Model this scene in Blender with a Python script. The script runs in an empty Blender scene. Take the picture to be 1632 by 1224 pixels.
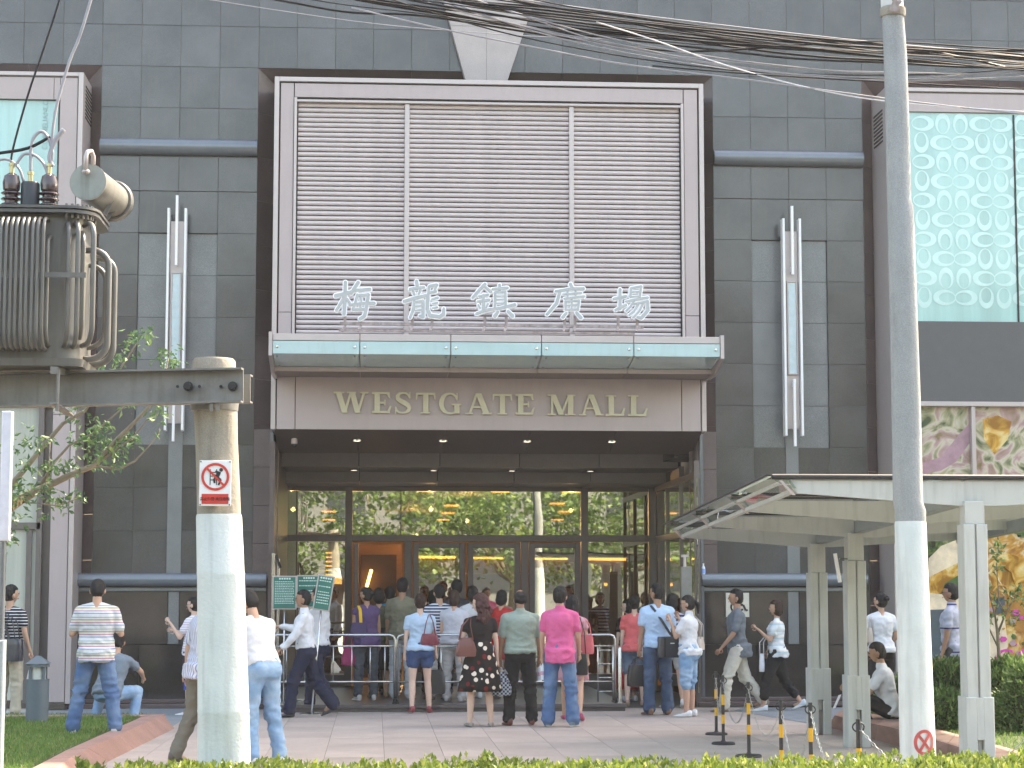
import bpy, math, random
import numpy as np
from mathutils import Vector, Matrix, Euler, noise
R = math.radians
rnd = random.Random(7)
S = bpy.context.scene
COL = S.collection

# ------------------------------------------------------------------ camera
FPX, HC = 3200.0, 1.77            # focal length in photo pixels, eye height
PSI, THETA = R(3.9), math.atan(325 / 3200)
cam = bpy.data.cameras.new('camera'); camo = bpy.data.objects.new('camera', cam); COL.objects.link(camo)
cam.sensor_width = 36; cam.lens = 36 * FPX / 1632; cam.clip_start = .1; cam.clip_end = 600
camo.location = (0, 0, HC); camo.rotation_euler = (math.pi / 2 + THETA, 0, -PSI)
S.camera = camo
# ------------------------------------------------------------------ sky, sun, exposure
SUN_EL, SUN_AZ = R(50), R(52)     # azimuth clockwise from +Y
w = bpy.data.worlds.new("World"); S.world = w; w.use_nodes = True
nt = w.node_tree; bg = nt.nodes['Background']
sky = nt.nodes.new('ShaderNodeTexSky'); sky.sky_type = 'NISHITA'; sky.sun_disc = False
sky.sun_elevation = SUN_EL; sky.sun_rotation = SUN_AZ; sky.air_density = 1.3; sky.dust_density = 3.0; sky.ozone_density = 1.0
nt.links.new(sky.outputs[0], bg.inputs[0]); bg.inputs[1].default_value = 0.13
sun = bpy.data.lights.new('sun', 'SUN'); sun.energy = 2.6; sun.angle = R(.6); sun.color = (1, .95, .86)
suno = bpy.data.objects.new('sun', sun); COL.objects.link(suno)
sd = Vector((math.sin(SUN_AZ) * math.cos(SUN_EL), math.cos(SUN_AZ) * math.cos(SUN_EL), math.sin(SUN_EL)))
suno.rotation_euler = (-sd).to_track_quat('-Z', 'Y').to_euler()
S.view_settings.view_transform = 'Standard'; S.view_settings.look = 'None'
S.view_settings.exposure = 2.6; S.view_settings.gamma = 1; S.view_settings.use_curve_mapping = False
S.view_settings.use_white_balance = True; S.view_settings.white_balance_temperature = 7900; S.view_settings.white_balance_tint = 11

# ------------------------------------------------------------------ measuring helpers: a photo pixel at a chosen real depth
_f = Vector((math.sin(PSI) * math.cos(THETA), math.cos(PSI) * math.cos(THETA), math.sin(THETA)))
_r = Vector((math.cos(PSI), -math.sin(PSI), 0)); _u = _r.cross(_f)
def at(px, py, Y):
    d = _f + _r * ((px - 816) / FPX) + _u * ((612 - py) / FPX)
    return Vector((0, 0, HC)) + d * (Y / d.y)
def gnd(px, py, z=0.0):
    d = _f + _r * ((px - 816) / FPX) + _u * ((612 - py) / FPX)
    return Vector((0, 0, HC)) + d * ((z - HC) / d.z)
def ax(px, py, Y): return at(px, py, Y).x
def az(px, py, Y): return at(px, py, Y).z

# ------------------------------------------------------------------ mesh builder
class MB:
    def __init__(s): s.v = []; s.f = []; s.m = []
    def add(s, vs, fs, m=0):
        b = len(s.v); s.v += [tuple(v) for v in vs]; s.f += [tuple(i + b for i in f) for f in fs]; s.m += [m] * len(fs); return s
    def box(s, x0, x1, y0, y1, z0, z1, m=0):
        if x0 > x1: x0, x1 = x1, x0
        if y0 > y1: y0, y1 = y1, y0
        if z0 > z1: z0, z1 = z1, z0
        return s.add([(x0,y0,z0),(x1,y0,z0),(x1,y1,z0),(x0,y1,z0),(x0,y0,z1),(x1,y0,z1),(x1,y1,z1),(x0,y1,z1)],
                     [(0,3,2,1),(4,5,6,7),(0,1,5,4),(1,2,6,5),(2,3,7,6),(3,0,4,7)], m)
    def cbox(s, x0, x1, y0, y1, z0, z1, c=.006, m=0):    # box with chamfered front edges (front = low y)
        return s.add([(x0+c,y0,z0+c),(x1-c,y0,z0+c),(x1-c,y0,z1-c),(x0+c,y0,z1-c),(x0,y0+c,z0),(x1,y0+c,z0),(x1,y0+c,z1),(x0,y0+c,z1),
                      (x0,y1,z0),(x1,y1,z0),(x1,y1,z1),(x0,y1,z1)],
                     [(0,1,2,3),(0,4,5,1),(1,5,6,2),(2,6,7,3),(3,7,4,0),(4,8,9,5),(5,9,10,6),(6,10,11,7),(7,11,8,4),(8,11,10,9)], m)
    def beam(s, a, b, w, h, up=(0,0,1), m=0):            # box from a to b, w across, h along up
        a, b = Vector(a), Vector(b); d = (b - a).normalized(); sx = d.cross(Vector(up)).normalized() * (w / 2); uz = sx.cross(d).normalized() * (h / 2)
        vs = [a-sx-uz, a+sx-uz, a+sx+uz, a-sx+uz, b-sx-uz, b+sx-uz, b+sx+uz, b-sx+uz]
        return s.add(vs, [(0,1,2,3),(7,6,5,4),(0,4,5,1),(1,5,6,2),(2,6,7,3),(3,7,4,0)], m)
    def ring(s, pts):
        b = len(s.v); s.v += [tuple(p) for p in pts]; return list(range(b, b + len(pts)))
    def bridge(s, r0, r1, m=0):
        n = len(r0)
        for i in range(n): s.f.append((r0[i], r0[(i+1)%n], r1[(i+1)%n], r1[i])); s.m.append(m)
    def loft(s, rings, cap=True, m=0):
        rr = [s.ring(r) for r in rings]
        for a, b in zip(rr, rr[1:]): s.bridge(a, b, m)
        if cap: s.f.append(tuple(reversed(rr[0]))); s.m.append(m); s.f.append(tuple(rr[-1])); s.m.append(m)
        return s
    def tube(s, pts, r, n=8, m=0, cap=True):
        pts = [Vector(p) for p in pts]; k = len(pts)
        if not hasattr(r, '__len__'): r = [r] * k
        ref = None; rings = []
        for i, p in enumerate(pts):
            d = (pts[min(i+1, k-1)] - pts[max(i-1, 0)])
            d = d.normalized() if d.length > 1e-9 else Vector((0,0,1))
            if ref is None:
                ref = Vector((1,0,0)) if abs(d.x) < .9 else Vector((0,1,0))
            u = (ref - d * ref.dot(d)).normalized(); ref = u; v = d.cross(u)
            rings.append([p + (u * math.cos(2*math.pi*j/n) + v * math.sin(2*math.pi*j/n)) * r[i] for j in range(n)])
        return s.loft(rings, cap, m)
    def cap(s, p0, p1, r0, r1, n=12, sq=(1, 1), m=0):     # tapered capsule, sq squeezes the section
        p0, p1 = Vector(p0), Vector(p1); d = (p1 - p0); L = d.length; d = d / L if L > 1e-6 else Vector((0,0,1))
        ref = Vector((1,0,0)) if abs(d.x) < .8 else Vector((0,1,0))
        u = (ref - d * ref.dot(d)).normalized(); v = d.cross(u)
        rows = []
        for a in (-80, -50, -22): rows.append((p0 + d * (math.sin(R(a)) * r0), r0 * math.cos(R(a))))
        rows.append((p0, r0))
        for t in (.33, .66): rows.append((p0 + d * (L * t), r0 + (r1 - r0) * t))
        rows.append((p1, r1))
        for a in (22, 50, 80): rows.append((p1 + d * (math.sin(R(a)) * r1), r1 * math.cos(R(a))))
        return s.loft([[c + u * (math.cos(2*math.pi*j/n) * q * sq[0]) + v * (math.sin(2*math.pi*j/n) * q * sq[1]) for j in range(n)] for c, q in rows], True, m)
    def ell(s, c, r, n=14, k=9, m=0, rot=None):
        rows = []
        c = Vector(c)
        for i in range(k):
            a = math.pi * (i + .35) / (k - .3) - math.pi / 2
            ring = []
            for j in range(n):
                b = 2 * math.pi * j / n
                p = Vector((math.cos(a) * math.cos(b) * r[0], math.cos(a) * math.sin(b) * r[1], math.sin(a) * r[2]))
                if rot: p = rot @ p
                ring.append(c + p)
            rows.append(ring)
        return s.loft(rows, True, m)
    def cyl(s, c, r, z0, z1, n=20, r1=None, m=0):
        r1 = r if r1 is None else r1
        f = lambda z, q: [(c[0] + math.cos(2*math.pi*j/n) * q, c[1] + math.sin(2*math.pi*j/n) * q, z) for j in range(n)]
        return s.loft([f(z0, r), f(z1, r1)], True, m)
    def lathe(s, c, prof, n=20, m=0):                      # prof (r,z)
        return s.loft([[(c[0] + math.cos(2*math.pi*j/n) * q, c[1] + math.sin(2*math.pi*j/n) * q, c[2] + z) for j in range(n)] for q, z in prof], True, m)
    def prism(s, poly, y0, y1, m=0):                       # poly of (x,z), extruded along y
        n = len(poly); area = sum(poly[i][0]*poly[(i+1)%n][1] - poly[(i+1)%n][0]*poly[i][1] for i in range(n))
        if area < 0: poly = poly[::-1]
        vs = [(x, y0, z) for x, z in poly] + [(x, y1, z) for x, z in poly]
        fs = [tuple(range(n)), tuple(range(2*n-1, n-1, -1))] + [(i, i+n, (i+1)%n+n, (i+1)%n) for i in range(n)]
        return s.add(vs, fs, m)
    def prismx(s, poly, x0, x1, m=0):                      # poly of (y,z), extruded along x
        n = len(poly); area = sum(poly[i][0]*poly[(i+1)%n][1] - poly[(i+1)%n][0]*poly[i][1] for i in range(n))
        if area < 0: poly = poly[::-1]
        vs = [(x0, y, z) for y, z in poly] + [(x1, y, z) for y, z in poly]
        fs = [tuple(range(n-1, -1, -1)), tuple(range(n, 2*n))] + [(i, (i+1)%n, (i+1)%n+n, i+n) for i in range(n)]
        return s.add(vs, fs, m)
    def xf(s, M, start=0):
        s.v = s.v[:start] + [tuple(M @ Vector(p)) for p in s.v[start:]]; return s
    def mesh(s, name, mats, smooth=False):
        me = bpy.data.meshes.new(name); me.from_pydata(s.v, [], s.f)
        if not isinstance(mats, (list, tuple)): mats = [mats]
        for q in mats: me.materials.append(q)
        if len(mats) > 1: me.polygons.foreach_set('material_index', s.m)
        if smooth is True: me.shade_smooth()
        elif smooth: me.set_sharp_from_angle(angle=R(smooth))
        me.update(); return me
    def build(s, name, mats, parent=None, smooth=False, **kw):
        me = s.mesh(name, mats, smooth)
        if smooth and smooth is not True:
            me.polygons.foreach_set('use_smooth', [True] * len(me.polygons))
        return link(name, me, parent, **kw)

def link(name, data, parent=None, loc=None, rotz=None, **kw):
    o = bpy.data.objects.new(name, data); COL.objects.link(o)
    if parent: o.parent = parent
    if loc is not None: o.location = loc
    if rotz is not None: o.rotation_euler = (0, 0, rotz)
    tag(o, **kw); return o
def tag(o, label=None, cat=None, group=None, kind=None):
    if label: o['label'] = label
    if cat: o['category'] = cat
    if group: o['group'] = group
    if kind: o['kind'] = kind
    return o
def thing(name, label, cat, loc=(0, 0, 0), rotz=0, group=None):
    return link(name, None, None, loc, rotz, label=label, cat=cat, group=group)
def copy_tree(o, parent=None):
    c = o.copy(); COL.objects.link(c)
    if parent: c.parent = parent
    for ch in o.children: copy_tree(ch, c)
    return c

# ------------------------------------------------------------------ materials
MATS = {}
def mat(name, col=(.5, .5, .5), rough=.6, metal=0, amt=.12, scale=8, bump=0, bscale=40, tile=0, coat=0, stretch=(1, 1, 1), spec=.5, speck=0, trans=0, emit=None, es=0, dirt=0):
    if name in MATS: return MATS[name]
    m = bpy.data.materials.new(name); m.use_nodes = True; nt = m.node_tree; N = nt.nodes; L = nt.links
    b = N['Principled BSDF']; b.inputs['Roughness'].default_value = rough; b.inputs['Metallic'].default_value = metal
    b.inputs['Specular IOR Level'].default_value = spec; b.inputs['Coat Weight'].default_value = coat; b.inputs['Coat Roughness'].default_value = .04
    tc = N.new('ShaderNodeTexCoord'); mp = N.new('ShaderNodeMapping'); mp.inputs['Scale'].default_value = stretch
    L.new(tc.outputs['Object'], mp.inputs[0])
    vec = mp.outputs[0]
    oi = N.new('ShaderNodeObjectInfo')
    if tile:
        va = N.new('ShaderNodeVectorMath'); va.operation = 'ADD'; cb = N.new('ShaderNodeCombineXYZ')
        mu = N.new('ShaderNodeMath'); mu.operation = 'MULTIPLY'; mu.inputs[1].default_value = 57
        L.new(oi.outputs['Random'], mu.inputs[0])
        for i in range(3): L.new(mu.outputs[0], cb.inputs[i])
        L.new(vec, va.inputs[0]); L.new(cb.outputs[0], va.inputs[1]); vec = va.outputs[0]
    nz = N.new('ShaderNodeTexNoise'); nz.inputs['Scale'].default_value = scale; nz.inputs['Detail'].default_value = 5; nz.inputs['Roughness'].default_value = .6
    L.new(vec, nz.inputs['Vector'])
    mr = N.new('ShaderNodeMapRange'); mr.inputs[1].default_value = .3; mr.inputs[2].default_value = .7; mr.inputs[3].default_value = 1 - amt; mr.inputs[4].default_value = 1 + amt
    L.new(nz.outputs[0], mr.inputs[0]); fac = mr.outputs[0]
    if tile:
        tr = N.new('ShaderNodeMapRange'); tr.inputs[3].default_value = 1 - tile; tr.inputs[4].default_value = 1 + tile; L.new(oi.outputs['Random'], tr.inputs[0])
        mm = N.new('ShaderNodeMath'); mm.operation = 'MULTIPLY'; L.new(fac, mm.inputs[0]); L.new(tr.outputs[0], mm.inputs[1]); fac = mm.outputs[0]
    if speck:
        vz = N.new('ShaderNodeTexNoise'); vz.inputs['Scale'].default_value = 160; vz.inputs['Detail'].default_value = 2; L.new(vec, vz.inputs['Vector'])
        vr = N.new('ShaderNodeMapRange'); vr.inputs[1].default_value = .35; vr.inputs[2].default_value = .65; vr.inputs[3].default_value = 1 - speck; vr.inputs[4].default_value = 1 + speck
        L.new(vz.outputs[0], vr.inputs[0]); mm = N.new('ShaderNodeMath'); mm.operation = 'MULTIPLY'; L.new(fac, mm.inputs[0]); L.new(vr.outputs[0], mm.inputs[1]); fac = mm.outputs[0]
    vm = N.new('ShaderNodeVectorMath'); vm.operation = 'SCALE'; vm.inputs[0].default_value = col; L.new(fac, vm.inputs['Scale'])
    out = vm.outputs[0]
    if dirt:                                               # streaky rain and rust marks
        m2 = N.new('ShaderNodeMapping'); m2.inputs['Scale'].default_value = (9, 9, .9); L.new(tc.outputs['Object'], m2.inputs[0])
        n2 = N.new('ShaderNodeTexNoise'); n2.inputs['Scale'].default_value = 1.6; n2.inputs['Detail'].default_value = 6; L.new(m2.outputs[0], n2.inputs['Vector'])
        r2 = N.new('ShaderNodeMapRange'); r2.inputs[1].default_value = .5; r2.inputs[2].default_value = .72; r2.inputs[4].default_value = dirt; L.new(n2.outputs[0], r2.inputs[0])
        mx = N.new('ShaderNodeMix'); mx.data_type = 'RGBA'; mx.inputs['B'].default_value = (.09, .065, .045, 1); L.new(r2.outputs[0], mx.inputs['Factor']); L.new(out, mx.inputs['A']); out = mx.outputs['Result']
    L.new(out, b.inputs['Base Color'])
    if bump:
        bn = N.new('ShaderNodeTexNoise'); bn.inputs['Scale'].default_value = bscale; bn.inputs['Detail'].default_value = 4; L.new(vec, bn.inputs['Vector'])
        bp = N.new('ShaderNodeBump'); bp.inputs['Strength'].default_value = bump; bp.inputs['Distance'].default_value = .01; L.new(bn.outputs[0], bp.inputs['Height']); L.new(bp.outputs[0], b.inputs['Normal'])
    if trans: b.inputs['Transmission Weight'].default_value = trans
    if emit: b.inputs['Emission Color'].default_value = (*emit, 1); b.inputs['Emission Strength'].default_value = es
    MATS[name] = m; return m
def glass(name, tint=(.9, .95, .95), refl=.3, rough=.01, rcol=(1, 1, 1)):
    if name in MATS: return MATS[name]
    m = bpy.data.materials.new(name); m.use_nodes = True; nt = m.node_tree; N = nt.nodes; L = nt.links; N.clear()
    t = N.new('ShaderNodeBsdfTransparent'); t.inputs[0].default_value = (*tint, 1)
    g = N.new('ShaderNodeBsdfGlossy'); g.inputs['Roughness'].default_value = rough; g.inputs[0].default_value = (*rcol, 1)
    fr = N.new('ShaderNodeFresnel'); fr.inputs[0].default_value = 1.5
    ad = N.new('ShaderNodeMath'); ad.operation = 'ADD'; ad.use_clamp = True; ad.inputs[1].default_value = refl; L.new(fr.outputs[0], ad.inputs[0])
    tc = N.new('ShaderNodeTexCoord'); nz = N.new('ShaderNodeTexNoise'); nz.inputs['Scale'].default_value = .7; bp = N.new('ShaderNodeBump'); bp.inputs['Strength'].default_value = .12; bp.inputs['Distance'].default_value = .02
    L.new(tc.outputs['Object'], nz.inputs['Vector']); L.new(nz.outputs[0], bp.inputs['Height']); L.new(bp.outputs[0], g.inputs['Normal'])
    mx = N.new('ShaderNodeMixShader'); L.new(ad.outputs[0], mx.inputs[0]); L.new(t.outputs[0], mx.inputs[1]); L.new(g.outputs[0], mx.inputs[2])
    o = N.new('ShaderNodeOutputMaterial'); L.new(mx.outputs[0], o.inputs[0]); MATS[name] = m; return m
def leafmat(name, a, b, c=None, sub=.35, rough=.5):
    if name in MATS: return MATS[name]
    m = bpy.data.materials.new(name); m.use_nodes = True; nt = m.node_tree; N = nt.nodes; L = nt.links
    p = N['Principled BSDF']; p.inputs['Roughness'].default_value = rough
    geo = N.new('ShaderNodeNewGeometry'); cr = N.new('ShaderNodeValToRGB'); e = cr.color_ramp.elements
    e[0].color = (*a, 1); e[1].color = (*b, 1)
    if c: q = e.new(.82); q.color = (*b, 1); e[-1].color = (*c, 1)
    L.new(geo.outputs['Random Per Island'], cr.inputs[0]); L.new(cr.outputs[0], p.inputs['Base Color'])
    tl = N.new('ShaderNodeBsdfTranslucent'); L.new(cr.outputs[0], tl.inputs[0]); ms = N.new('ShaderNodeMixShader'); ms.inputs[0].default_value = sub
    L.new(p.outputs[0], ms.inputs[1]); L.new(tl.outputs[0], ms.inputs[2]); L.new(ms.outputs[0], N['Material Output'].inputs[0]); MATS[name] = m; return m

def text_mesh(txt, size, ext=.003, off=0, align='CENTER'):
    cu = bpy.data.curves.new('text', 'FONT'); cu.body = txt; cu.size = size; cu.extrude = ext; cu.offset = off; cu.align_x = align; cu.resolution_u = 3
    o = bpy.data.objects.new('text', cu); COL.objects.link(o); dg = bpy.context.evaluated_depsgraph_get()
    me = bpy.data.meshes.new_from_object(o.evaluated_get(dg)); bpy.data.objects.remove(o); return me
def text_obj(name, txt, size, loc, m, parent=None, rot=(math.pi/2, 0, 0), off=0, ext=.002, align='CENTER', sx=1):
    me = text_mesh(txt, size, ext, off, align); me.materials.clear(); me.materials.append(m)
    me.transform(Matrix.LocRotScale(Vector(loc), Euler(rot), Vector((sx, 1, 1))))
    return link(name, me, parent)

_piece = {}
def piece(name, w, d, h, mt, parent, loc, c=.006, key=None, jit=0.0):   # slab with its front-left-bottom corner at loc, mesh shared by size
    k = (name, round(w, 3), round(d, 3), round(h, 3), mt.name, round(c, 4))
    if k not in _piece: _piece[k] = MB().cbox(0, w, 0, d, 0, h, c).mesh(name, mt)
    o = link(name, _piece[k], parent, loc)
    if jit: o.rotation_euler = (rnd.uniform(-jit, jit), 0, rnd.uniform(-jit, jit))
    return o
def leaves(name, P, D, size, mt, parent=None, fold=.25, wid=.5, sj=.4, **kw):
    """many leaves in one mesh: positions P (n,3), pointing directions D (n,3)"""
    rs = np.random.RandomState(len(P) % 997 + 3)
    P = np.asarray(P, float); D = np.asarray(D, float); n = len(P)
    D /= np.linalg.norm(D, axis=1, keepdims=True) + 1e-9
    A = rs.normal(size=(n, 3)); U = np.cross(D, A); U /= np.linalg.norm(U, axis=1, keepdims=True) + 1e-9; Nn = np.cross(D, U)
    s = (size * (1 + sj * rs.uniform(-1, 1, n)))[:, None]
    v = np.stack([P, P + D*s*.5 + U*s*wid*.5 + Nn*s*fold*.3, P + D*s, P + D*s*.5 - U*s*wid*.5 + Nn*s*fold*.3], 1).reshape(-1, 3)
    i = np.arange(n)[:, None] * 4; t = np.concatenate([i, i+1, i+2, i, i+2, i+3], 1).reshape(-1, 3)
    me = bpy.data.meshes.new(name); me.vertices.add(len(v)); me.vertices.foreach_set('co', v.ravel())
    me.loops.add(t.size); me.loops.foreach_set('vertex_index', t.ravel().astype(np.int32))
    me.polygons.add(len(t)); me.polygons.foreach_set('loop_start', np.arange(0, t.size, 3, dtype=np.int32)); me.polygons.foreach_set('loop_total', np.full(len(t), 3, np.int32))
    me.materials.append(mt); me.update(); me.validate()
    return link(name, me, parent, **kw)
# ================================================================== materials
M_GRAN = mat('dark_granite', (.062, .0625, .0645), .20, amt=.34, scale=.9, tile=.10, dirt=.22, speck=.25, spec=.6, coat=.25)
M_GRAN2 = mat('lighter_granite', (.185, .195, .195), .25, amt=.12, scale=2, tile=.06, speck=.25, coat=.2)
M_BASEG = mat('black_granite', (.040, .034, .032), .12, amt=.25, scale=2, tile=.1, speck=.3, coat=.5)
M_CAULK = mat('joint_grey', (.10, .10, .098), .8)
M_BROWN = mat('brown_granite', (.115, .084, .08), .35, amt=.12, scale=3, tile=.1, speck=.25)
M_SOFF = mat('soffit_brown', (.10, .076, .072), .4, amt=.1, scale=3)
M_PANEL = mat('pink_beige_panel', (.42, .35, .34), .42, metal=.15, amt=.035, scale=1.2, dirt=.05)
M_TRIM = mat('pale_metal_trim', (.48, .42, .405), .35, metal=.3, amt=.03)
M_SLAT = mat('louver_metal', (.58, .51, .49), .38, metal=.2, amt=.08, scale=2)
M_DARK = mat('dark_gap', (.02, .018, .018), .7)
M_FRAME = mat('bronze_frame', (.155, .135, .128), .38, metal=.4, amt=.05)
M_TUBE = mat('blue_grey_tube', (.17, .19, .21), .25, metal=.35, amt=.06, coat=.2)
M_GLASS = glass('lobby_glass', (.54, .545, .50), .40, rcol=(.95, 1, .93))
M_CGLASS = mat('canopy_glass', (.40, .56, .56), .12, amt=.06, scale=2, dirt=.08, coat=.4, spec=.6)
M_CHROME = mat('steel', (.6, .6, .58), .22, metal=.95, amt=.05)
M_GOLD = mat('champagne_metal', (.56, .52, .37), .4, metal=.1, amt=.05)
M_WHITE = mat('white_paint', (.8, .8, .78), .5, amt=.03)
M_CONC = mat('pink_concrete', (.42, .375, .36), .7, amt=.08, scale=3, speck=.12, bump=.2, bscale=60)
M_BLACK = mat('black_plastic', (.018, .018, .02), .45)

W, PF, DY = 30.5, 29.75, 34.6     # wall plane, portal front plane, door plane
mall = thing('shopping_mall', 'granite shopping mall front with a louvred entrance portal and glass canopy', 'building', (0, 0, 0))

# ------------------------------------------------ wall openings and granite tiles
xa = ax(163, 110, W); xb = ax(412, 150, W); xc = ax(1135, 150, W); xd = ax(1373, 150, W)   # openings: ..xa | xb..xc | xd..
ztop = az(250, 106, W); zsill = az(250, 916, W); DZ = (ztop - az(250, 712, W)) / 9.5
DZ = (ztop - az(250, 777, W)) / 10
wall = MB()
XL, XR, ZT = -12.0, 17.5, ztop + 3 * DZ + .02
bk = W + .12
for u, v in ((xa, xb), (xc, xd)):
    q1, q2 = u + (v - u) / 4, u + (v - u) * 3 / 4; n0, n1 = ztop - 9 * DZ, ztop - 4 * DZ
    wall.box(u, q1, W + .008, bk, 0, ztop - 3 * DZ); wall.box(q2, v, W + .008, bk, 0, ztop - 3 * DZ); wall.box(q1, q2, W + .008, bk, 0, n0); wall.box(q1, q2, W + .008, bk, n1, ztop - 3 * DZ)
    wall.box(q1, q2, W + .055, bk, n0, n1); wall.box(u, v, W - .012, bk, ztop - 3 * DZ, ztop)
wall.box(XL, XR, W - .012, bk, ztop, ZT); wall.box(xa, xb, bk, bk + .3, 0, ztop); wall.box(xc, xd, bk, bk + .3, 0, ztop); wall.box(XL, XR, bk, bk + .3, ztop, ZT)
wall = wall.build('granite_wall', M_CAULK, mall)
pipe_z = az(250, 238, W)
def tiles(x0, x1, nx, z0, z1, nz, niche=None, strip=None, depth=0.0):
    dx = (x1 - x0) / nx; dz = (z1 - z0) / nz
    for i in range(nx):
        for j in range(nz):
            a, b = x0 + i * dx, z0 + j * dz
            m, yy = M_GRAN, W - depth
            cx, cz = a + dx / 2, b + dz / 2
            if niche and niche[0] < cx < niche[1] and niche[2] < cz < niche[3]: m, yy = M_GRAN2, W + .05
            g = .0045
            piece('granite_tile', dx - g, .06, dz - g, m, wall, (a + g/2, yy + rnd.uniform(-.0015, .0015), b + g/2), .002)
rows_n = 13
zb = ztop - 13 * DZ
# side sections: 13 rows from the sill up
def section(x0, x1, pxn0, pxn1):
    nx = 4; dx = (x1 - x0) / nx
    zn0, zn1 = ztop - 9 * DZ + .02, ztop - 4 * DZ - .02
    n = (x0 + dx * 1, x0 + dx * 3, ztop - 8.6 * DZ, ztop - 4.3 * DZ)
    for i in range(nx):
        for j in range(13):
            b = ztop - (j + 1) * DZ; a = x0 + i * dx; cz = b + DZ / 2
            inn = i in (1, 2) and 4 <= j <= 8
            piece('granite_tile', dx - .005, .06, (DZ if b > zsill else DZ) - .005, M_GRAN2 if inn else M_GRAN, wall,
                  (a + .0025, (W + .045 if inn else W - (.02 if 3 > j else 0)) + rnd.uniform(-.0015, .0015), b + .0025), .002)
section(xa, xb, 0, 0); section(xc, xd, 0, 0)
dx0 = (xb - xa) / 4
for j in range(3):
    b = ztop + j * DZ
    for i in range(-4, 4): piece('granite_tile', dx0 - .005, .06, DZ - .005, M_GRAN, wall, (xa + i * dx0 + .0025, W - .02 + rnd.uniform(-.002, .002), b + .0025), .002)
    dm = (xc - xb) / 12
    for i in range(12): piece('granite_tile', dm - .005, .06, DZ - .005, M_GRAN, wall, (xb + i * dm + .0025, W - .02 + rnd.uniform(-.002, .002), b + .0025), .002)
    d2 = (xd - xc) / 4
    for i in range(9): piece('granite_tile', d2 - .005, .06, DZ - .005, M_GRAN, wall, (xc + i * d2 + .0025, W - .02 + rnd.uniform(-.002, .002), b + .0025), .002)
# upper floors (out of frame, they shade the plaza)
up = MB(); up.box(-34, 17.5, W + .1, W + 22, ZT, 22.5); up.box(-34, XL, W + .1, W + 22, 0, ZT)
for k in range(2):
    for i in range(14): up.box(-32 + i * 3.5, -29.6 + i * 3.5, W - .02, W + .12, ZT + 2 + k * 3.8, ZT + 4.2 + k * 3.8, 1)
up.build('upper_floors', [M_GRAN, mat('tinted_window', (.04, .06, .07), .08, coat=1)], mall)
# lighter vertical strips and side section fittings
def strip(px0, px1, py0, py1, name='pilaster_strip', m=M_GRAN2, pr=.02):
    MB().cbox(ax(px0, py1, W), ax(px1, py1, W), W - pr, W + .05, az(px0, py1, W), az(px0, py0, W), .003).build(name, m, mall)
strip(265, 288, 640, 914); strip(1255, 1275, 660, 914)
# round horizontal tubes
for (p0, p1, yy, r) in ((161, 411, 236, .13), (1136, 1373, 254, .125)):
    a, b = ax(p0, yy, W), ax(p1, yy, W); z = az((p0 + p1) / 2, yy, W)
    MB().tube([(a, W - .06, z), (b, W - .06, z)], r, 20).build('cornice_tube', M_TUBE, mall, smooth=40)
# base below the sill
def base(p0, p1, ps, sgn):
    x0, x1 = ax(p0, 1020, W - .12), ax(p1, 1020, W - .12); zs = az((p0+p1)/2, 936, W - .12); yb = W - .12
    MB().box(x0, x1, yb + .03, W + .1, .12, zs).build('plinth_backing', M_CAULK, mall)
    zj = az((p0 + p1) / 2, 1027, yb); za = az((p0+p1)/2, 943, yb)
    xs0, xs1 = ax(ps - 9, 1000, yb), ax(ps + 9, 1000, yb)
    for (u, v) in ((x0, xs0), (xs1, x1)):
        MB().cbox(u + .003, v - .003, yb - .012, yb + .035, zj + .004, za, .004).build('granite_slab', M_BASEG, mall)
    MB().cbox(xs0 + .003, xs1 - .003, yb, yb + .035, zj + .004, za, .004).build('granite_slab', M_GRAN2, mall)
    n = 3
    for i in range(n):
        u = x0 + (x1 - x0) * i / n; v = x0 + (x1 - x0) * (i + 1) / n
        MB().cbox(u + .003, v - .003, yb, yb + .035, .125, zj - .004, .004).build('granite_slab', M_BASEG, mall)
    MB().cbox(x0, x1, yb - .03, W, za + .004, zs, .01).build('sill_course', M_GRAN2, mall)
    zt = az((p0+p1)/2, 924, yb)
    t = MB().tube([(x0, yb - .05, zt), (x1, yb - .05, zt)], .10, 20).build('sill_tube', M_TUBE, mall, smooth=40)
    MB().box(x0 + .02, x1 - .02, yb + .02, W + .1, zs, zt + .09).build('sill_backing', M_DARK, mall)
    MB().cbox(x0 - .1, x1 + .1, yb - .22, W, 0, .07, .01).cbox(x0 - .1, x1 + .1, yb - .1, W, .07, .13, .01).build('plinth_step', M_BROWN, mall)
base(120, 424, 276, 1); base(1118, 1382, 1265, -1)

# brown splayed surround of the openings, in slabs
def splay(xw, xi, z0, z1, n, yi=.32, nm='surround_slab'):
    for k in range(n):
        a = z0 + (z1 - z0) * k / n + .002; b = z0 + (z1 - z0) * (k + 1) / n - .002
        s = .03 if xi > xw else -.03
        f = MB(); f.add([(xw, W - .02, a), (xi, W + yi, a), (xi, W + yi + .04, a), (xw, W + .03, a), (xw, W - .02, b), (xi, W + yi, b), (xi, W + yi + .04, b), (xw, W + .03, b)],
                        [(0,1,5,4),(1,2,6,5),(3,0,4,7),(2,3,7,6),(0,3,2,1),(4,5,6,7)] if xi > xw else [(4,5,1,0),(5,6,2,1),(7,4,0,3),(6,7,3,2),(1,2,3,0),(7,6,5,4)])
        f.build(nm, M_BROWN, mall)
ZS = .13
splay(xb, xb + .36, ZS, ztop - .02, 14); splay(xc, xc - .36, ZS, ztop - .02, 14)
splay(xa, xa - .36, ZS, ztop - .02, 14); splay(xd, xd + .36, ZS, ztop - .02, 14)
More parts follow.
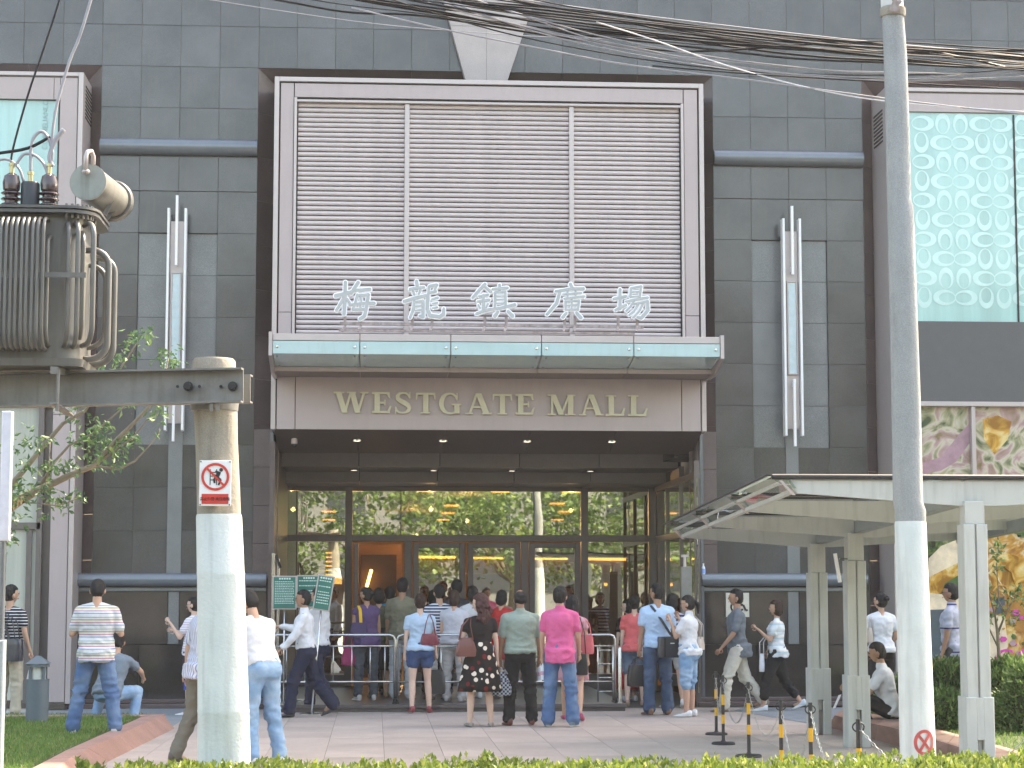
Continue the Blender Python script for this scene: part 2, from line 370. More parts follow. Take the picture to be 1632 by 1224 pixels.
for (u, v) in ((xb, xc), (XL, xa), (xd, XR)):       # head splays
    n = max(2, round((v - u) / 1.15))
    for k in range(n):
        a = u + (v - u) * k / n; b = u + (v - u) * (k + 1) / n
        MB().add([(a+.002, W - .02, ztop - .004), (b-.002, W - .02, ztop - .004), (b-.002, W + .32, ztop - .3), (a+.002, W + .32, ztop - .3), (a+.002, W + .05, ztop - .002), (b-.002, W+.05, ztop-.002), (b-.002, W+.4, ztop-.3),(a+.002,W+.4,ztop-.3)],
                 [(3,2,1,0),(4,5,6,7),(0,4,7,3),(2,6,5,1),(0,1,5,4)]).build('surround_slab', M_BROWN, mall)
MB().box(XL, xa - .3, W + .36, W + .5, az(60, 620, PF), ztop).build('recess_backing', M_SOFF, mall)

# keystone-like concrete piece above the portal
Yk = W - .18
kp = [(ax(p, q, Yk), az(p, q, Yk)) for p, q in ((742, 127), (808, 130), (872, -60), (690, -60))]
kj = kp[0][0] + (kp[1][0] - kp[0][0]) / 2
zk = az(775, 42, Yk)
def kx(z, s): (a, b) = (kp[0], kp[3]) if s < 0 else (kp[1], kp[2]); t = (z - a[1]) / (b[1] - a[1]); return a[0] + (b[0] - a[0]) * t
for za_, zb_ in ((kp[0][1], zk - .003), (zk + .003, kp[2][1])):
    MB().prism([(kx(za_, -1), za_), (kj - .002, za_), (kj - .002, zb_), (kx(zb_, -1), zb_)], Yk, W + .02).build('keystone_slab', M_CONC, mall)
    MB().prism([(kj + .002, za_), (kx(za_, 1), za_), (kx(zb_, 1), zb_), (kj + .002, zb_)], Yk, W + .02).build('keystone_slab', M_CONC, mall)

# ------------------------------------------------ portal
L0, R0 = ax(434.5, 400, PF), ax(1123.5, 400, PF); ZP = az(780, 127.5, PF); ZB = az(780, 686, PF)
zlt = az(780, 166, PF); zlb = az(780, 534, PF)          # louvre opening
xl, xr = ax(474, 300, PF), ax(1084, 300, PF)
bd = W + .3
pf = MB()
pf.box(L0, xl, PF + .05, bd, zlb, ZP); pf.box(xr, R0, PF + .05, bd, zlb, ZP); pf.box(xl, xr, PF + .05, bd, zlt, ZP)
pf.box(L0, R0, PF + .05, PF + .3, ZB + .02, zlb); pf.box(xl, xr, PF + .3, PF + .35, zlb, zlt)
portal = pf.build('portal_frame', M_DARK, mall)
rim = MB()
e = .07
rim.cbox(L0, L0 + e, PF, bd, ZB, ZP, .006); rim.cbox(R0 - e, R0, PF, bd, ZB, ZP, .006); rim.cbox(L0 + e, R0 - e, PF, bd, ZP - e, ZP, .006)
rim.build('frame_rim', M_TRIM, portal)
zj = az(450, 497, PF)
def panel(x0, x1, z0, z1, y=PF + .02, par=portal, m=M_PANEL, nm='cladding_panel'): MB().cbox(x0 + .004, x1 - .004, y, PF + .06, z0 + .004, z1 - .004, .004).build(nm, m, par)
iL, iR = L0 + e + .02, R0 - e - .02
xl2, xr2 = xl - .02, xr + .02
panel(xl2 - .04, xr2 + .04, zlt + .065, ZP - e - .02)
for (u, v) in ((iL, xl2 - .045), (xr2 + .045, iR)):
    panel(u, v, zj, ZP - e - .02); panel(u, v, zlb - .05, zj)
tr = MB()
tr.cbox(xl2 - .04, xl2, PF - .0, PF + .3, zlb, zlt + .06, .004); tr.cbox(xr2, xr2 + .04, PF - .0, PF + .3, zlb, zlt + .06, .004)
tr.cbox(xl2, xr2, PF, PF + .3, zlt - .005, zlt + .03, .004); tr.build('louver_trim', M_TRIM, portal)
# louvres
m1, m2 = ax(648.5, 300, PF), ax(911.5, 300, PF)
for mx_ in (m1, m2): MB().cbox(mx_ - .037, mx_ + .037, PF + .03, PF + .2, zlb - .1, zlt - .01, .006).build('louver_mullion', M_TRIM, portal)
bays = ((xl, m1 - .04), (m1 + .04, m2 - .04), (m2 + .04, xr))
NS = 47; pitch = (zlt - zlb) / NS
for (u, v) in bays:
    prof = []
    h = pitch * .86
    for k in range(7):                                   # convex front blade
        a = math.pi * k / 6
        prof.append((-.030 * math.sin(a) , -h / 2 * math.cos(a) * .98))
    prof = [(PF + .10 + y + (.022 if i > 3 else 0) * 0, z) for i, (y, z) in enumerate(prof)] + [(PF + .125, h * .42), (PF + .125, -h * .5)]
    me = MB().prismx(prof, 0, v - u).mesh('louver_slat', M_SLAT)
    for k in range(NS): link('louver_slat', me, portal, (u, 0, zlb + (k + .5) * pitch))

# canopy over the portal
YC = 28.2
cz_top, cz1, cz2 = az(780, 534, YC), az(780, 546, YC), az(780, 566, YC)
YG, cz3 = 28.94, az(780, 586, 28.94); cz4 = cz3 - .07
czs = az(780, 603, PF)
cx0, cx1 = ax(434, 550, YC), ax(1148, 550, YC)
cn = MB(); cn.prismx([(YC + .04, cz_top - .01), (YC + .05, cz2 + .02), (YG + .03, cz3 + .03), (YG + .03, cz4 + .01), (PF + .1, czs + .01), (PF + .1, cz_top - .03)], cx0, cx1)
canopy = cn.build('entrance_canopy', M_PANEL, mall)
n5 = [ax(p, 540, YC) for p in (434, 573.5, 718.5, 863, 1010, 1148)]
for a, b in zip(n5, n5[1:]):
    MB().cbox(a + .006, b - .006, YC + .0, YC + .06, cz1 + .01, cz_top, .005).build('fascia_strip', M_TRIM, canopy)
    g = MB(); y = .012
    g.prismx([(YC - .01, cz1), (YC + .005, cz1), (YC + .005, cz2), (YC - .01, cz2)], a + .008, b - .008)
    g.prismx([(YC - .01, cz2 - .004), (YC + .004, cz2 - .002), (YG, cz3 + .012), (YG, cz3 - .004)], a + .008, b - .008)
    g.build('glass_panel', M_CGLASS, canopy)
    bo = MB()
    for xx in (a + .07, b - .07):
        bo.ell((xx, YC - .014, (cz1 + cz2) / 2 + .01), (.022, .012, .022), 10, 6)
        for t in (.12, .88): bo.ell((xx, YC + (YG - YC) * t, cz2 + (cz3 - cz2) * t - .012), (.018, .022, .010), 8, 5)
    bo.build('glass_bolt', M_CHROME, canopy, kind='stuff')
    MB().box(a + .006, b - .006, YG - .005, YG + .03, cz4, cz3 - .01).build('canopy_lip', M_GOLD if False else M_PANEL, canopy)
    MB().prismx([(YG + .03, cz4), (YG + .03, cz4 + .02), (PF, czs + .02), (PF, czs)], a + .006, b - .006).build('soffit_panel', M_BROWN, canopy)
for xx in (cx0 - .05, cx1 + .0):
    MB().prismx([(YC - .03, cz_top + .02), (YC - .03, cz2 - .03), (YG - .05, cz4 - .04), (PF, czs - .03), (PF, cz_top + .02)], xx, xx + .05).build('end_cap', M_TRIM, canopy)
# fascia carrying the English name
zfa = czs
xs = [L0 + e + .012, ax(470.5, 640, PF), ax(1086.5, 640, PF), R0 - e - .012]
for a, b in zip(xs, xs[1:]): MB().cbox(a + .005, b - .005, PF + .01, PF + .06, ZB + .004, zfa + .1, .004).build('cladding_panel', M_PANEL, portal)

# ------------------------------------------------ serif lettering
def letter(ch, H=1.0):
    """list of polygons (unit cap height) and width"""
    T, t, s = .24, .10, .07
    P = []
    def bar(x0, x1, z0, z1): P.append([(x0, z0), (x1, z0), (x1, z1), (x0, z1)])
    def dia(x0, z0, x1, z1, w): P.append([(x0 - w/2, z0), (x0 + w/2, z0), (x1 + w/2, z1), (x1 - w/2, z1)])
    def ser(cx, z, w=.38): bar(cx - w/2, cx + w/2, z, z + s)
    if ch == 'W':
        dia(.18, 1, .47, 0, T); dia(.47, 0.0, .72, .95, t); dia(.78, 1, 1.04, 0, T); dia(1.04, 0, 1.32, 1, t)
        ser(.2, 1 - s, .46); ser(.76, 1 - s, .4); ser(1.32, 1 - s, .36); W_ = 1.5
    elif ch == 'E':
        bar(.12, .12 + T, 0, 1); bar(0, .82, 0, t); bar(0, .8, 1 - t, 1); bar(.3, .6, .5 - t/2, .5 + t/2)
        P.append([(.7, t), (.82, t), (.88, .34), (.82, .34)]); P.append([(.68, 1 - t), (.8, 1 - t), (.83, .7), (.77, .7)]); bar(.56, .62, .36, .64); W_ = .9
    elif ch == 'T':
        bar(.36, .36 + T, 0, 1); bar(.02, .91, 1 - t, 1); ser(.465, 0, .46)
        P.append([(.02, 1), (.1, 1), (.06, .68), (.0, .68)]); P.append([(.84, 1), (.92, 1), (.95, .68), (.89, .68)]); W_ = .95
    elif ch == 'A':
        dia(.18, 0, .5, 1, t); dia(.92, 0, .57, 1.0, T + .02); bar(.28, .8, .3, .3 + t * .8); ser(.16, 0, .34); ser(.93, 0, .42); W_ = 1.12
    elif ch == 'M':
        bar(.16, .16 + t, 0, 1); dia(.26, 1, .62, .02, T); dia(.62, .02, .98, .98, t); bar(.92, .92 + T, 0, 1); ser(.2, 0, .38); ser(1.03, 0, .46); ser(.16, 1 - s, .32); ser(1.06, 1 - s, .38); W_ = 1.28
    elif ch == 'L':
        bar(.12, .12 + T, 0, 1); bar(0, .8, 0, t); ser(.225, 1 - s, .46); P.append([(.68, t), (.8, t), (.86, .38), (.8, .38)]); W_ = .87
    else:
        if ch == 'S':
            pts = [(.70,.74,.04),(.66,.86,.05),(.55,.95,.045),(.40,.965,.04),(.24,.93,.06),(.155,.82,.085),(.17,.69,.10),(.30,.585,.105),(.48,.50,.11),(.63,.40,.11),(.70,.27,.095),(.66,.14,.075),(.53,.055,.05),(.37,.035,.04),(.21,.07,.045),(.11,.17,.05),(.07,.32,.035)]
            bar(.69, .745, .70, 1.0); bar(.05, .105, .0, .32); W_ = .84
        else:
            pts = [(.86,.70,.035),(.83,.82,.05),(.72,.92,.05),(.56,.965,.04),(.38,.93,.06),(.23,.81,.095),(.155,.63,.11),(.14,.46,.112),(.18,.29,.105),(.29,.14,.08),(.44,.055,.05),(.60,.04,.04),(.74,.07,.045),(.84,.14,.05)]
            bar(.86, .915, .66, 1.0); bar(.76, .76 + T, .04, .45); bar(.62, 1.08, .42, .42 + s); W_ = 1.08
        for i in range(len(pts) - 1):
            def nrm(k):
                a = pts[max(k-1, 0)]; b = pts[min(k+1, len(pts)-1)]; d = Vector((b[0]-a[0], b[1]-a[1])).normalized(); return -d.y, d.x
            a, b = pts[i], pts[i+1]; na, nb = nrm(i), nrm(i+1)
            P.append([(a[0]-na[0]*a[2], a[1]-na[1]*a[2]), (b[0]-nb[0]*b[2], b[1]-nb[1]*b[2]), (b[0]+nb[0]*b[2], b[1]+nb[1]*b[2]), (a[0]+na[0]*a[2], a[1]+na[1]*a[2])])
    return P, W_
let = thing('mall_name_lettering', 'champagne metal serif letters WESTGATE MALL on the beige fascia', 'sign', (ax(784, 645, PF), PF, az(784, 660, PF)))
lo = let.location
for ch, p0, p1, yt, yb_ in (('W',532.5,587,624.5,657.5),('E',592.5,624.5,625,658),('S',628,657.5,625,659),('T',662.5,694.5,626,659),('G',698.6,735,626,660),('A',741.7,783,627,660),('T',785,816.5,628,660.5),('E',821.7,853,628,660.5),
                        ('M',872.5,918,629,661.5),('A',923,961,629,662),('L',965.6,997,630,662.5),('L',1001.4,1032.5,630,663)):
    P, w_ = letter(ch); a, b = at(p0, yb_, PF - .05), at(p1, yt, PF - .05)
    q = MB()
    for k, poly in enumerate(P):
        q.prism([(a.x - lo.x + x / w_ * (b.x - a.x), a.z - lo.z + z * (b.z - a.z)) for x, z in poly], -.05 + .0006 * (k % 9), -.012 + .0003 * k)
    q.build('letter', M_GOLD, let)
# ------------------------------------------------ brush characters on the canopy
CH = [
 [[(45,125,9),(80,118,9),(120,106,8)],[(92,60,8),(90,130,9),(86,212,8)],[(88,128,8),(68,165,7),(48,195,6)],[(100,140,6),(116,165,6)],
  [(154,60,8),(135,90,8),(120,114,7)],[(138,98,7),(175,97,8),(210,94,8)],[(150,120,6),(140,158,6),(128,192,6)],[(130,192,6),(180,188,6)],[(150,124,6),(202,120,7)],[(203,120,8),(194,180,8),(184,222,8),(163,236,8)],[(112,170,6),(170,162,7),(230,160,8)],[(166,134,5),(169,150,5)],[(162,172,5),(166,184,5)]],
 [[(435,56,8),(438,76,8)],[(404,93,7),(440,88,7),(470,84,6)],[(418,103,5),(424,118,6)],[(454,98,6),(446,116,5)],[(376,152,8),(420,138,8),(478,124,7)],[(424,150,6),(420,190,7),(404,230,6)],[(424,155,5),(465,150,6)],[(466,152,7),(466,226,8),(450,222,6)],[(430,176,4),(460,172,4)],[(430,196,4),(460,192,4)],
  [(500,78,7),(532,73,8)],[(530,75,6),(520,105,5)],[(494,82,6),(492,112,6)],[(495,110,6),(528,104,6)],[(490,120,8),(487,190,8),(500,220,9),(545,226,9),(564,215,9),(566,186,6)],[(510,142,5),(536,134,6)],[(512,163,4),(534,158,5)],[(512,184,4),(534,180,5)]],
 [[(764,70,8),(736,100,8),(706,134,7)],[(768,84,6),(792,106,7)],[(736,128,5),(778,121,6)],[(730,152,6),(784,145,7)],[(757,122,6),(757,202,7)],[(732,170,4),(740,184,5)],[(778,164,5),(770,182,4)],[(724,212,7),(755,200,7),(792,190,7)],
  [(802,93,6),(872,87,7)],[(835,72,6),(835,100,6)],[(814,108,5),(812,180,6)],[(814,108,5),(862,104,5)],[(862,106,6),(864,180,6)],[(818,127,3),(858,125,3)],[(818,144,3),(858,142,3)],[(818,161,3),(858,159,3)],[(786,192,6),(850,182,7),(908,168,8)],[(826,203,7),(812,222,9)],[(876,200,7),(897,222,9)]],
 [[(1176,68,7),(1184,86,8)],[(1106,103,6),(1180,92,7),(1238,91,8)],[(1126,102,7),(1110,160,8),(1064,214,7)],[(1140,118,4),(1228,111,5)],[(1162,104,4),(1162,136,4)],[(1200,101,4),(1202,134,4)],[(1148,139,5),(1242,128,6)],[(1152,152,5),(1153,192,5)],[(1152,153,4),(1216,148,5)],[(1217,149,6),(1212,192,5)],[(1182,142,4),(1182,192,4)],[(1154,171,3),(1212,168,4)],[(1152,192,5),(1214,190,5)],[(1156,208,6),(1140,228,8)],[(1205,207,7),(1226,230,9)]],
 [[(1386,140,7),(1442,128,7)],[(1415,94,7),(1415,188,7)],[(1394,193,6),(1442,170,7)],[(1468,88,5),(1464,130,5)],[(1468,88,5),(1516,80,6)],[(1517,82,6),(1510,130,5)],[(1468,108,4),(1510,104,4)],[(1465,130,4),(1510,127,4)],[(1444,152,5),(1500,142,6),(1548,134,6)],[(1482,150,5),(1465,178,5),(1445,198,5)],[(1480,165,5),(1548,152,6)],[(1548,155,7),(1549,195,8),(1518,232,8),(1500,228,6)],[(1502,168,5),(1482,200,5),(1460,217,5)],[(1524,166,5),(1507,200,5),(1478,230,5)]]]
M_CHF = mat('sign_face_grey', (.40, .42, .415), .5, amt=.03); M_CHO = mat('sign_white_edge', (.93, .94, .95), .4, amt=.02)
YS = 28.55
sg = thing('chinese_character_sign', 'large white edged grey Chinese characters standing on a rusty rail above the glass canopy', 'sign', (ax(780, 515, YS), YS, az(780, 530, YS)))
so = sg.location
def c2p(x, y): p = at(520 + x / 3.022, 430 + y / 3.022, YS); return p.x - so.x, p.z - so.z
UN = 1 / 3.022 / (FPX / YS)
def stroke(mb, pts, extra, y0, y1):
    for i in range(len(pts) - 1):
        (xa_, ya_, ra), (xb_, yb2, rb) = pts[i], pts[i+1]
        a = Vector(c2p(xa_, ya_)); b = Vector(c2p(xb_, yb2)); d = (b - a).normalized(); n = Vector((-d.y, d.x)); ra = (ra + extra) * UN; rb = (rb + extra) * UN
        poly = [a + (n * math.cos(t) - d * math.sin(t)) * ra for t in np.linspace(0, math.pi, 7)] + [b + (-n * math.cos(t) + d * math.sin(t)) * rb for t in np.linspace(0, math.pi, 7)]
        jj = (len(mb.f) // 16) * .00022
        mb.prism([(p.x, p.y) for p in poly], y0 + jj, y1 - jj)
for c in CH:
    o = MB(); f = MB()
    for st in c: stroke(o, st, 5.0, 0, .10); stroke(f, st, .2, -.012, .02)
    co = o.build('character', M_CHO, sg); f.build('character_face', M_CHF, co)
M_RUST = mat('rusty_metal', (.33, .27, .25), .7, amt=.3, scale=12, dirt=.5)
fr = MB()
for y_, a_, b_ in ((262, 65, 1530),):
    p, q = c2p(a_, 256), c2p(b_, 274); fr.beam((p[0], .05, p[1]), (q[0], .05, q[1]), .04, .045)
    p, q = c2p(60, 296), c2p(1480, 312); fr.beam((p[0], -.12, p[1]), (q[0], -.12, q[1]), .04, .03)
for x in (90, 165, 415, 510, 765, 868, 1150, 1200, 1408, 1500):
    p = c2p(x, 222); q = c2p(x, 268); r_ = c2p(x - 12, 302); fr.beam((p[0], .06, p[1]), (q[0], .06, q[1]), .04, .03, (0, 1, 0)); fr.beam((q[0], .05, q[1]), (r_[0], -.12, r_[1]), .035, .02, (0, 1, 0))
fr.build('support_rail', M_RUST, sg)

# ------------------------------------------------ soffits
def soff(y0, z0, y1, z1, th=.05, px=(434.5, 1123.5)):
    ds = [L0 + .05] + [ax(p, 690, PF) for p in (570, 710, 847.5, 985)] + [R0 - .05]
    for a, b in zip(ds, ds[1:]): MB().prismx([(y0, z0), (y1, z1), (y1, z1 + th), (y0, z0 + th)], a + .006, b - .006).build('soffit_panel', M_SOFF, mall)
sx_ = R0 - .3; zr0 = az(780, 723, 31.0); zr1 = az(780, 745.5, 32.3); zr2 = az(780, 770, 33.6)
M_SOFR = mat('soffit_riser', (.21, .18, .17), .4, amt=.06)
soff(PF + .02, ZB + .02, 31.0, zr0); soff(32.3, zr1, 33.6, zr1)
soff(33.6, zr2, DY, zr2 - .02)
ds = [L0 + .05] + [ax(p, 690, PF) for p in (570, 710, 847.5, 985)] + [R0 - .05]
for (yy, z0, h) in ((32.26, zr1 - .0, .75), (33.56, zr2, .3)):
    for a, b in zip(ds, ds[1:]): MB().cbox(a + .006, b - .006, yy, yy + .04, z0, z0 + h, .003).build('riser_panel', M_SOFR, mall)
MB().box(xb - .3, xc + .3, W + .45, DY + .3, zr1 + .9, ztop + .3).box(R0 + .2, xc + .4, W + .5, DY + .3, 0, zr1 + .9).box(xb - .4, L0 - .06, W + .5, DY + .3, 0, zr1 + .9).box(L0, R0, 32.32, 32.36, zr1 + .02, zr1 + .9).box(L0, R0, 33.62, 33.66, zr2 + .03, zr1 + .9).box(sx_, R0 + .1, 31.05, 32.25, zr1 + .1, zr1 + .9).build('recess_fill', M_DARK, mall)  # hidden solids added to block sky light leaking between the riser panels
MB().box(L0, R0, 31.0, 32.3, zr1 + .8, zr1 + .85).box(L0, R0, 30.98, 31.04, zr0 + .04, zr1 + .85).build('cove_back', M_SOFR, mall)
M_LAMP = mat('lamp_glow', (.9, .9, .9), .3, emit=(1, .97, .9), es=.35); M_WARM = mat('warm_lamp', (.9, .6, .3), .3, emit=(1, .42, .08), es=2.2)
for i, (px, py, Y, z) in enumerate([(569, 704, 30.35, None), (706, 705, 30.35, None), (840, 706, 30.35, None), (975, 706.5, 30.35, None), (564, 753, 33.0, zr1), (691, 753, 33.0, zr1), (816, 754, 33.0, zr1), (941, 754, 33.0, zr1)]):
    t = (Y - PF) / (31.0 - PF); z = z if z else ZB + .02 + (zr0 - ZB - .02) * t
    X = ax(px, py, Y)
    nth = ('leftmost', 'second from left', 'second from right', 'rightmost')[i % 4]
    r = thing('recessed_downlight', f'{nth} round downlight in the {"front" if i < 4 else "rear"} brown soffit under the WESTGATE MALL fascia', 'ceiling light', (X, Y, z), group='downlights in the portal soffit')
    MB().lathe((0, 0, 0), [(.085, .01), (.085, -.012), (.06, -.012), (.055, .008)], 18).build('trim_ring', M_CHROME, r, smooth=30)
    MB().cyl((0, 0), .05, -.012, -.008, 14).build('lens', M_LAMP, r)
cz_ = ZB + .05 - .1
cc = thing('security_camera', 'grey dome security camera hanging from the left end of the brown soffit', 'camera', (ax(469, 700, 30.3), 30.3, az(469, 700, 30.3)))
MB().lathe((0, 0, 0), [(.035, .16), (.035, .03), (.07, .03), (.07, .02), (.045, .015), (.05, -.05), (.045, -.07)], 16).build('housing', M_TRIM, cc, smooth=35)
MB().ell((0, 0, -.075), (.045, .045, .05), 12, 8).build('dome', M_BLACK, cc, smooth=True)

# ------------------------------------------------ glazed door wall
zf = .11
zg = az(740, 783, DY); zt0, zt1 = az(740, 863, DY), az(740, 853, DY)
Xm = [ax(p, 900, DY) for p in (441, 452, 550, 561, 926, 937, 1034, 1046)]
gw = MB()
for a, b in ((Xm[0], Xm[1]), (Xm[2], Xm[3]), (Xm[4], Xm[5]), (Xm[6], Xm[7])): gw.cbox(a, b, DY - .06, DY + .08, 0, zr2, .006)
for a, b in ((Xm[1], Xm[2]), (Xm[3], Xm[4]), (Xm[5], Xm[6])): gw.cbox(a, b, DY - .04, DY + .07, zt0, zt1, .006); gw.cbox(a, b, DY - .03, DY + .07, zg, zr2, .006)
gw.box(Xm[1], Xm[2], DY - .04, DY + .07, 0, .3); gw.box(Xm[5], Xm[6], DY - .04, DY + .07, 0, .3)
glz = gw.build('door_wall_frame', M_FRAME, mall)
xt = ax(642, 800, DY); xt2 = ax(850, 800, DY)
def pane(x0, x1, z0, z1, y=DY, par=glz, g=.004, m=M_GLASS): MB().box(x0 + g, x1 - g, y, y + .012, z0 + g, z1 - g).build('glass_pane', m, par)
for a, b in ((Xm[1], Xm[2]), (Xm[5], Xm[6])): pane(a, b, zt1, zg); pane(a, b, .3, zt0)
tp = [Xm[3], ax(639, 800, DY), ax(851, 800, DY), Xm[4]]
for a, b in zip(tp, tp[1:]): pane(a, b, zt1, zg)
gl = MB()
for x in tp[1:3]: gl.box(x - .006, x + .006, DY - .01, DY + .02, zt1, zg)
gl.build('glass_joint', M_DARK, glz)
def door(px0, px1, hinge=0, open_=0):
    a, b = ax(px0, 900, DY), ax(px1, 900, DY); w_ = b - a - .02; zt = zt0 - .02
    d = thing('door_pivot', None, None)
    bpy.data.objects.remove(d)
    q = MB(); t_ = .10
    q.cbox(0, t_, -.03, .03, zf, zt, .006); q.cbox(w_ - t_, w_, -.03, .03, zf, zt, .006); q.cbox(t_, w_ - t_, -.03, .03, zt - t_ * .9, zt, .006); q.cbox(t_, w_ - t_, -.03, .03, zf, zf + .22, .006)
    o = q.build('door', M_FRAME, mall); o.location = (a + .01, DY + .0, 0)
    if open_: o.rotation_euler = (0, 0, open_)
    MB().box(t_, w_ - t_, -.005, .005, zf + .22, zt - t_ * .9).build('door_glass', M_GLASS, o)
    hx = w_ - .06 if hinge == 0 else .06
    MB().tube([(hx, -.03, 1.0), (hx, -.09, 1.0), (hx, -.09, 1.45), (hx, -.03, 1.45)], .014, 8).build('door_handle', M_CHROME, o, smooth=40)
door(657, 742, 0); door(744, 830, 1); door(842, 926, 0)
for px in (650, 836): MB().cbox(ax(px - 6, 900, DY), ax(px + 6, 900, DY), DY - .05, DY + .05, 0, zt0, .006).build('door_post', M_FRAME, mall)
# left doorway stands open: thin open leaf
x_ = ax(567, 900, DY); MB().cbox(x_ - .02, x_ + .05, DY - .8, DY, zf, zt0 - .05, .005).build('door_leaf', M_FRAME, mall)
# right return of the portal: glass side wall
sx = R0 - .12
sw = MB()
for y_ in (30.2, 31.7, 33.2): sw.box(sx, sx + .08, y_ + .013, y_ + .07, 0, zr1)
for z_ in (zt0, zg): sw.box(sx - .005, sx + .085, 30.2, DY, z_, z_ + .09)
sw = sw.build('side_wall_frame', M_FRAME, mall)
MB().box(sx + .03, sx + .045, 30.2, DY, .2, zg).build('glass_pane', M_GLASS, sw)
MB().box(sx + .5, sx + .6, W + .5, DY, 0, zr1).build('side_wall', M_BASEG, mall)
MB().box(L0 - .02, L0 + .06, 30.0, DY, 0, zr0 + .1).build('side_wall', M_BROWN, mall)
for a, b in ((xb, L0 + .0), (R0 - .06, xc)):
    for k in range(7):
        z0 = .13 + k * .575
        MB().cbox(a + .002, b - .002, W - .06, W + .35, z0 + .002, z0 + .573, .004).build('pier_slab', M_BROWN, mall)
for a in (L0 - .03, R0 - .02): MB().cbox(a, a + .05, W - .2, W + .1, .1, ZB, .005).build('corner_trim', M_TUBE, mall)
# step platform
st = MB(); sx0, sx1 = ax(430, 1120, 29.2), ax(998, 1120, 29.2)
st.cbox(sx0, sx1, 29.12, DY + .2, .05, .11, .01); st.cbox(sx0 + .02, sx1 - .02, 29.15, DY + .2, 0, .05, .003)
st.build('entrance_step', mat('step_granite', (.10, .085, .082), .35, amt=.1, speck=.2), None, kind='structure')

# ------------------------------------------------ lobby interior
M_WOOD = mat('warm_wood', (.24, .13, .065), .35, amt=.15, scale=3, stretch=(1, 1, 6)); M_INT = mat('lobby_cream', (.4, .28, .16), .5)
M_STRIP = mat('light_strip', (1, .7, .3), .4, emit=(1, .55, .12), es=2.2); M_CEIL = mat('lobby_ceiling', (.3, .26, .22), .6)
inn = MB()
X0, X1 = L0 - 1.5, R0 + 2.2
inn.box(X0, X1, DY + .1, 60, -.02, .1, 2); inn.box(X0, X1, DY + .1, 60, 3.75, 3.9, 3); inn.box(X0 - .2, X0, DY + .1, 60, 0, 3.9, 0); inn.box(X1, X1 + .2, DY + .1, 60, 0, 3.9, 1); inn.box(X0, X1, 60, 60.2, 0, 3.9, 1)
lob = inn.build('lobby_shell', [M_WOOD, M_INT, mat('lobby_floor', (.25, .2, .16), .12, coat=.5), M_CEIL], mall)
Yi = 38.2
def ib(p0, p1, q0, q1, Y, th, m, nm): MB().box(ax(p0, q0, Y), ax(p1, q0, Y), Y, Y + th, az(p0, q1, Y), az(p0, q0, Y)).build(nm, m, lob)
ib(663, 730, 892, 1080, Yi + .1, .2, M_WOOD, 'wood_partition'); ib(745, 800, 892, 1080, Yi + .1, .2, M_WOOD, 'wood_partition'); ib(842, 935, 892, 1080, Yi + .1, .2, M_WOOD, 'wood_partition')
ib(938, 1000, 892, 1090, Yi + .1, .2, M_WOOD, 'wood_partition'); ib(455, 545, 920, 1080, Yi, .2, M_INT, 'wood_partition')
ib(664, 726, 886, 890, Yi, .06, M_STRIP, 'light_strip'); ib(751, 802, 888, 891, Yi, .06, M_STRIP, 'light_strip'); ib(850, 905, 889, 892, Yi, .06, M_STRIP, 'light_strip'); ib(938, 998, 889, 893, Yi, .06, M_STRIP, 'light_strip')
ib(664, 1000, 913, 915, Yi, .06, M_GOLD, 'shelf_edge'); ib(571, 640, 868, 1080, 37.0, .1, M_WOOD, 'wood_portal')
ib(575, 632, 884, 1080, 36.95, .06, mat('deep_interior', (.06, .035, .02), .3), 'dark_opening')
o_ = MB(); p_, q_ = at(583, 940, 36.8), at(592, 908, 36.8); o_.beam(p_, q_, .05, .06, (0, 1, 0)).build('slanted_light', M_STRIP, lob)
ib(510, 545, 918, 931, 37, .03, mat('lit_board', (.8, .45, .15), .5, emit=(1, .5, .15), es=1.5), 'lit_board')
for (px, py) in [(565,781),(679,782),(797,783),(910,784),(720,805),(714,817),(706,828),(699,838),(524,815),(524,828),(524,838),(524,847),(888,802),(888,828),(900,815)]:
    z = 3.74; g_ = gnd(px, py, z)
    MB().cyl((g_.x, g_.y), .19, z - .02, z, 14).build('ceiling_lamp', M_WARM, lob)
for k in range(6): ib(519, 529, 880 + k * 7, 882 + k * 7, 36.5, .05, M_WARM, 'lamp_bar')
ib(963, 968, 929, 934, 37, .05, M_WARM, 'spot_lamp')
for i, (x, y, z, e_) in enumerate(((1, 36.6, 3.2, 60), (3.6, 36.8, 3.2, 60), (-1.5, 37, 3.2, 50), (2, 43, 3.2, 120), (1, 52, 3.2, 140))):
    l = bpy.data.lights.new('lobby_lamp', 'POINT'); l.energy = e_ * (.22 if x > 0 else .10); l.color = (1, .62, .3); l.shadow_soft_size = .04; lobj = bpy.data.objects.new('lobby_lamp', l); COL.objects.link(lobj); lobj.location = (x, y, z); lobj.parent = mall

# ------------------------------------------------ side bays
M_TEAL = mat('teal_display_film', (.31, .53, .50), .12, amt=.16, scale=1.2, stretch=(3, 1, .25), coat=1, bump=.05, bscale=2)
M_CURT = mat('cream_curtain', (.42, .43, .36), .6, amt=.15, scale=1.2, stretch=(8, 1, .3), coat=.6)
xg0 = ax(92, 300, PF); lb = MB(); LX = ax(127, 400, PF); zLt = az(60, 114, PF)
lb.box(ax(104, 400, PF), LX - .01, PF + .04, bd, .1, zLt - .02); lb.box(XL, ax(104, 400, PF), PF + .04, bd, az(60, 150, PF), zLt - .02); lb.box(xg0 - .22, ax(104, 400, PF) + .02, PF + .14, bd, .1, zLt - .03)
lbo = lb.build('left_bay_frame', M_FRAME, mall)
t_ = MB(); t_.cbox(LX - .07, LX, PF, bd, .1, zLt, .006); t_.cbox(XL, LX - .07, PF, bd, zLt - .06, zLt, .006); t_.build('frame_rim', M_TRIM, lbo)
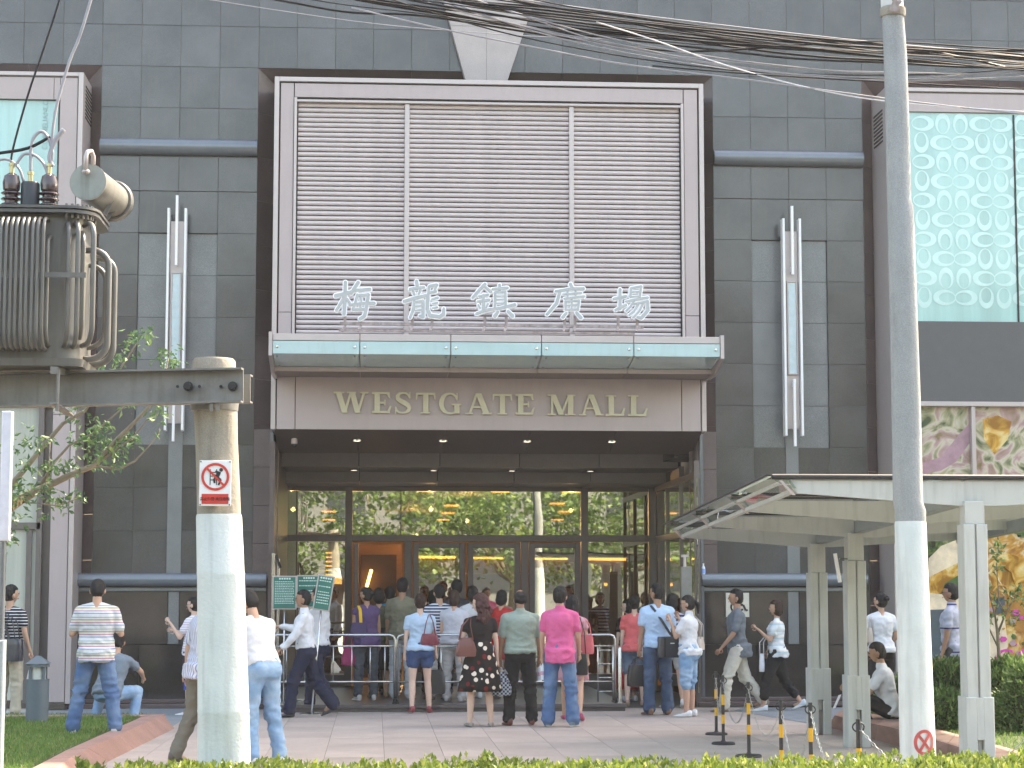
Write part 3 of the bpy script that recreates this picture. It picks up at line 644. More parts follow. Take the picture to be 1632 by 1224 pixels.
xg = ax(92, 300, PF)
for (z0, z1) in ((.12, az(60, 660, PF)), (az(60, 660, PF), az(60, 440, PF)), (az(60, 440, PF), zLt - .08)): panel(xg, LX - .08, z0, z1, par=lbo)
panel(ax(86, 130, PF), xg, zLt - .42, zLt - .08, par=lbo); panel(XL, ax(86, 130, PF), zLt - .42, zLt - .08, par=lbo)
MB().box(XL, xg - .03, PF + .08, PF + .12, az(40, 640, PF), zLt - .42).build('display_window', M_TEAL, mall)
zc = az(40, 640, PF)
MB().box(XL, xg - .16, PF + .08, PF + .12, .15, zc).build('curtained_window', M_CURT, mall)
mm_ = MB(); zq = az(30, 838, PF); mm_.cbox(XL, xg - .14, PF + .02, PF + .1, zq - .05, zq + .05, .004); mm_.cbox(xg - .20, xg - .12, PF + .02, PF + .1, .1, zc, .004); mm_.cbox(XL, xg, PF, PF + .1, zc - .06, zc + .06, .004)
mm_.cbox(xg - .34, xg - .26, PF + .04, PF + .1, .1, zq, .004); mm_.build('window_mullion', M_FRAME, mall)
vt = MB()
for k in range(9): z = az(135, 152 + k * 6, W); vt.box(LX - .001, LX + .006, PF + .25, PF + .85, z, z + .03)
vt.build('side_vent', M_DARK, lbo)
text_obj('window_lettering', 'CORNELIANI.COM', .11, (ax(75, 188, PF), PF + .075, az(75, 188, PF)), mat('faint_grey', (.22, .36, .36), .5), mall, rot=(math.pi/2, -math.pi/2, 0))

RX = ax(1418, 500, PF); zRt = az(1500, 140, PF)
xq = ax(1455, 500, PF)
zgt, zgb = az(1540, 181, PF), az(1540, 512, PF); zbd = az(1540, 640, PF)
rb = MB(); rb.box(RX + .01, xq, PF + .04, bd, .1, zRt - .02); rb.box(xq, XR, PF + .04, bd, zgt + .02, zRt - .02); rbo = rb.build('right_bay_frame', M_FRAME, mall)
t_ = MB(); t_.cbox(RX, RX + .07, PF, bd, .1, zRt, .006); t_.cbox(RX + .07, XR, PF, bd, zRt - .06, zRt, .006); t_.build('frame_rim', M_TRIM, rbo)
for (z0, z1) in ((.12, zbd), (zbd, zgb), (zgb, zRt - .08)): panel(RX + .08, xq - .02, z0, z1, par=rbo)
panel(xq - .02, XR, zgt + .02, zRt - .08, par=rbo)
MB().box(xq, XR, PF + .06, PF + .12, zgb, zgt + .02).build('display_window', M_TEAL, mall)
x2 = ax(1621, 350, PF); MB().box(x2 - .012, x2 + .012, PF + .04, PF + .06, zgb, zgt).build('window_mullion', M_DARK, mall)
MB().box(xq - .01, XR, PF + .03, PF + .3, zbd, zgb).build('spandrel_band', mat('spandrel_grey', (.085, .085, .088), .4, amt=.05), mall)
MB().cbox(xq, XR, PF, PF + .2, zbd - .07, zbd, .005).build('window_head', M_TRIM, mall)
vt = MB()
for k in range(9): z = az(1400, 190 + k * 6, W); vt.box(RX - .006, RX + .001, PF + .2, PF + .75, z, z + .03)
vt.build('side_vent', M_DARK, rbo)
# interlocking C pattern
def crescent(mb, cx, cz, a, b, ang, y, open_dir):
    n = 22; vs = []; fs = []
    for i in range(n + 1):
        t = 2 * math.pi * i / n
        o = (a * math.cos(t), b * math.sin(t)); k_ = .70; off = -.22 * a * open_dir
        q = (a * k_ * math.cos(t) + off * 1.0, b * .66 * math.sin(t))
        for (u, v) in (o, q):
            ur, vr = (u, v) if ang == 0 else (-v, u)
            vs.append((cx + ur, y, cz + vr))
    for i in range(n): fs.append((2*i, 2*i+1, 2*i+3, 2*i+2))
    mb.add(vs, fs)
pt = MB(); dxp, dzp = 66.5 / 107.6, 32.3 / 107.6; kk = 0
for row in range(12):
    cz = zgt - .15 - row * dzp
    for c_ in range(-1, 7):
        X0_ = xq + .06 + c_ * dxp
        for s_ in (-1, 1):
            kk += 1; yy_ = PF + .056 - (kk % 13) * .0002
            if (row + c_) % 2 == 0:
                if xq + .2 < X0_ + s_ * .15 < XR and zgb + .12 < cz < zgt - .1: crescent(pt, X0_ + s_ * .168, cz, .178, .120, 0, yy_, s_)
            elif xq + .12 < X0_ + s_ * .135 < XR and zgb + .17 < cz < zgt - .14: crescent(pt, X0_ + s_ * .138, cz, .165, .118, 1, yy_, 1 if row % 2 == 0 else -1)
pt.build('window_decal', mat('pale_decal', (.46, .68, .645), .12, coat=1, amt=.05), mall)
# posters: lower right windows
Yp = PF + .14
def shape(nm, pts, m, par, k, Y=Yp):
    MB().prism([(ax(x, y, Y), az(x, y, Y)) for x, y in pts], Y - .004 - .0022 * k, Y + .012 - .0001 * k).build(nm, m, par)
P_ = lambda n, c, **kw: mat('print_' + n, c, .25, coat=.4, amt=.22, scale=5, **kw)
po = thing('handbag_poster', 'shop window poster of a golden handbag with chain, green leaves and magenta letters', 'poster', (0, 0, 0))
shape('poster_sheet', [(1450, 650), (1760, 650), (1760, 1125), (1450, 1125)], P_('tan', (.50, .30, .14)), po, 0)
gold, gold2, pale, dk, gr, pk, mg, blu = P_('gold', (.62, .33, .04)), P_('amber', (.42, .18, .03)), P_('cream', (.75, .6, .42)), P_('ink', (.02, .03, .025)), P_('leaf', (.05, .12, .03)), P_('pink', (.40, .24, .28)), P_('magenta', (.65, .05, .35)), P_('slate', (.05, .08, .10))
def swirl(name, stops, sc, dist, stretch=(1, 1, 1)):
    m = mat('print_' + name, (.5, .5, .5), .22, coat=.6); nt = m.node_tree; N = nt.nodes; L = nt.links; tc = N.new('ShaderNodeTexCoord'); mp = N.new('ShaderNodeMapping'); mp.inputs['Scale'].default_value = stretch
    nz = N.new('ShaderNodeTexNoise'); nz.inputs['Scale'].default_value = sc; nz.inputs['Detail'].default_value = 3; nz.inputs['Distortion'].default_value = dist; L.new(tc.outputs['Object'], mp.inputs[0]); L.new(mp.outputs[0], nz.inputs['Vector'])
    cr = N.new('ShaderNodeValToRGB'); e = cr.color_ramp.elements; e[0].position = stops[0][0]; e[0].color = (*stops[0][1], 1); e[1].position = stops[1][0]; e[1].color = (*stops[1][1], 1)
    for p_, c_ in stops[2:]: q_ = e.new(p_); q_.color = (*c_, 1)
    L.new(nz.outputs[0], cr.inputs[0]); L.new(cr.outputs[0], N['Principled BSDF'].inputs['Base Color']); return m
SW1 = swirl('orange_swirl', [(.30, (.10, .04, .015)), (.42, (.38, .15, .03)), (.50, (.55, .27, .05)), (.56, (.62, .50, .32)), (.66, (.50, .24, .06)), (.74, (.05, .07, .03))], 1.7, 2.2)
SW_REFL = swirl('reflection_swirl', [(.34, (.05, .08, .04)), (.44, (.35, .33, .20)), (.50, (.55, .48, .38)), (.58, (.42, .26, .26)), (.70, (.20, .16, .06))], 2.4, 1.5)
SW3 = swirl('leafy', [(.38, (.008, .015, .008)), (.50, (.04, .08, .025)), (.60, (.12, .17, .05)), (.7, (.4, .36, .2))], 9, .6)
po.children[0].data.materials[0] = SW1
shape('poster_print', [(1440, 640), (1760, 640), (1760, 770), (1440, 770)], SW_REFL, po, .4)  # upper window: swirl colour stands in for mixed reflections in the glass
shape('poster_print', [(1476, 840), (1532, 836), (1536, 955), (1476, 962)], SW3, po, .45)
shape('poster_print', [(1605, 812), (1660, 812), (1660, 862), (1622, 856)], SW3, po, .47)
gold = swirl('gold_swirl', [(.36, (.30, .12, .01)), (.5, (.60, .32, .05)), (.62, (.72, .55, .25))], 3.5, 1.2)
k = 1
for m_, pts in ((pk, [(1470,738),(1500,728),(1530,690),(1545,675),(1549,700),(1525,735),(1500,750),(1470,756)]), (gold, [(1566,668),(1590,662),(1612,672),(1606,700),(1585,725),(1568,700)]),
                 (pale, [(1480,890),(1500,870),(1530,858),(1530,900),(1510,925),(1480,935)]), (gold, [(1480,920),(1510,905),(1530,895),(1530,930),(1500,945),(1480,950)]), (gr, [(1505,930),(1530,915),(1530,950),(1500,950)]), (pale, [(1480,945),(1530,950),(1530,975),(1480,975)]), (blu, [(1480,972),(1530,970),(1530,1060),(1480,1085)]), (pale, [(1480,1068),(1530,1040),(1530,1052),(1480,1082)]), (gold, [(1480,1085),(1530,1058),(1530,1125),(1480,1125)]),
                 (gr, [(1610,820),(1650,815),(1650,860),(1615,850)]), (gold, [(1575,900),(1600,880),(1632,890),(1660,900),(1660,960),(1600,955),(1580,930)]), (gold2, [(1572,930),(1600,945),(1640,960),(1640,1010),(1600,1000),(1575,975)]), (gold, [(1580,1000),(1610,985),(1632,1050),(1632,1090),(1576,1085)]), (pale, [(1578,985),(1600,980),(1606,1030),(1590,1060),(1576,1050)]), (blu, [(1583,955),(1600,950),(1602,975),(1588,980)])):
    shape('poster_print', pts, m_, po, k * .5); k += 1
def ribbon(pts, r, m_, nm='poster_print'):
    q = MB(); P3 = [at(x, y, Yp - .035) for x, y in pts]; q.tube(P3, r, 6); q.build(nm, m_, po)
ribbon([(1576,915),(1584,905),(1600,902),(1612,912),(1620,935),(1618,960)], .02, gold); ribbon([(1580,945),(1592,932),(1604,935),(1610,955),(1606,975)], .02, gold)
ribbon([(1582,900),(1592,925),(1604,945),(1618,955)], .008, pale)
text_obj('poster_lettering', 'CA', .42, at(1616, 1065, Yp - .04), mg, po, ext=.004)
for k_ in range(26): 
    x_, y_ = rnd.uniform(1576, 1632), rnd.uniform(960, 1080); s_ = rnd.uniform(2, 6)
    shape('poster_print', [(x_ + s_ * math.cos(a_), y_ + s_ * math.sin(a_) * rnd.uniform(.6, 1.3)) for a_ in np.arange(0, 6.2, 1.05)], rnd.choice([pale, pk, mg, gold, gr]), po, 12 + k_ * .3)
fm = MB(); zc2 = zbd
for p in (1553,): x_ = ax(p, 700, PF); fm.cbox(x_ - .03, x_ + .03, PF + .02, PF + .12, az(1553, 790, PF), zbd - .07, .004)
fm.cbox(xq, XR, PF + .02, PF + .12, az(1553, 790, PF) - .35, az(1553, 790, PF), .004); fm.build('window_mullion', M_TRIM, mall)
MB().box(xq - .02, xq + .06, PF + .02, PF + .2, .1, zbd - .07).box(xq, XR, PF - .0, PF + .4, 0, .25).build('window_base', M_BROWN, mall)
MB().box(xq, XR, Yp + .03, Yp + .3, .1, zbd).build('shop_back', M_DARK, mall)

# ------------------------------------------------ wall lamps
def wall_lamp(cx, ytop, yb_, lab):
    Yl = W - .28
    k = lambda dx, y: (ax(cx + dx, y, Yl) - X, az(cx, y, Yl) - Z)
    X = ax(cx, (ytop + yb_) / 2, Yl); Z = az(cx, (ytop + yb_) / 2, Yl)
    r = thing('wall_lamp', lab, 'wall lamp', (X, Yl, Z), group='tall metal lamps on the granite wall')
    z = lambda y: az(cx, y, Yl) - Z
    U = 1 / (FPX / Yl)
    H = yb_ - ytop; f = lambda t: z(ytop + H * t)
    MB().cbox(-11*U, 11*U, .03, .10, f(.925), f(.10), .006).build('back_plate', M_TRIM, r)
    for s_ in (-1, 1): MB().cbox(s_*13.5*U - .018, s_*13.5*U + .018, -.06, .10, f(.955), f(.05), .005).build('side_rail', M_WHITE, r)
    MB().cbox(-.02, .02, -.10, -.05, f(.285), f(0), .005).box(-.015, .015, -.05, .04, f(.27), f(.25)).build('upper_fin', M_WHITE, r)
    MB().cbox(-.02, .02, -.10, -.05, f(1), f(.72), .005).box(-.015, .015, -.05, .04, f(.75), f(.73)).build('lower_fin', M_WHITE, r)
    fr_ = MB(); a, b = f(.70), f(.31); w_ = 8.5 * U
    fr_.cbox(-w_, -w_ + .02, -.02, .04, a, b); fr_.cbox(w_ - .02, w_, -.02, .04, a, b); fr_.cbox(-w_ + .02, w_ - .02, -.02, .04, b - .02, b); fr_.cbox(-w_ + .02, w_ - .02, -.02, .04, a, a + .02); fr_.build('lens_frame', M_TRIM, r)
    MB().box(-w_ + .022, w_ - .022, .0, .03, a + .02, b - .02).build('glass_lens', mat('lens_glass', (.48, .6, .62), .2, amt=.1, coat=.5), r)
    MB().box(-.1, .1, .10, .34, f(.6), f(.4)).build('wall_bracket', M_DARK, r)
wall_lamp(280, 313, 704, 'tall white metal wall lamp left of the portal, behind the transformer beam')
wall_lamp(1263, 330, 712, 'tall white metal wall lamp right of the portal, above the glass walkway roof')
# ================================================================== ground
M_GROUND = mat('street_asphalt', (.06, .06, .062), .85, amt=.15, scale=2, bump=.3)
M_PAVE = mat('pinkish_granite_paving', (.43, .362, .322), .55, amt=.18, scale=.8, tile=.05, dirt=.12, speck=.16, bump=.1, bscale=90)
M_PAVJ = mat('paving_joint', (.19, .165, .15), .9)
M_BLUEP = mat('blue_grey_paving', (.24, .27, .29), .6, amt=.1, scale=2, speck=.1)
M_KERB = mat('pink_granite_kerb', (.34, .20, .165), .45, amt=.16, scale=2.5, tile=.08, speck=.25)
MB().add([(-220, -200, -.03), (220, -200, -.03), (220, 120, -.03), (-220, 120, -.03)], [(0,1,2,3)]).build('ground', M_GROUND, kind='structure')
pl = MB().box(-9, 12, 14.2, 29.9, -.028, -.004).box(-4, 5.6, 29.9, 36, -.028, -.004).build('plaza_paving', M_PAVJ, kind='structure')
tw, th_ = .63, .93
NX0 = ax(598, 1000, 25)  # joints run straight away from the street
for j in range(14):
    for i in range(-8, 14):
        x, y = i * tw + .12, 29.84 - (j + 1) * th_
        if y < 16.9 or x < ax(-40, 1200, y) or x > ax(1500, 1200, y): continue
        piece('paving_slab', tw - .006, th_ - .006, .02, M_PAVE, pl, (x, y, -.02 + rnd.uniform(-.0008, .0008)), .0015)
# bluish strips beside the facade
MB().box(-9, ax(300, 1130, 28.5), 26.2, 30.3, -.002, .004).build('side_pavement', M_BLUEP, kind='structure')
p = [gnd(1185, 1128), gnd(1170, 1133), gnd(1300, 1155), gnd(1420, 1168), gnd(1500, 1128)]
MB().add([(q.x, q.y, .005) for q in p], [(0,1,2,3,4)]).build('side_pavement', M_BLUEP, kind='structure')
# planters
def planter(inner, outer, foot, zt, lawn_pts, nm, seg):
    par = MB().prism([(0,0),(.01,0),(.01,.01)], 0, .01)
    rt = link(nm, None, None, kind='structure')
    for k in range(len(outer) - 1):
        for t in range(seg[k]):
            a, b = t / seg[k] + .002, (t + 1) / seg[k] - .002
            L_ = lambda A, s: A[k] + (A[k+1] - A[k]) * s
            vs = [Vector((q.x, q.y, z)) for q, z in ((L_(foot, a), 0), (L_(foot, b), 0), (L_(outer, b), zt), (L_(outer, a), zt), (L_(inner, a), zt), (L_(inner, b), zt), (L_(inner, a), 0), (L_(inner, b), 0))]
            MB().add(vs, [(0,1,2,3),(3,2,5,4),(0,3,4,6),(1,7,5,2),(4,5,7,6)]).build('kerb_stone', M_KERB, rt)
    return rt
zt = .16
outer = [gnd(261, 1139, zt), gnd(140, 1192, zt), gnd(20, 1262, zt)]; foot = [gnd(278, 1161), gnd(174, 1213), gnd(60, 1290)]; inner = [gnd(225, 1143, zt), gnd(105, 1196, zt), gnd(-20, 1262, zt)]
planter(inner, outer, foot, zt, None, 'left_planter_kerb', (3, 4))
outer2 = [gnd(261, 1139, zt), gnd(-60, 1139, zt)]
ll = [gnd(x, y, .12) for x, y in ((240, 1141), (225, 1143), (105, 1196), (-20, 1262), (-420, 1262), (-420, 1141))]
M_SOIL = mat('lawn_soil', (.05, .065, .02), .9, amt=.3, scale=3)
MB().add([(q.x, q.y, .12) for q in ll], [tuple(range(len(ll)))]).build('lawn_soil', M_SOIL, kind='structure')
back = gnd(261, 1139, zt)
MB().cbox(-9, back.x, back.y - .04, back.y + .22, 0, zt - .005, .01).build('planter_back_kerb', M_KERB, kind='structure')
z2 = .22
outr = [gnd(1330, 1140, z2), gnd(1437, 1163, z2), gnd(1600, 1212, z2), gnd(1760, 1262, z2)]; ftr = [gnd(1318, 1158), gnd(1437, 1191), gnd(1600, 1240), gnd(1760, 1290)]; inr = [gnd(1345, 1128, z2), gnd(1450, 1150, z2), gnd(1610, 1193, z2), gnd(1780, 1245, z2)]
planter(inr, outr, ftr, z2, None, 'right_planter_kerb', (3, 4, 3))
lr = [inr[0], inr[1], inr[2], inr[3], gnd(2000, 1240, z2), gnd(2000, 1112, z2), gnd(1400, 1112, z2)]
MB().add([(q.x, q.y, .19) for q in lr], [tuple(range(len(lr)))]).build('planter_soil', M_SOIL, kind='structure')
# grass blades
def in_poly(x, y, P):
    c = False; n = len(P)
    for i in range(n):
        a, b = P[i], P[(i+1) % n]
        if (a.y > y) != (b.y > y) and x < (b.x - a.x) * (y - a.y) / (b.y - a.y) + a.x: c = not c
    return c
def grass(P, n, z, nm, xr):
    xs_ = [p.x for p in P]; ys_ = [p.y for p in P]; pts = []
    while len(pts) < n:
        x, y = rnd.uniform(max(min(xs_), xr[0]), min(max(xs_), xr[1])), rnd.uniform(min(ys_), max(ys_))
        if in_poly(x, y, P): pts.append((x, y, z))
    rs = np.random.RandomState(5); D = rs.normal(size=(n, 3)) * .45; D[:, 2] = 1
    leaves('grass', pts, D, .05, leafmat('grass_blade', (.08, .17, .03), (.19, .32, .07), (.34, .33, .13)), fold=.1, wid=.14, kind='stuff')
grass(ll, 60000, .12, 'grass', (-8, 0)); grass(lr, 20000, .19, 'grass', (5.5, 9.5))

# hedge in front
M_HEDGE = leafmat('hedge_leaf', (.10, .16, .025), (.24, .30, .06), (.38, .38, .12), .35)
M_TWIG = mat('twig', (.10, .075, .05), .8)
rs = np.random.RandomState(11)
P, D = [], []
hz0 = .0
for i in range(46000):
    x = rs.uniform(-4.2, 7.2); y = 12.6 + rs.uniform(0, 1.0)
    top = .60 + .045 * noise.noise(Vector((x * 2.3, y * 2, 3))) + .085 * noise.noise(Vector((x * 7, y * 6, 9))) - (.12 if (x < ax(110, 1210, 13) or ax(180,1200,13) > x > ax(150,1200,13)) else 0) + (.02 if x > 3.2 else 0)
    z = top - abs(rs.normal()) * .07 if rs.rand() < .75 else rs.uniform(0, top)
    P.append((x, y, z)); D.append((rs.normal() * .6, rs.normal() * .6 - .1, .7 + rs.rand()))
hd = thing('clipped_hedge', 'sunlit yellow green clipped hedge along the bottom of the view', 'hedge', (1.5, 13, 0))
h_ = leaves('hedge_leaves', np.array(P) - np.array([1.5, 13, 0]), D, .042, M_HEDGE, hd, fold=.5, wid=.55, kind='stuff')
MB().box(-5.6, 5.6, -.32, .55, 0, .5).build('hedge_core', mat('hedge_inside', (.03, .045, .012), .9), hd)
# ================================================================== leftmost utility pole, beams, transformer
M_POLEC = mat('weathered_concrete', (.30, .27, .22), .85, amt=.16, scale=4, speck=.15, bump=.5, bscale=30, dirt=.35)
M_POLEG = mat('grey_concrete', (.30, .315, .315), .85, amt=.10, scale=3, speck=.15, bump=.6, bscale=50, dirt=.18)
M_PWHITE = mat('white_pole_paint', (.60, .64, .62), .65, amt=.08, scale=3, bump=.4, bscale=40, dirt=.22)
M_STEELB = mat('galvanised_beam', (.21, .205, .19), .6, metal=.35, amt=.2, scale=4, dirt=.35, bump=.15)
M_TRANS = mat('transformer_grey', (.14, .138, .128), .38, metal=.15, amt=.12, scale=3, dirt=.45)
M_CER = mat('brown_ceramic', (.07, .045, .045), .2, coat=.6)
M_RED = mat('sign_red', (.62, .045, .03), .5)
YP = 14.0
def pole_c(px, py, Y): return at(px, py, Y)
lp = thing('utility_pole', 'thick short concrete pole painted white below, holding the transformer beam, with a no climbing sign', 'utility pole', (ax(357, 1300, YP), YP, 0))
o0 = lp.location
def pole_rings(rows, Y, o, z0=None, n=28):
    out = []
    for px, py, rp in rows:
        c = at(px, py, Y); r = rp * c.y / FPX
        out.append([(c.x - o.x + math.cos(2*math.pi*j/n) * r, math.sin(2*math.pi*j/n) * r, c.z) for j in range(n)])
    return out
jt = lambda y: y
MB().loft(pole_rings([(349, 822, 34.5), (348, 780, 34), (345, 700, 33.5), (343, 640, 35), (342, 606, 35), (341, 576, 34), (341, 572, 31)], YP, o0)).build('concrete_shaft', M_POLEC, lp, smooth=50)
MB().loft(pole_rings([(360, 1420, 46), (357, 1215, 41.5), (356, 1136, 40), (356, 1133, 40.6), (355.8, 1130, 40), (352, 918, 37.2), (352, 914, 37.9), (351.6, 911, 37.2), (349, 824, 36), (349, 820, 35)], YP, o0)).build('white_painted_shaft', M_PWHITE, lp, smooth=50)
MB().loft(pole_rings([(342, 655, 37), (342, 642, 38.5), (342, 640, 36)], YP, o0)).build('pole_clamp', M_STEELB, lp, smooth=50)
# sign plate
sgn = thing('no_climbing_sign', 'white plate with a red no climbing symbol and Chinese text on the left pole', 'sign', at(343, 770, YP - .19))
s0 = sgn.location; US = (YP - .19) / FPX
def rel(px, py, Y, o): p = at(px, py, Y); return (p.x - o.x, p.y - o.y, p.z - o.z)
MB().cbox(-25 * US, 25 * US, 0, .006, -36 * US, 36 * US, .002).build('plate', M_WHITE, sgn)
def ringm(r0, r1, y, m, cx, cz, nm, n=32):
    q = MB(); vs = []
    for i in range(n): t = 2*math.pi*i/n; vs += [(cx + r1*math.cos(t), y, cz + r1*math.sin(t)), (cx + r0*math.cos(t), y, cz + r0*math.sin(t))]
    q.add(vs, [(2*i, 2*i+1, (2*i+3) % (2*n), (2*i+2) % (2*n)) for i in range(n)]); return q.build(nm, m, sgn)
cz_ = 10 * US
q = MB()
def st2(q, a, b, w_, y): q.beam((a[0]*US, y, a[1]*US + cz_), (b[0]*US, y, b[1]*US + cz_), w_*US, .0015, (0, 1, 0))
for a, b, w_ in (((-8, 12), (-8, -13), 1.3), ((2, 12), (2, -13), 1.3), ((-8, 7), (2, 7), 1.2), ((-8, 1), (2, 1), 1.2), ((-8, -5), (2, -5), 1.2), ((6, 8), (3, 0), 6), ((4, 1), (-3, 3), 3), ((3, 0), (9, -5), 3), ((9, -5), (5, -13), 3), ((4, 0), (-2, -3), 3), ((-2, -3), (-1, -10), 3), ((7, 7), (0, 9), 2)): st2(q, a, b, w_, -.002 - .0002 * len(q.f) / 6)
q.ell((9 * US, -.003, cz_ + 11 * US), (3 * US, .001, 3 * US), 10, 5)
q.build('climber_symbol', M_BLACK, sgn)
ringm(18 * US, 22 * US, -.006, M_RED, 0, cz_, 'red_ring')
MB().beam((-14*US, -.0065, 14*US + cz_), (14*US, -.0065, -14*US + cz_), 3.4*US, .001, (0, 1, 0)).build('red_slash', M_RED, sgn)
MB().box(-21*US, 21*US, -.003, -.001, -33*US, -17*US).build('red_panel', M_RED, sgn)
text_obj('sign_text', '禁止攀登 高压危险', 5.6*US, (0, -.004, -27*US), mat('dark_red_text', (.12, .01, .01), .5), sgn, ext=.0005, off=.0006)
sb = MB()
for x_, z_ in ((-23, 34), (23, 34), (-23, -34), (23, -34)): sb.ell((x_*US, -.003, z_*US), (.006, .003, .006), 8, 5)
sb.build('plate_bolt', M_STEELB, sgn, kind='stuff')

# beams (two channels clamped either side of the pole)
bm = thing('transformer_beam', 'weathered steel channel beam running left from the short pole under the transformer', 'beam', (0, 0, 0))
def channel(a, b, h, w_, side, nm='steel_channel'):
    a, b = Vector(a), Vector(b); q = MB(); q.beam(a, b, .012, h); n = (b - a).normalized().cross(Vector((0, 0, 1))) * side
    for s_ in (1, -1): o = n * (w_ / 2) + Vector((0, 0, s_ * (h / 2 - .005))); q.beam(a + o, b + o, w_ + .012 * 0, .013)
    return q.build(nm, M_STEELB, bm)
Yb1 = YP - .24; Yb2 = YP + .26
pR = at(388, 615, Yb1); dir_ = Vector((-1, .14, -.012))
channel(pR, pR + dir_ * 3.4, .235, .085, -1)
pR2 = at(399, 619, Yb2); channel(pR2, pR2 + dir_ * 3.6, .20, .085, 1)
bo = MB()
for px in (300, 371): c = at(px, 616, Yb1 - .01); bo.tube([c + Vector((0, .08, 0)), c + Vector((0, -.045, 0))], .022, 6); bo.tube([c + Vector((0, .02, 0)), c + Vector((0, -.012, 0))], .034, 12)
for px in (318, 352, 283): c = at(px, 616, Yb1 - .01); bo.tube([c + Vector((0, .02, 0)), c + Vector((0, -.009, 0))], .011, 8)
bo.build('beam_bolt', M_BLACK, bm, kind='stuff')
q = MB(); 
for px in (337, 347): a, b = at(px, 640, Yb1 - .02), at(px, 655, Yb1 - .02); q.beam(a, b, .02, .03, (0, 1, 0))
a, b = at(93, 588, Yb1 - .08), at(91, 655, Yb1 - .08); q.tube([a, b], .012, 6)
a, b = at(85, 642, Yb1 - .1), at(112, 662, Yb1 + .25); q.beam(a, b, .055, .012); a, b = at(86, 590, Yb1 - .1), at(112, 596, Yb1 + .3); q.beam(a, b, .05, .05)
q.build('clamp_bracket', M_STEELB, bm)

# transformer
YT = 14.05
tf = thing('transformer', 'grey oil filled transformer with curved cooling pipes and round tank sitting on the beam', 'transformer', (ax(10, 590, YT), YT, az(10, 592, YT)))
t0 = tf.location; T = lambda px, py, dy=0.0: Vector(rel(px, py, YT + dy, t0)) ; UT = YT / FPX
zt_, zb_ = T(60, 352, -.1).z, T(60, 578, -.1).z
xR = T(137, 450, -.1).x; xLft = xR - 1.35; dpt = .36
def rounded(x0, x1, d, r, z, n=5, oy=0):
    pts = []
    for cx, cy, a0 in ((x1 - r, -d + r, -90), (x1 - r, d - r, 0), (x0 + r, d - r, 90), (x0 + r, -d + r, 180)):
        for k in range(n): a = R(a0 + 90 * k / (n - 1)); pts.append((cx + math.cos(a) * r, oy + cy + math.sin(a) * r, z))
    return pts
MB().loft([rounded(xLft, xR, dpt, .16, zb_), rounded(xLft, xR, dpt, .16, zt_)]).build('oil_tank', M_TRANS, tf, smooth=40)
MB().loft([rounded(xLft - .06, xR + .10, dpt + .08, .2, zt_ - .0), rounded(xLft - .06, xR + .10, dpt + .08, .2, zt_ + .022)]).loft([rounded(xLft - .07, xR + .11, dpt + .09, .2, zt_ + .03), rounded(xLft - .07, xR + .11, dpt + .09, .2, zt_ + .048)]).build('tank_lid', mat('transformer_lid', (.1, .1, .095), .45, dirt=.3), tf, smooth=40)
MB().loft([rounded(xLft, xR + .02, dpt + .02, .1, zb_ - .05), rounded(xLft, xR + .03, dpt + .03, .1, zb_)]).build('tank_base', M_TRANS, tf, smooth=40)
lbq = MB()
for k in range(14): 
    a = R(-90 + k * 14); lbq.tube([(xR - .1 + math.cos(a) * .16, -dpt + .1 + math.sin(a) * .13 if k < 7 else dpt * (k - 9) / 5, zt_ - .03), (xR - .1 + math.cos(a) * .16, -dpt + .1 + math.sin(a) * .13 if k < 7 else dpt * (k - 9) / 5, zt_ + .07)], .010, 6)
lbq.build('lid_bolt', M_STEELB, tf, kind='stuff')
def pipe_loop(x, y0, out, z0, z1, r, par=tf, dirv=(0, -1), bend=.12):
    d = Vector((dirv[0], dirv[1], 0)); b0 = Vector((x, y0, 0)); pts = []
    pts.append(b0 + Vector((0, 0, z1)))
    for k in range(7): a = math.pi / 2 * k / 6; pts.append(b0 + d * (out - bend + bend * math.sin(a)) + Vector((0, 0, z1 - bend * 0.9 * (1 - math.cos(a)))))
    for k in range(7): a = math.pi / 2 * k / 6; pts.append(b0 + d * (out - bend + bend * math.cos(a)) + Vector((0, 0, z0 + bend * (1 - math.sin(a)))))
    pts.append(b0 + Vector((0, 0, z0)))
    MB().tube(pts, r, 10).build('cooling_pipe', M_TRANS, par, smooth=True)
for px in (-42, -34, -26, -18, -9, 0, 8.5, 17, 25, 34, 42, 51, 59, 68):
    x = T(px, 450, -.55).x; pipe_loop(x, -dpt + .02, .22, zb_ + .06, zt_ - .045, .0118)
x = T(74, 450, -.5).x; pipe_loop(x, -dpt + .02, .15, zb_ + .09, zt_ - .16, .0145)
for px, o_, dz_ in ((99, .16, 0), (114, .17, 0), (124, .1, .06)): pipe_loop(T(px, 450, -.45).x, -dpt + .05, o_, zb_ + .09 + dz_, zt_ - .06 - dz_, .017, dirv=(.25, -.97))
pipe_loop(T(128, 450, -.4).x, -dpt + .1, .20, zb_ + .1, zt_ - .06, .019, dirv=(.45, -.9))
for y_, o_, dz_ in ((-.15, .17, 0), (.02, .13, .1), (.16, .17, .0)): pipe_loop(xR - .01, y_, o_, zb_ + .02 + dz_, zt_ - .21 - dz_ * .8, .024 if dz_ == 0 else .018, dirv=(1, 0))
MB().beam((xLft, -dpt - .225, (zt_ + zb_) / 2 + .04), (T(138, 450, -.5).x, -dpt - .18, (zt_ + zb_) / 2 + .05), .008, .035).build('pipe_brace', M_TRANS, tf)
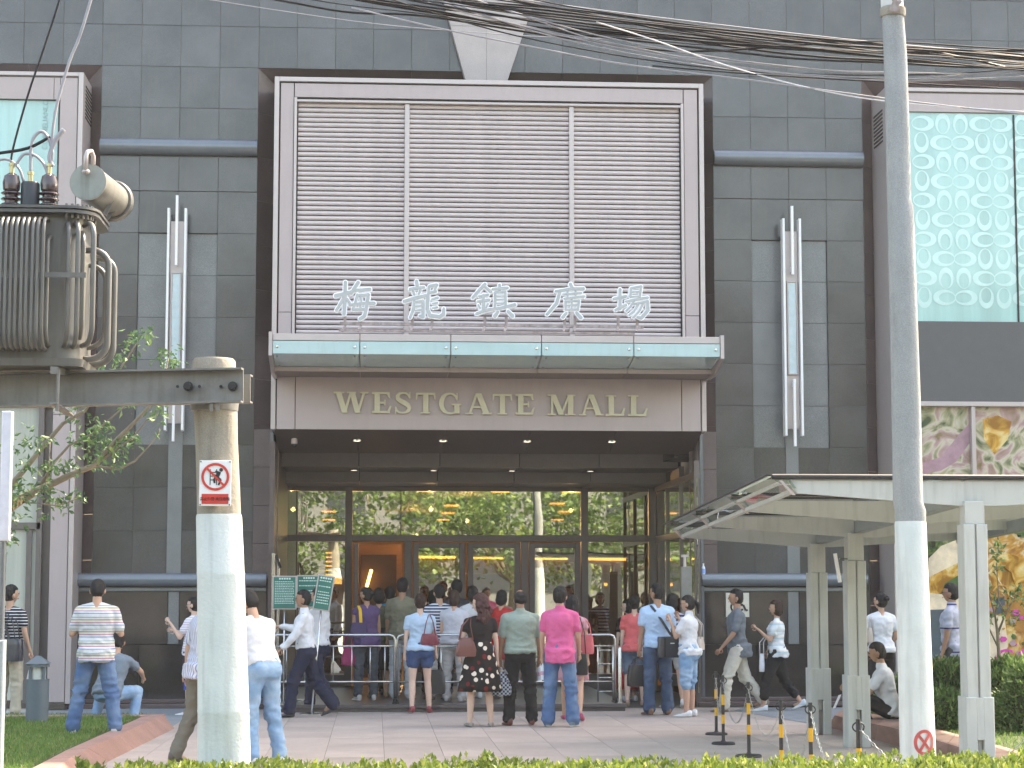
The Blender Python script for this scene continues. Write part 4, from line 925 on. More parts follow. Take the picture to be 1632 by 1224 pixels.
# bushings
def bushing(px, cover=False):
    b = T(px, 352, .0); b.z = zt_ + .045; nm = 'bushing'
    if cover:
        o = MB().lathe(b, [(.066, 0), (.066, .23), (.055, .245), (.02, .25)], 16).build('bushing_cover', mat('rubber_cover', (.03, .035, .04), .5), tf, smooth=40); tp = .25
    else:
        pr = [(.07, 0), (.07, .02)]
        for k in range(4): z = .03 + k * .04; pr += [(.045, z), (.072, z + .012), (.070, z + .018), (.045, z + .03)]
        pr += [(.058, .19), (.062, .24), (.05, .29), (.02, .31)]
        o = MB().lathe(b, pr, 18).build(nm, M_CER, tf, smooth=40); tp = .31
    MB().lathe(b + Vector((0, 0, tp)), [(.016, 0), (.016, .05), (.022, .05), (.022, .07), (.01, .075)], 8).build('terminal', mat('brass', (.45, .38, .2), .35, metal=.8), o)
    return t0 + b + Vector((0, 0, tp + .05))
b1, b2, b3 = bushing(17), bushing(47, True), bushing(77); bushing(-30)
M_CABLE = mat('black_cable', (.010, .0095, .011), .34, spec=.3, coat=.06, amt=.1); M_CABG = mat('grey_cable', (.30, .29, .31), .35, coat=.2, amt=.1)
# conservator drum
ca, cb = T(140, 290, -.30), T(182, 322, .32)
cn = MB(); ra = 30 * UT * .98; d = (cb - ca).normalized()
cn.tube([ca, ca + d * .012, ca + d * .012, cb, cb], [ra, ra, ra - .006, ra - .006, ra - .006], 32)
dr = cn.build('oil_drum', mat('drum_metal', (.28, .27, .24), .32, metal=.35, amt=.15, dirt=.4), tf, smooth=45)
MB().tube([cb - d * .06, cb - d * .045, cb - d * .015, cb], [ra + .012, ra + .02, ra + .02, ra + .012], 32).build('drum_flange', M_TRANS, dr, smooth=45)
MB().tube([ca - d * .004, ca - d * .001], ra - .008, 32).build('drum_end', mat('drum_end_paint', (.26, .28, .25), .45, amt=.1, dirt=.6), dr)
e1 = ca - d * .05
MB().tube([e1 + Vector((0, -.01, .06)), e1 + Vector((0, -.01, .17)), e1 + Vector((.01, 0, .20)), e1 + Vector((.03, .03, .21)), e1 + Vector((.04, .06, .18)), e1 + Vector((.04, .06, .1))], .016, 10).ell(e1 + Vector((0, 0, .06)), (.028, .03, .02), 8, 5).build('breather_pipe', M_TRIM, dr, smooth=True)
for t_, o_ in ((.45, .10), (.75, .05)):
    c = ca + (cb - ca) * t_; MB().beam(c + Vector((ra * .8, 0, -.02)), Vector((c.x - .06 + o_, c.y - .05, zt_ + .05)), .03, .008, (0, 1, 0)).build('drum_strut', M_TRANS, tf)
# cables off the transformer
def cable(pts, r, m, nm='service_cable', label='black cable', n=7, group=None, sub=4):
    P = [Vector(p) for p in pts]; out = []
    for i in range(len(P) - 1):
        p0, p1, p2, p3 = P[max(i-1, 0)], P[i], P[i+1], P[min(i+2, len(P)-1)]
        for k in range(sub):
            t = k / sub; out.append(.5 * ((2*p1) + (p2 - p0) * t + (2*p0 - 5*p1 + 4*p2 - p3) * t*t + (3*p1 - p0 - 3*p2 + p3) * t**3))
    out.append(P[-1])
    return tag(MB().tube(out, r, n).build(nm, m, None, smooth=True), label=label, cat='cable', group=group)
A = lambda px, py, Y=YT: at(px, py, Y)
cable([b1, A(20, 240), A(45, 150), A(72, 70), A(100, -20), A(120, -120)], .008, M_CABLE, label='thin black wire rising from the left ribbed bushing out of the top of the frame')
cable([b3, A(88, 180), A(110, 100), A(128, 55), A(150, -20), A(175, -120)], .011, M_CABG, label='pale wire rising from the right ribbed bushing out of the top of the frame')
cable([b2, A(50, 232), A(58, 214), A(68, 210), A(78, 222), A(84, 246), A(78, 270)], .012, M_CABG, label='grey cable looping from the covered bushing to its right neighbour')
cable([b3 + Vector((.02, 0, 0)), A(79, 250), A(88, 224), A(102, 206)], .017, M_CABG, label='thick grey cable stub with a bare end beside the right bushing')
cable([b1 + Vector((.02, 0, 0)), A(26, 262), A(38, 246), A(56, 248), A(70, 262), A(77, 280)], .011, M_CABG, label='grey cable bridging the two ribbed bushings')
cable([A(-40, 275), A(-8, 258), A(12, 254), A(30, 268), A(38, 290)], .010, M_CABG, label='grey cable arching in from the left frame edge')
cable([A(-60, 252), A(0, 244), A(45, 236), A(80, 218)], .012, M_CABLE, label='black cable crossing the teal window behind the bushings')

# ================================================================== right pole
YR = 16.0
rp = thing('utility_pole', 'tall leaning concrete pole with a white painted base and red sprayed cross at the right', 'utility pole', (ax(1463, 1200, YR), YR, 0))
o0 = rp.location
MB().loft(pole_rings([(1451, 836, 24.5), (1451, 815, 25), (1447, 800, 24), (1444, 640, 23.5), (1440, 500, 22.5), (1435, 330, 21.5), (1433, 322, 19.8), (1431, 230, 19.6), (1427, 90, 19), (1423, 26, 18)], YR, o0)).build('concrete_shaft', M_POLEG, rp, smooth=50)
wp = MB().loft(pole_rings([(1478, 1420, 33), (1463, 1205, 28.5), (1458, 1050, 27), (1453, 900, 25.8), (1451, 834, 25.2), (1451, 831, 24.6)], YR, o0)).build('white_painted_shaft', M_PWHITE, rp, smooth=50)
MB().loft(pole_rings([(1423, 27, 20), (1423, 22, 21), (1422.5, 14, 21), (1422, 12, 18.5)], YR, o0)).build('pole_collar', M_POLEC, rp, smooth=50)
MB().loft(pole_rings([(1422, 14, 18.5), (1419, -60, 17.5), (1417, -120, 17)], YR, o0)).build('upper_shaft', mat('bright_concrete', (.6, .6, .58), .7, amt=.06), rp, smooth=50)
q = MB()
for k in range(9): a = at(1416 + rnd.uniform(0, 16), 18, YR - .14); q.beam(Vector(a) - o0, Vector(at(1418 + rnd.uniform(4, 24), rnd.uniform(-4, 8), YR - .14)) - o0, .03, .02, (.3, 1, .2))
q.build('broken_bracket', M_RUST, rp)
# sprayed cross follows the round shaft
MSPR = mat('red_spray', (.50, .085, .075), .6, amt=.2, scale=20)
def on_shaft(px, py, lift):
    c = at(1463, py, YR); r = 28.0 * YR / FPX + lift; cx = c.x; X = ax(px, py, YR - r * .8)
    dx = max(-r * .97, min(r * .97, X - cx)); return Vector((X if abs(X - cx) < r * .97 else cx + dx, YR - math.sqrt(r * r - dx * dx), at(px, py, YR - r * .8).z)) - o0
def spray(pts, w_, lift=.004):
    q = MB(); vs = []
    for i, p in enumerate(pts):
        a = Vector(pts[max(i-1, 0)]); b = Vector(pts[min(i+1, len(pts)-1)]); d = (b - a).normalized(); n = Vector((-d.y, d.x)) * w_ / 2
        vs += [on_shaft(p[0] + n.x, p[1] + n.y, lift), on_shaft(p[0] - n.x, p[1] - n.y, lift)]
    q.add(vs, [(2*i, 2*i+1, 2*i+3, 2*i+2) for i in range(len(pts)-1)]); return q.build('spray_mark', MSPR, rp)
spray([(1472 + 14 * math.cos(t), 1183 + 18 * math.sin(t)) for t in np.linspace(0, 6.283, 28)], 5)
spray([(1462 + 21 * t, 1171 + 27 * t) for t in np.linspace(0, 1, 8)], 4.5, .006); spray([(1480 - 15 * t, 1170 + 26 * t) for t in np.linspace(0, 1, 8)], 4.5, .008)

# ================================================================== overhead cables
YW = 16.6
rw = random.Random(4)
def ov(pts, r, m, label, group): cable([at(x, y, Y) for x, y, Y in pts], r, m, 'overhead_cable', label, n=6, group=group, sub=6)
def sag(x0, y0, x1, y1, s, n=9, Y0=None, Y1=None, wob=1.2):
    Y0 = Y0 or YW; Y1 = Y1 or YW; out = []
    for k in range(n + 1): t = k / n; out.append((x0 + (x1 - x0) * t, y0 + (y1 - y0) * t + s * 4 * t * (1 - t) + rw.uniform(-wob, wob), Y0 + (Y1 - Y0) * t))
    return out
G = 'black cables of the bundle sagging across the top of the view'
LB = 'black cable in the tangled bundle crossing the top right of the view'
cols = [M_CABLE]
for k in range(17):
    x0 = rw.uniform(380, 720); ov(sag(x0, -30 + rw.uniform(-8, 10), 1700, 92 + rw.uniform(-16, 34), rw.uniform(6, 40), Y0=16.3 + rw.uniform(0, .5), Y1=16.3 + rw.uniform(0, .5), wob=3), rw.uniform(.005, .011), rw.choice(cols), LB, G)
for k in range(6):
    ov(sag(rw.uniform(560, 760), rw.uniform(-25, 0), 1500 + rw.uniform(0, 200), 110 + rw.uniform(-10, 25), rw.uniform(38, 62), Y0=16.5, Y1=16.6, wob=2), .006, rw.choice([M_CABLE, M_CABG]), LB, G)
ov([(380, -12, 16.6), (470, 5, 16.6), (560, 20, 16.6), (680, 26, 16.6), (900, 60, 16.6), (1100, 82, 16.6), (1400, 70, 16.6), (1700, 130, 16.6)], .010, M_CABLE, 'black cable entering lowest at the left above the portal and joining the bundle', None)
ov([(640, -20, 16.9), (800, -4, 16.9), (1000, 22, 16.9), (1200, 46, 16.9), (1400, 68, 16.9), (1632, 88, 16.9), (1720, 96, 16.9)], .007, M_CABG, 'pale steel messenger wire along the top of the cable bundle', None)
ov([(560, 12, 16.4), (700, 45, 16.4), (850, 75, 16.4), (1000, 103, 16.4), (1200, 128, 16.4), (1420, 158, 16.4), (1632, 182, 16.4), (1720, 190, 16.4)], .007, M_CABG, 'lowest pale wire crossing in front of the right teal window', None)
ov([(950, 35, 16.4), (1040, 63, 16.4), (1160, 105, 16.4), (1290, 140, 16.4), (1420, 162, 16.4), (1632, 178, 16.4), (1720, 182, 16.4)], .006, mat('glint_white_cable', (.7, .68, .7), .3, coat=.5), 'cable coloured white for glints, slanting down from the bundle towards the right pole', None)  # white colour stands in for broken glints along the cable
ov([(1040, 105, 16.4), (1200, 118, 16.4), (1400, 130, 16.4), (1632, 142, 16.4), (1720, 145, 16.4)], .007, M_CABLE, 'thin black wire just above the right bay frame', None)
ov([(300, -6, 20), (440, 16, 20), (600, 38, 20), (760, 52, 20), (900, 60, 20), (1050, 62, 20)], .004, M_CABG, 'hair thin grey wire over the granite above the portal', None)

# ================================================================== slim panels at the left frame edge
YS1 = 17.0
pn = thing('roadside_sign_panel', 'pale edge-on sign panel on a slim grey post at the left frame edge', 'sign', (ax(4, 1000, YS1), YS1, 0))
n0 = pn.location; zz = lambda y: az(4, y, YS1)
MB().cbox(-.05, .035, 0, .08, zz(862), zz(655), .008).build('light_panel', mat('pale_panel', (.62, .64, .72), .4, coat=.3), pn)
MB().tube([(-.02, .04, 0), (-.02, .04, zz(860))], .03, 10).build('post', M_TUBE, pn, smooth=40)
MB().cbox(-.2, .018, -.02, .10, 0, zz(1020), .01).build('cabinet', mat('cabinet_grey', (.30, .35, .37), .5), pn)

# bollard light
bl = thing('bollard_light', 'slate grey bollard lamp with a lantern top standing on the lawn at the left', 'bollard', (ax(59, 1140, 25.3), 25.3, .1))
b0 = bl.location; UB = 25.3 / FPX
MB().cyl((0, 0), 17.5*UB, 0, 68*UB, 24).build('post', mat('slate_paint', (.10, .13, .15), .5, amt=.05), bl, smooth=40)
mb_ = MB(); mb_.cyl((0, 0), 18*UB, 68*UB, 70*UB, 24).cyl((0, 0), 18*UB, 89*UB, 94*UB, 24).loft([[(math.cos(R(45 + 90*j)) * q, math.sin(R(45 + 90*j)) * q, z) for j in range(4)] for q, z in ((25*UB, 94*UB), (4*UB, 106*UB))])
for j in range(4): a = R(45 + 90*j); mb_.box(math.cos(a)*15*UB - .015, math.cos(a)*15*UB + .015, math.sin(a)*15*UB - .015, math.sin(a)*15*UB + .015, 70*UB, 89*UB)
mb_.build('lantern_cap', MATS['slate_paint'], bl, smooth=30)
MB().cyl((0, 0), 12*UB, 70*UB, 89*UB, 16).build('lens', mat('frosted_lens', (.5, .52, .48), .25, coat=.4), bl, smooth=40)

# ================================================================== walkway canopy on the right
M_WALK = mat('walkway_paint', (.46, .48, .455), .45, amt=.07, scale=2, dirt=.2); M_WALK2 = mat('walkway_soffit', (.26, .30, .30), .5, amt=.04)
M_ROOFG = glass('milky_roof_glass', (.55, .62, .62), .12)
M_CLEAR = glass('roof_glass', (.80, .86, .86), .05)
wk = thing('glass_roofed_walkway', 'pale grey steel walkway shelter with a glass roof leading to the mall on the right', 'shelter', (5.5, 21, 0))
w0 = wk.location
XP = 5.45; cols_ = [(17.9, 1553), (22.4, 1363), (24.4, 1303)]
def wx(v): return (v[0] - w0.x, v[1] - w0.y, v[2])
zt_b = 2.72
def zo(Y): return -.037 * (Y - 17.9)
def pillar(Y, px, nm='pillar'):
    X = ax(px, 1000, Y); h = .108; q = MB(); x, y = X - w0.x, Y - w0.y
    U = 1.0
    zc = 2.36 + zo(Y) * 1.6
    q.cbox(x - h, x - .008, y - h, y + h, .62, zc - .02, .006); q.cbox(x + .008, x + h, y - h, y + h, .62, zc - .02, .006); q.box(x - .02, x + .02, y - h + .03, y + h - .02, .3, zc)
    q.cbox(x - h - .02, x - .028, y - h - .02, y + h + .02, 0, .80, .008); q.cbox(x + .028, x + h + .02, y - h - .02, y + h + .02, 0, .80, .008); q.cbox(x - .033, x + .033, y - h - .02, y + h, .42, .795, .004)
    q.cbox(x - .09, x + .09, y - .09, y + .09, zc - .02, 2.55 + zo(Y), .006)
    q.build(nm, M_WALK, wk)
for Y, px in cols_: pillar(Y, px)
def rafter(Y, zt_, zb_, zend, X0=3.72, X1=7.6, th=.10):
    x0, x1, xm, y = X0 - w0.x, X1 - w0.x, XP - w0.x, Y - w0.y
    MB().add([], []).prism([(x0, zt_), (x0 + .07, zend), (xm - .17, zb_), (xm + .17, zb_), (x1 - .07, zend), (x1, zt_)], y - th / 2, y + th / 2).build('rafter', M_WALK, wk)
RY = [17.9, 20.15, 22.4, 24.4]
for Y in RY: rafter(Y, zt_b + .01 + zo(Y), 2.51 + zo(Y), 2.62 + zo(Y), th=.07)
for a, b in zip(RY, RY[1:]):
    for xx in (XP, 7.2): MB().beam((xx - w0.x, a + .05 - w0.y, 2.62 + zo(a)), (xx - w0.x, b - .05 - w0.y, 2.62 + zo(b)), .12, .13).build('purlin', M_WALK2, wk)
for a, b in zip(RY, RY[1:]):
    y0, y1 = a - w0.y, b - w0.y; xe = 3.72 - w0.x; za, zb2 = zo(a), zo(b)
    MB().beam((xe + .03, y0 + .02, 2.635 + za), (xe + .03, y1 - .02, 2.635 + zb2), .05, .035).build('edge_channel', M_WALK, wk)
    MB().beam((xe - .06, y0 + .02, 2.72 + za), (xe - .06, y1 - .02, 2.72 + zb2), .04, .025).build('edge_channel', M_WALK, wk)
    MB().add([(xe + .0, y0+.02, 2.655+za), (xe - .05, y0+.02, 2.71+za), (xe - .05, y1-.02, 2.71+zb2), (xe + .0, y1-.02, 2.655+zb2)], [(0,1,2,3)]).build('edge_glass', M_CLEAR, wk)
    for u, v in ((xe - .20, XP - w0.x), (XP - w0.x, 7.7 - w0.x)):
        g = .01; MB().add([(x_, y_, z_ + t) for t in (0, .012) for x_, y_, z_ in ((u+g, y0+g, 2.775+za), (v-g, y0+g, 2.775+za), (v-g, y1-g, 2.775+zb2), (u+g, y1-g, 2.775+zb2))], [(3,2,1,0),(4,5,6,7),(0,1,5,4),(1,2,6,5),(2,3,7,6),(3,0,4,7)]).build('roof_pane', M_ROOFG, wk)
    MB().tube([(xe - .20, y0, 2.78 + za), (xe - .20, y1, 2.78 + zb2)], .012, 6).build('glazing_bead', M_BLACK, wk)
q = MB(); y_ = 17.9 - w0.y
q.tube([(3.56 - w0.x, y_ - .05, 2.765), (7.8 - w0.x, y_ - .05, 2.765)], .026, 10)
for Y in RY[1:]: q.box(3.60 - w0.x, 7.6 - w0.x, Y - w0.y - .015, Y - w0.y + .015, 2.75 + zo(Y), 2.772 + zo(Y))
q.build('roof_edge_tube', M_BLACK, wk)
for Y in RY:
    x, y = 3.72 - w0.x, Y - w0.y; z = zo(Y)
    MB().prism([(x - .18, 2.76 + z), (x - .02, 2.77 + z), (x + .06, 2.66 + z), (x - .02, 2.66 + z)], y - .07, y - .055).build('glass_bracket', M_CLEAR, wk)
    MB().prism([(x - .10, 2.73 + z), (x - .07, 2.73 + z), (x + .05, 2.60 + z), (x + .02, 2.60 + z)], y - .075, y - .045).prism([(x - .10, 2.69 + z), (x - .0, 2.69 + z), (x + .0, 2.70 + z), (x - .10, 2.70 + z)], y - .08, y - .05).build('end_bracket', M_TRIM, wk)
# small board hung on the second pillar
nb = thing('white_notice_board', 'small white tilted board fixed to the left side of the middle walkway pillar', 'board', at(1341, 905, 22.2))
MB().beam((-.02, 0, -.16), (-.07, 0, .16), .10, .02, (1, 0, 0)).build('board', M_WHITE, nb); MB().tube([(-.02, 0, .1), (.08, .05, .1)], .008, 6).build('board_bracket', M_CHROME, nb)

# ================================================================== stanchions and chains
M_YEL = mat('hazard_yellow', (.70, .36, .01), .45, amt=.1, dirt=.15); M_SBLK = mat('stanchion_black', (.025, .025, .028), .45)
M_CHAIN = mat('chain_metal', (.42, .42, .40), .4, metal=.6)
def stanchion(px, py_top, Y, lab, h=.78):
    X = ax(px, 1100, Y); r = thing('stanchion', lab, 'stanchion', (X, Y, 0), group='black and yellow chain stanchions')
    MB().lathe((0, 0, 0), [(.135, 0), (.135, .018), (.12, .028), (.03, .035), (.02, .05)], 24).build('base', M_SBLK, r, smooth=35)
    MB().tube([(0, 0, .03), (0, 0, h)], .019, 12).build('pole', M_SBLK, r, smooth=40)
    q = MB()
    for a, b in ((.30, .43), (.57, .72)): q.cyl((0, 0), .0205, h * a, h * b, 12)
    if Y < 18.5: q.cyl((0, 0), .0205, h * .04, h * .18, 12)
    q.build('yellow_band', M_YEL, r, smooth=40)
    MB().tube([(.045 * math.cos(t), 0, h - .06 + .045 * math.sin(t) * .8) for t in np.linspace(0, 6.283, 13)], .006, 6).build('chain_ring', M_SBLK, r, smooth=True)
    return Vector((X, Y, h - .06))
tops = [stanchion(1141, 1072, 24.4, 'farthest thin stanchion of the chain row, beside the walking man', .76), stanchion(1152, 1074, 22.9, 'second farthest stanchion of the chain row, black base in view'),
        stanchion(1192.5, 1088, 21.2, 'third stanchion from the far end, with its black round base in full view'), stanchion(1244, 1120, 17.9, 'stanchion just right of the third, its base hidden behind the hedge'),
        stanchion(1291, 1124, 17.4, 'stanchion in front of the far walkway pillar'), stanchion(1367, 1150, 15.2, 'nearest rightmost stanchion, in front of the middle walkway pillar')]
def chain(a, b, s_, lab):
    r = thing('chain', lab, 'chain', tuple(a), group='chains between the stanchions'); L_ = (b - a).length; n = max(10, int((L_ + s_ * s_ * 2.7 / L_) / .036)); n = min(n, 70)
    q = MB()
    pts = [Vector((0, 0, 0)).lerp(b - a, k / n) - Vector((0, 0, s_ * 4 * (k/n) * (1 - k/n))) for k in range(n + 1)]
    for k in range(n):
        p, p2 = pts[k], pts[k+1]; c = (p + p2) / 2; d = (p2 - p).normalized(); e_ = Vector((0, 1, 0)) if k % 2 else d.cross(Vector((0, 1, 0))).normalized()
        q.tube([c + d * (.021 * math.cos(t)) + e_ * (.009 * math.sin(t)) for t in np.linspace(0, 6.283, 9)], .0033, 4, cap=False)
    q.build('chain_links', M_CHAIN, r, smooth=True, kind='stuff')
for (i, j, s_), lb_ in zip(((0, 1, .42), (1, 2, .42), (2, 3, .36), (3, 4, .50), (4, 5, .42)), ('between the two farthest stanchions', 'between the second and third stanchions from the far end', 'hanging right of the stanchion with the base in full view', 'between the two stanchions left of the nearest one', 'running down to the nearest stanchion')):
    chain(tops[i], tops[j], s_, 'slack steel chain ' + lb_)
chain(tops[5], tops[5] + Vector((.9, -1.2, 0)), .35, 'slack steel chain leaving the nearest stanchion to the right')

# ================================================================== barriers on the step
def barrier(px0, px1, Y, lab, ups, ladder=None):
    x0, x1 = ax(px0, 1050, Y), ax(px1, 1050, Y); X = (x0 + x1) / 2; r = thing('crowd_barrier', lab, 'barrier', (X, Y, .11), group='steel crowd barriers on the step')
    z1 = az(px0 + 5, 1012, Y) - .11; z2 = az(px0, 1030, Y) - .11; z3 = az(px0, 1087, Y) - .11; a, b = x0 - X, x1 - X; c = .07
    MB().tube([(a, 0, 0), (a, 0, z1 - c), (a + .02, 0, z1 - .02), (a + c, 0, z1), (b - c, 0, z1), (b - .02, 0, z1 - .02), (b, 0, z1 - c), (b, 0, 0)], .019, 10).build('outer_tube', M_CHROME, r, smooth=True)
    MB().tube([(a, 0, z2), (b, 0, z2)], .013, 8).build('rail', M_CHROME, r, smooth=True); MB().tube([(a, 0, z3), (b, 0, z3)], .015, 8).build('rail', M_CHROME, r, smooth=True)
    for t in ups: MB().tube([(a + (b - a) * t, 0, z3), (a + (b - a) * t, 0, z2)], .009, 8).build('upright', M_CHROME, r, smooth=True)
    for xx in (a, b): MB().box(xx - .03, xx + .03, -.2, .2, 0, .02).ell((xx, -.12, .045), (.02, .035, .04), 10, 6).build('foot', M_BLACK, r)
    return r
barrier(433, 629, 29.35, 'left steel crowd barrier on the step, behind the two security guards', (.12, .27, .5, .65, .80, .92))
barrier(633, 980, 29.5, 'long steel crowd barrier on the step, behind the queueing people', (.08, .2, .32, .44, .56, .68, .80, .92))
lr_ = thing('rail_ladder', 'short steel rail with ladder rungs at the right end of the step barrier', 'barrier', (ax(965, 1115, 29.6), 29.6, .11))
q = MB(); w_ = 12 * 29.6 / FPX
for s_ in (-1, 1): q.tube([(s_ * w_, 0, 0), (s_ * w_, 0, .82)], .013, 8)
for k in range(4): q.tube([(-w_, 0, .15 + k * .2), (w_, 0, .15 + k * .2)], .010, 8)
q.build('ladder_frame', M_CHROME, lr_, smooth=True)
sp = thing('steel_post', 'plain rounded steel post standing at the right end of the step', 'post', (ax(988, 1115, 29.3), 29.3, .11))
MB().lathe((0, 0, 0), [(.05, 0), (.05, .01), (.026, .012), (.026, .78), (.018, .80), (.005, .81)], 14).build('post_tube', M_CHROME, sp, smooth=40)

# standing green boards
M_GRN = mat('board_green', (.012, .15, .115), .35, amt=.06, coat=.3)
def board(cx, y0, y1, w_, Y, lab, tilt=0, base_px=None, base_py=None, lines='text'):
    zg = .11 if Y > 29.1 else 0
    c = at(cx, (y0 + y1) / 2, Y); bpx = base_px or cx; X = ax(bpx, 1110, Y); r = thing('standing_notice', lab, 'notice board', (X, Y, zg), group='green notice boards on steel stands')
    U = Y / FPX; H = (y1 - y0) * U / 2; w_ = w_ * U / 2; cz = c.z - zg; cx_ = c.x - X
    def tr(q): return q.xf(Matrix.Translation((cx_, 0, cz)) @ Matrix.Rotation(tilt, 4, 'Y'))
    fr = tr(MB().cbox(-w_, w_, -.015, .015, -H, H, .004)).build('board_frame', M_TRIM, r)
    tr(MB().box(-w_ + .018, w_ - .018, -.02, -.0155, -H + .018, H - .018)).build('board_face', M_GRN, r)
    t_ = MB(); rr = random.Random(int(cx)); n = 14 if lines == 'text' else 9
    for k in range(n):
        z = H - .09 - k * (2 * H - .15) / n; x = -w_ + .035
        if lines != 'text' and k in (1, 3): continue
        while x < w_ - .05:
            l = rr.uniform(.012, .03); t_.box(x, min(x + l, w_ - .035), -.0225, -.021, z, z + (.010 if lines == 'text' else .014)); x += l + .008
    for k in range(5): t_.box(-.08 + k * .035, -.055 + k * .035, -.0225, -.021, H - .055, H - .03)
    tr(t_).build('board_lettering', mat('pale_lettering', (.5, .66, .6), .5), r, kind='stuff')
    MB().tube([(0, 0, .02), (cx_ - math.sin(tilt) * H, .01, cz - H * math.cos(tilt))], .014, 8).build('stand_pole', M_CHROME, r, smooth=True)
    MB().lathe((0, 0, 0), [(.17, 0), (.17, .012), (.15, .022), (.03, .03)], 22).build('stand_base', M_CHROME, r, smooth=35)
board(453.5, 918, 971, 38, 29.3, 'left green notice board full of small pale text, beside the portal', base_px=452)
board(492, 917, 968, 38, 30.0, 'green notice board with a round emblem, half hidden behind the dark haired guard', lines='big', base_px=470)
board(516, 917, 973, 27, 28.7, 'tilted green notice board to the right of the guards', tilt=R(9), base_px=497, lines='big')

# wheelchair sign
ws = thing('wheelchair_sign', 'square cream sign with a black wheelchair symbol on the granite behind the walking man', 'sign', (ax(1175.5, 964, W - .16), W - .16, az(1175.5, 964, W - .16)))
U = W / FPX
MB().cbox(-20*U, 20*U, 0, .02, -20.5*U, 20.5*U, .003).build('plate', mat('cream_plate', (.62, .58, .48), .5), ws)
q = MB(); Pt = lambda x, y: (x*U, -.004 - .0004 * len(q.f), y*U)
for a, b, w_ in (((-1, 10), (-1, 0), 4), ((-1, 0), (9, 0), 3.4), ((9, 0), (13, -9), 3.4), ((13, -9), (16, -8), 3), ((-1, 6), (7, 6), 2.6)): q.beam(Pt(*a), Pt(*b), w_*U, .0015, (0, 1, 0))
q.ell((-1*U, -.004, 14*U), (3*U, .002, 3*U), 12, 5); q.tube([(( -1 + 9.5*math.cos(t))*U, -.005, (-3 + 9*math.sin(t))*U) for t in np.linspace(2.0, 5.9, 14)], 1.5*U, 6)
q.build('wheelchair_symbol', M_BLACK, ws)
MB().box(-20*U, 20*U, -.002, 0, 19.2*U, 20.5*U).box(-20*U, 20*U, -.002, 0, -20.5*U, -19.2*U).box(-20*U, -18.7*U, -.002, 0, -19.2*U, 19.2*U).box(18.7*U, 20*U, -.002, 0, -19.2*U, 19.2*U).build('sign_border', M_BLACK, ws)
# bottle on the sill
bt = thing('plastic_bottle', 'clear water bottle with a blue label standing on the sill tube by the portal', 'bottle', (ax(1121, 917, W - .2), W - .2, az(1121, 917, W - .2)))
MB().lathe((0, 0, 0), [(.03, 0), (.032, .06), (.03, .12), (.012, .15), (.012, .165)], 14).build('bottle_body', mat('clear_plastic', (.7, .75, .8), .15, coat=.5), bt, smooth=40)
MB().lathe((0, 0, .03), [(.0335, 0), (.0335, .07)], 14).build('bottle_label', mat('label_blue', (.25, .4, .75), .5), bt, smooth=40); MB().cyl((0, 0), .014, .165, .18, 12).build('bottle_cap', M_WHITE, bt)
# ticket post beside the right of the doors
tp_ = thing('glass_door_post', 'grey steel post with a cap standing by the right side of the portal', 'post', (ax(1097, 1080, 30.0), 30.0, 0))
MB().cbox(-.10, .06, -.05, .05, 0, az(1097, 903, 30.0), .006).build('post_body', M_FRAME if False else mat('grey_post', (.22, .22, .2), .4, metal=.3), tp_); MB().tube([(-.04, 0, az(1097, 903, 30)), (-.04, 0, az(1097, 886, 30))], .025, 8).box(-.09, .02, -.03, .03, az(1097, 888, 30), az(1097, 884, 30)).build('post_cap', M_TRIM, tp_)
tl = thing('steel_mast', 'grey steel stand pole at the left jamb of the portal', 'post', (ax(437, 1115, 29.9), 29.9, 0))
MB().cbox(-.06, -.01, -.03, .03, 0, az(437, 882, 29.9), .004).cbox(.02, .06, -.03, .03, 0, az(437, 890, 29.9), .004).build('mast_tube', M_CHROME, tl)
MB().beam((0, 0, az(437, 885, 29.9)), (.07, -.08, az(437, 905, 29.9)), .03, .03).build('mast_arm', M_BLACK, tl)
# papers on the ledge by the walkway
bk_ = thing('white_paper', 'white paper sheet propped beside the far walkway pillar', 'paper', at(1337, 1118, 24.8)); MB().beam((-.06, 0, -.08), (.02, .02, .08), .15, .004, (1, 0, 0)).build('sheet', M_WHITE, bk_)
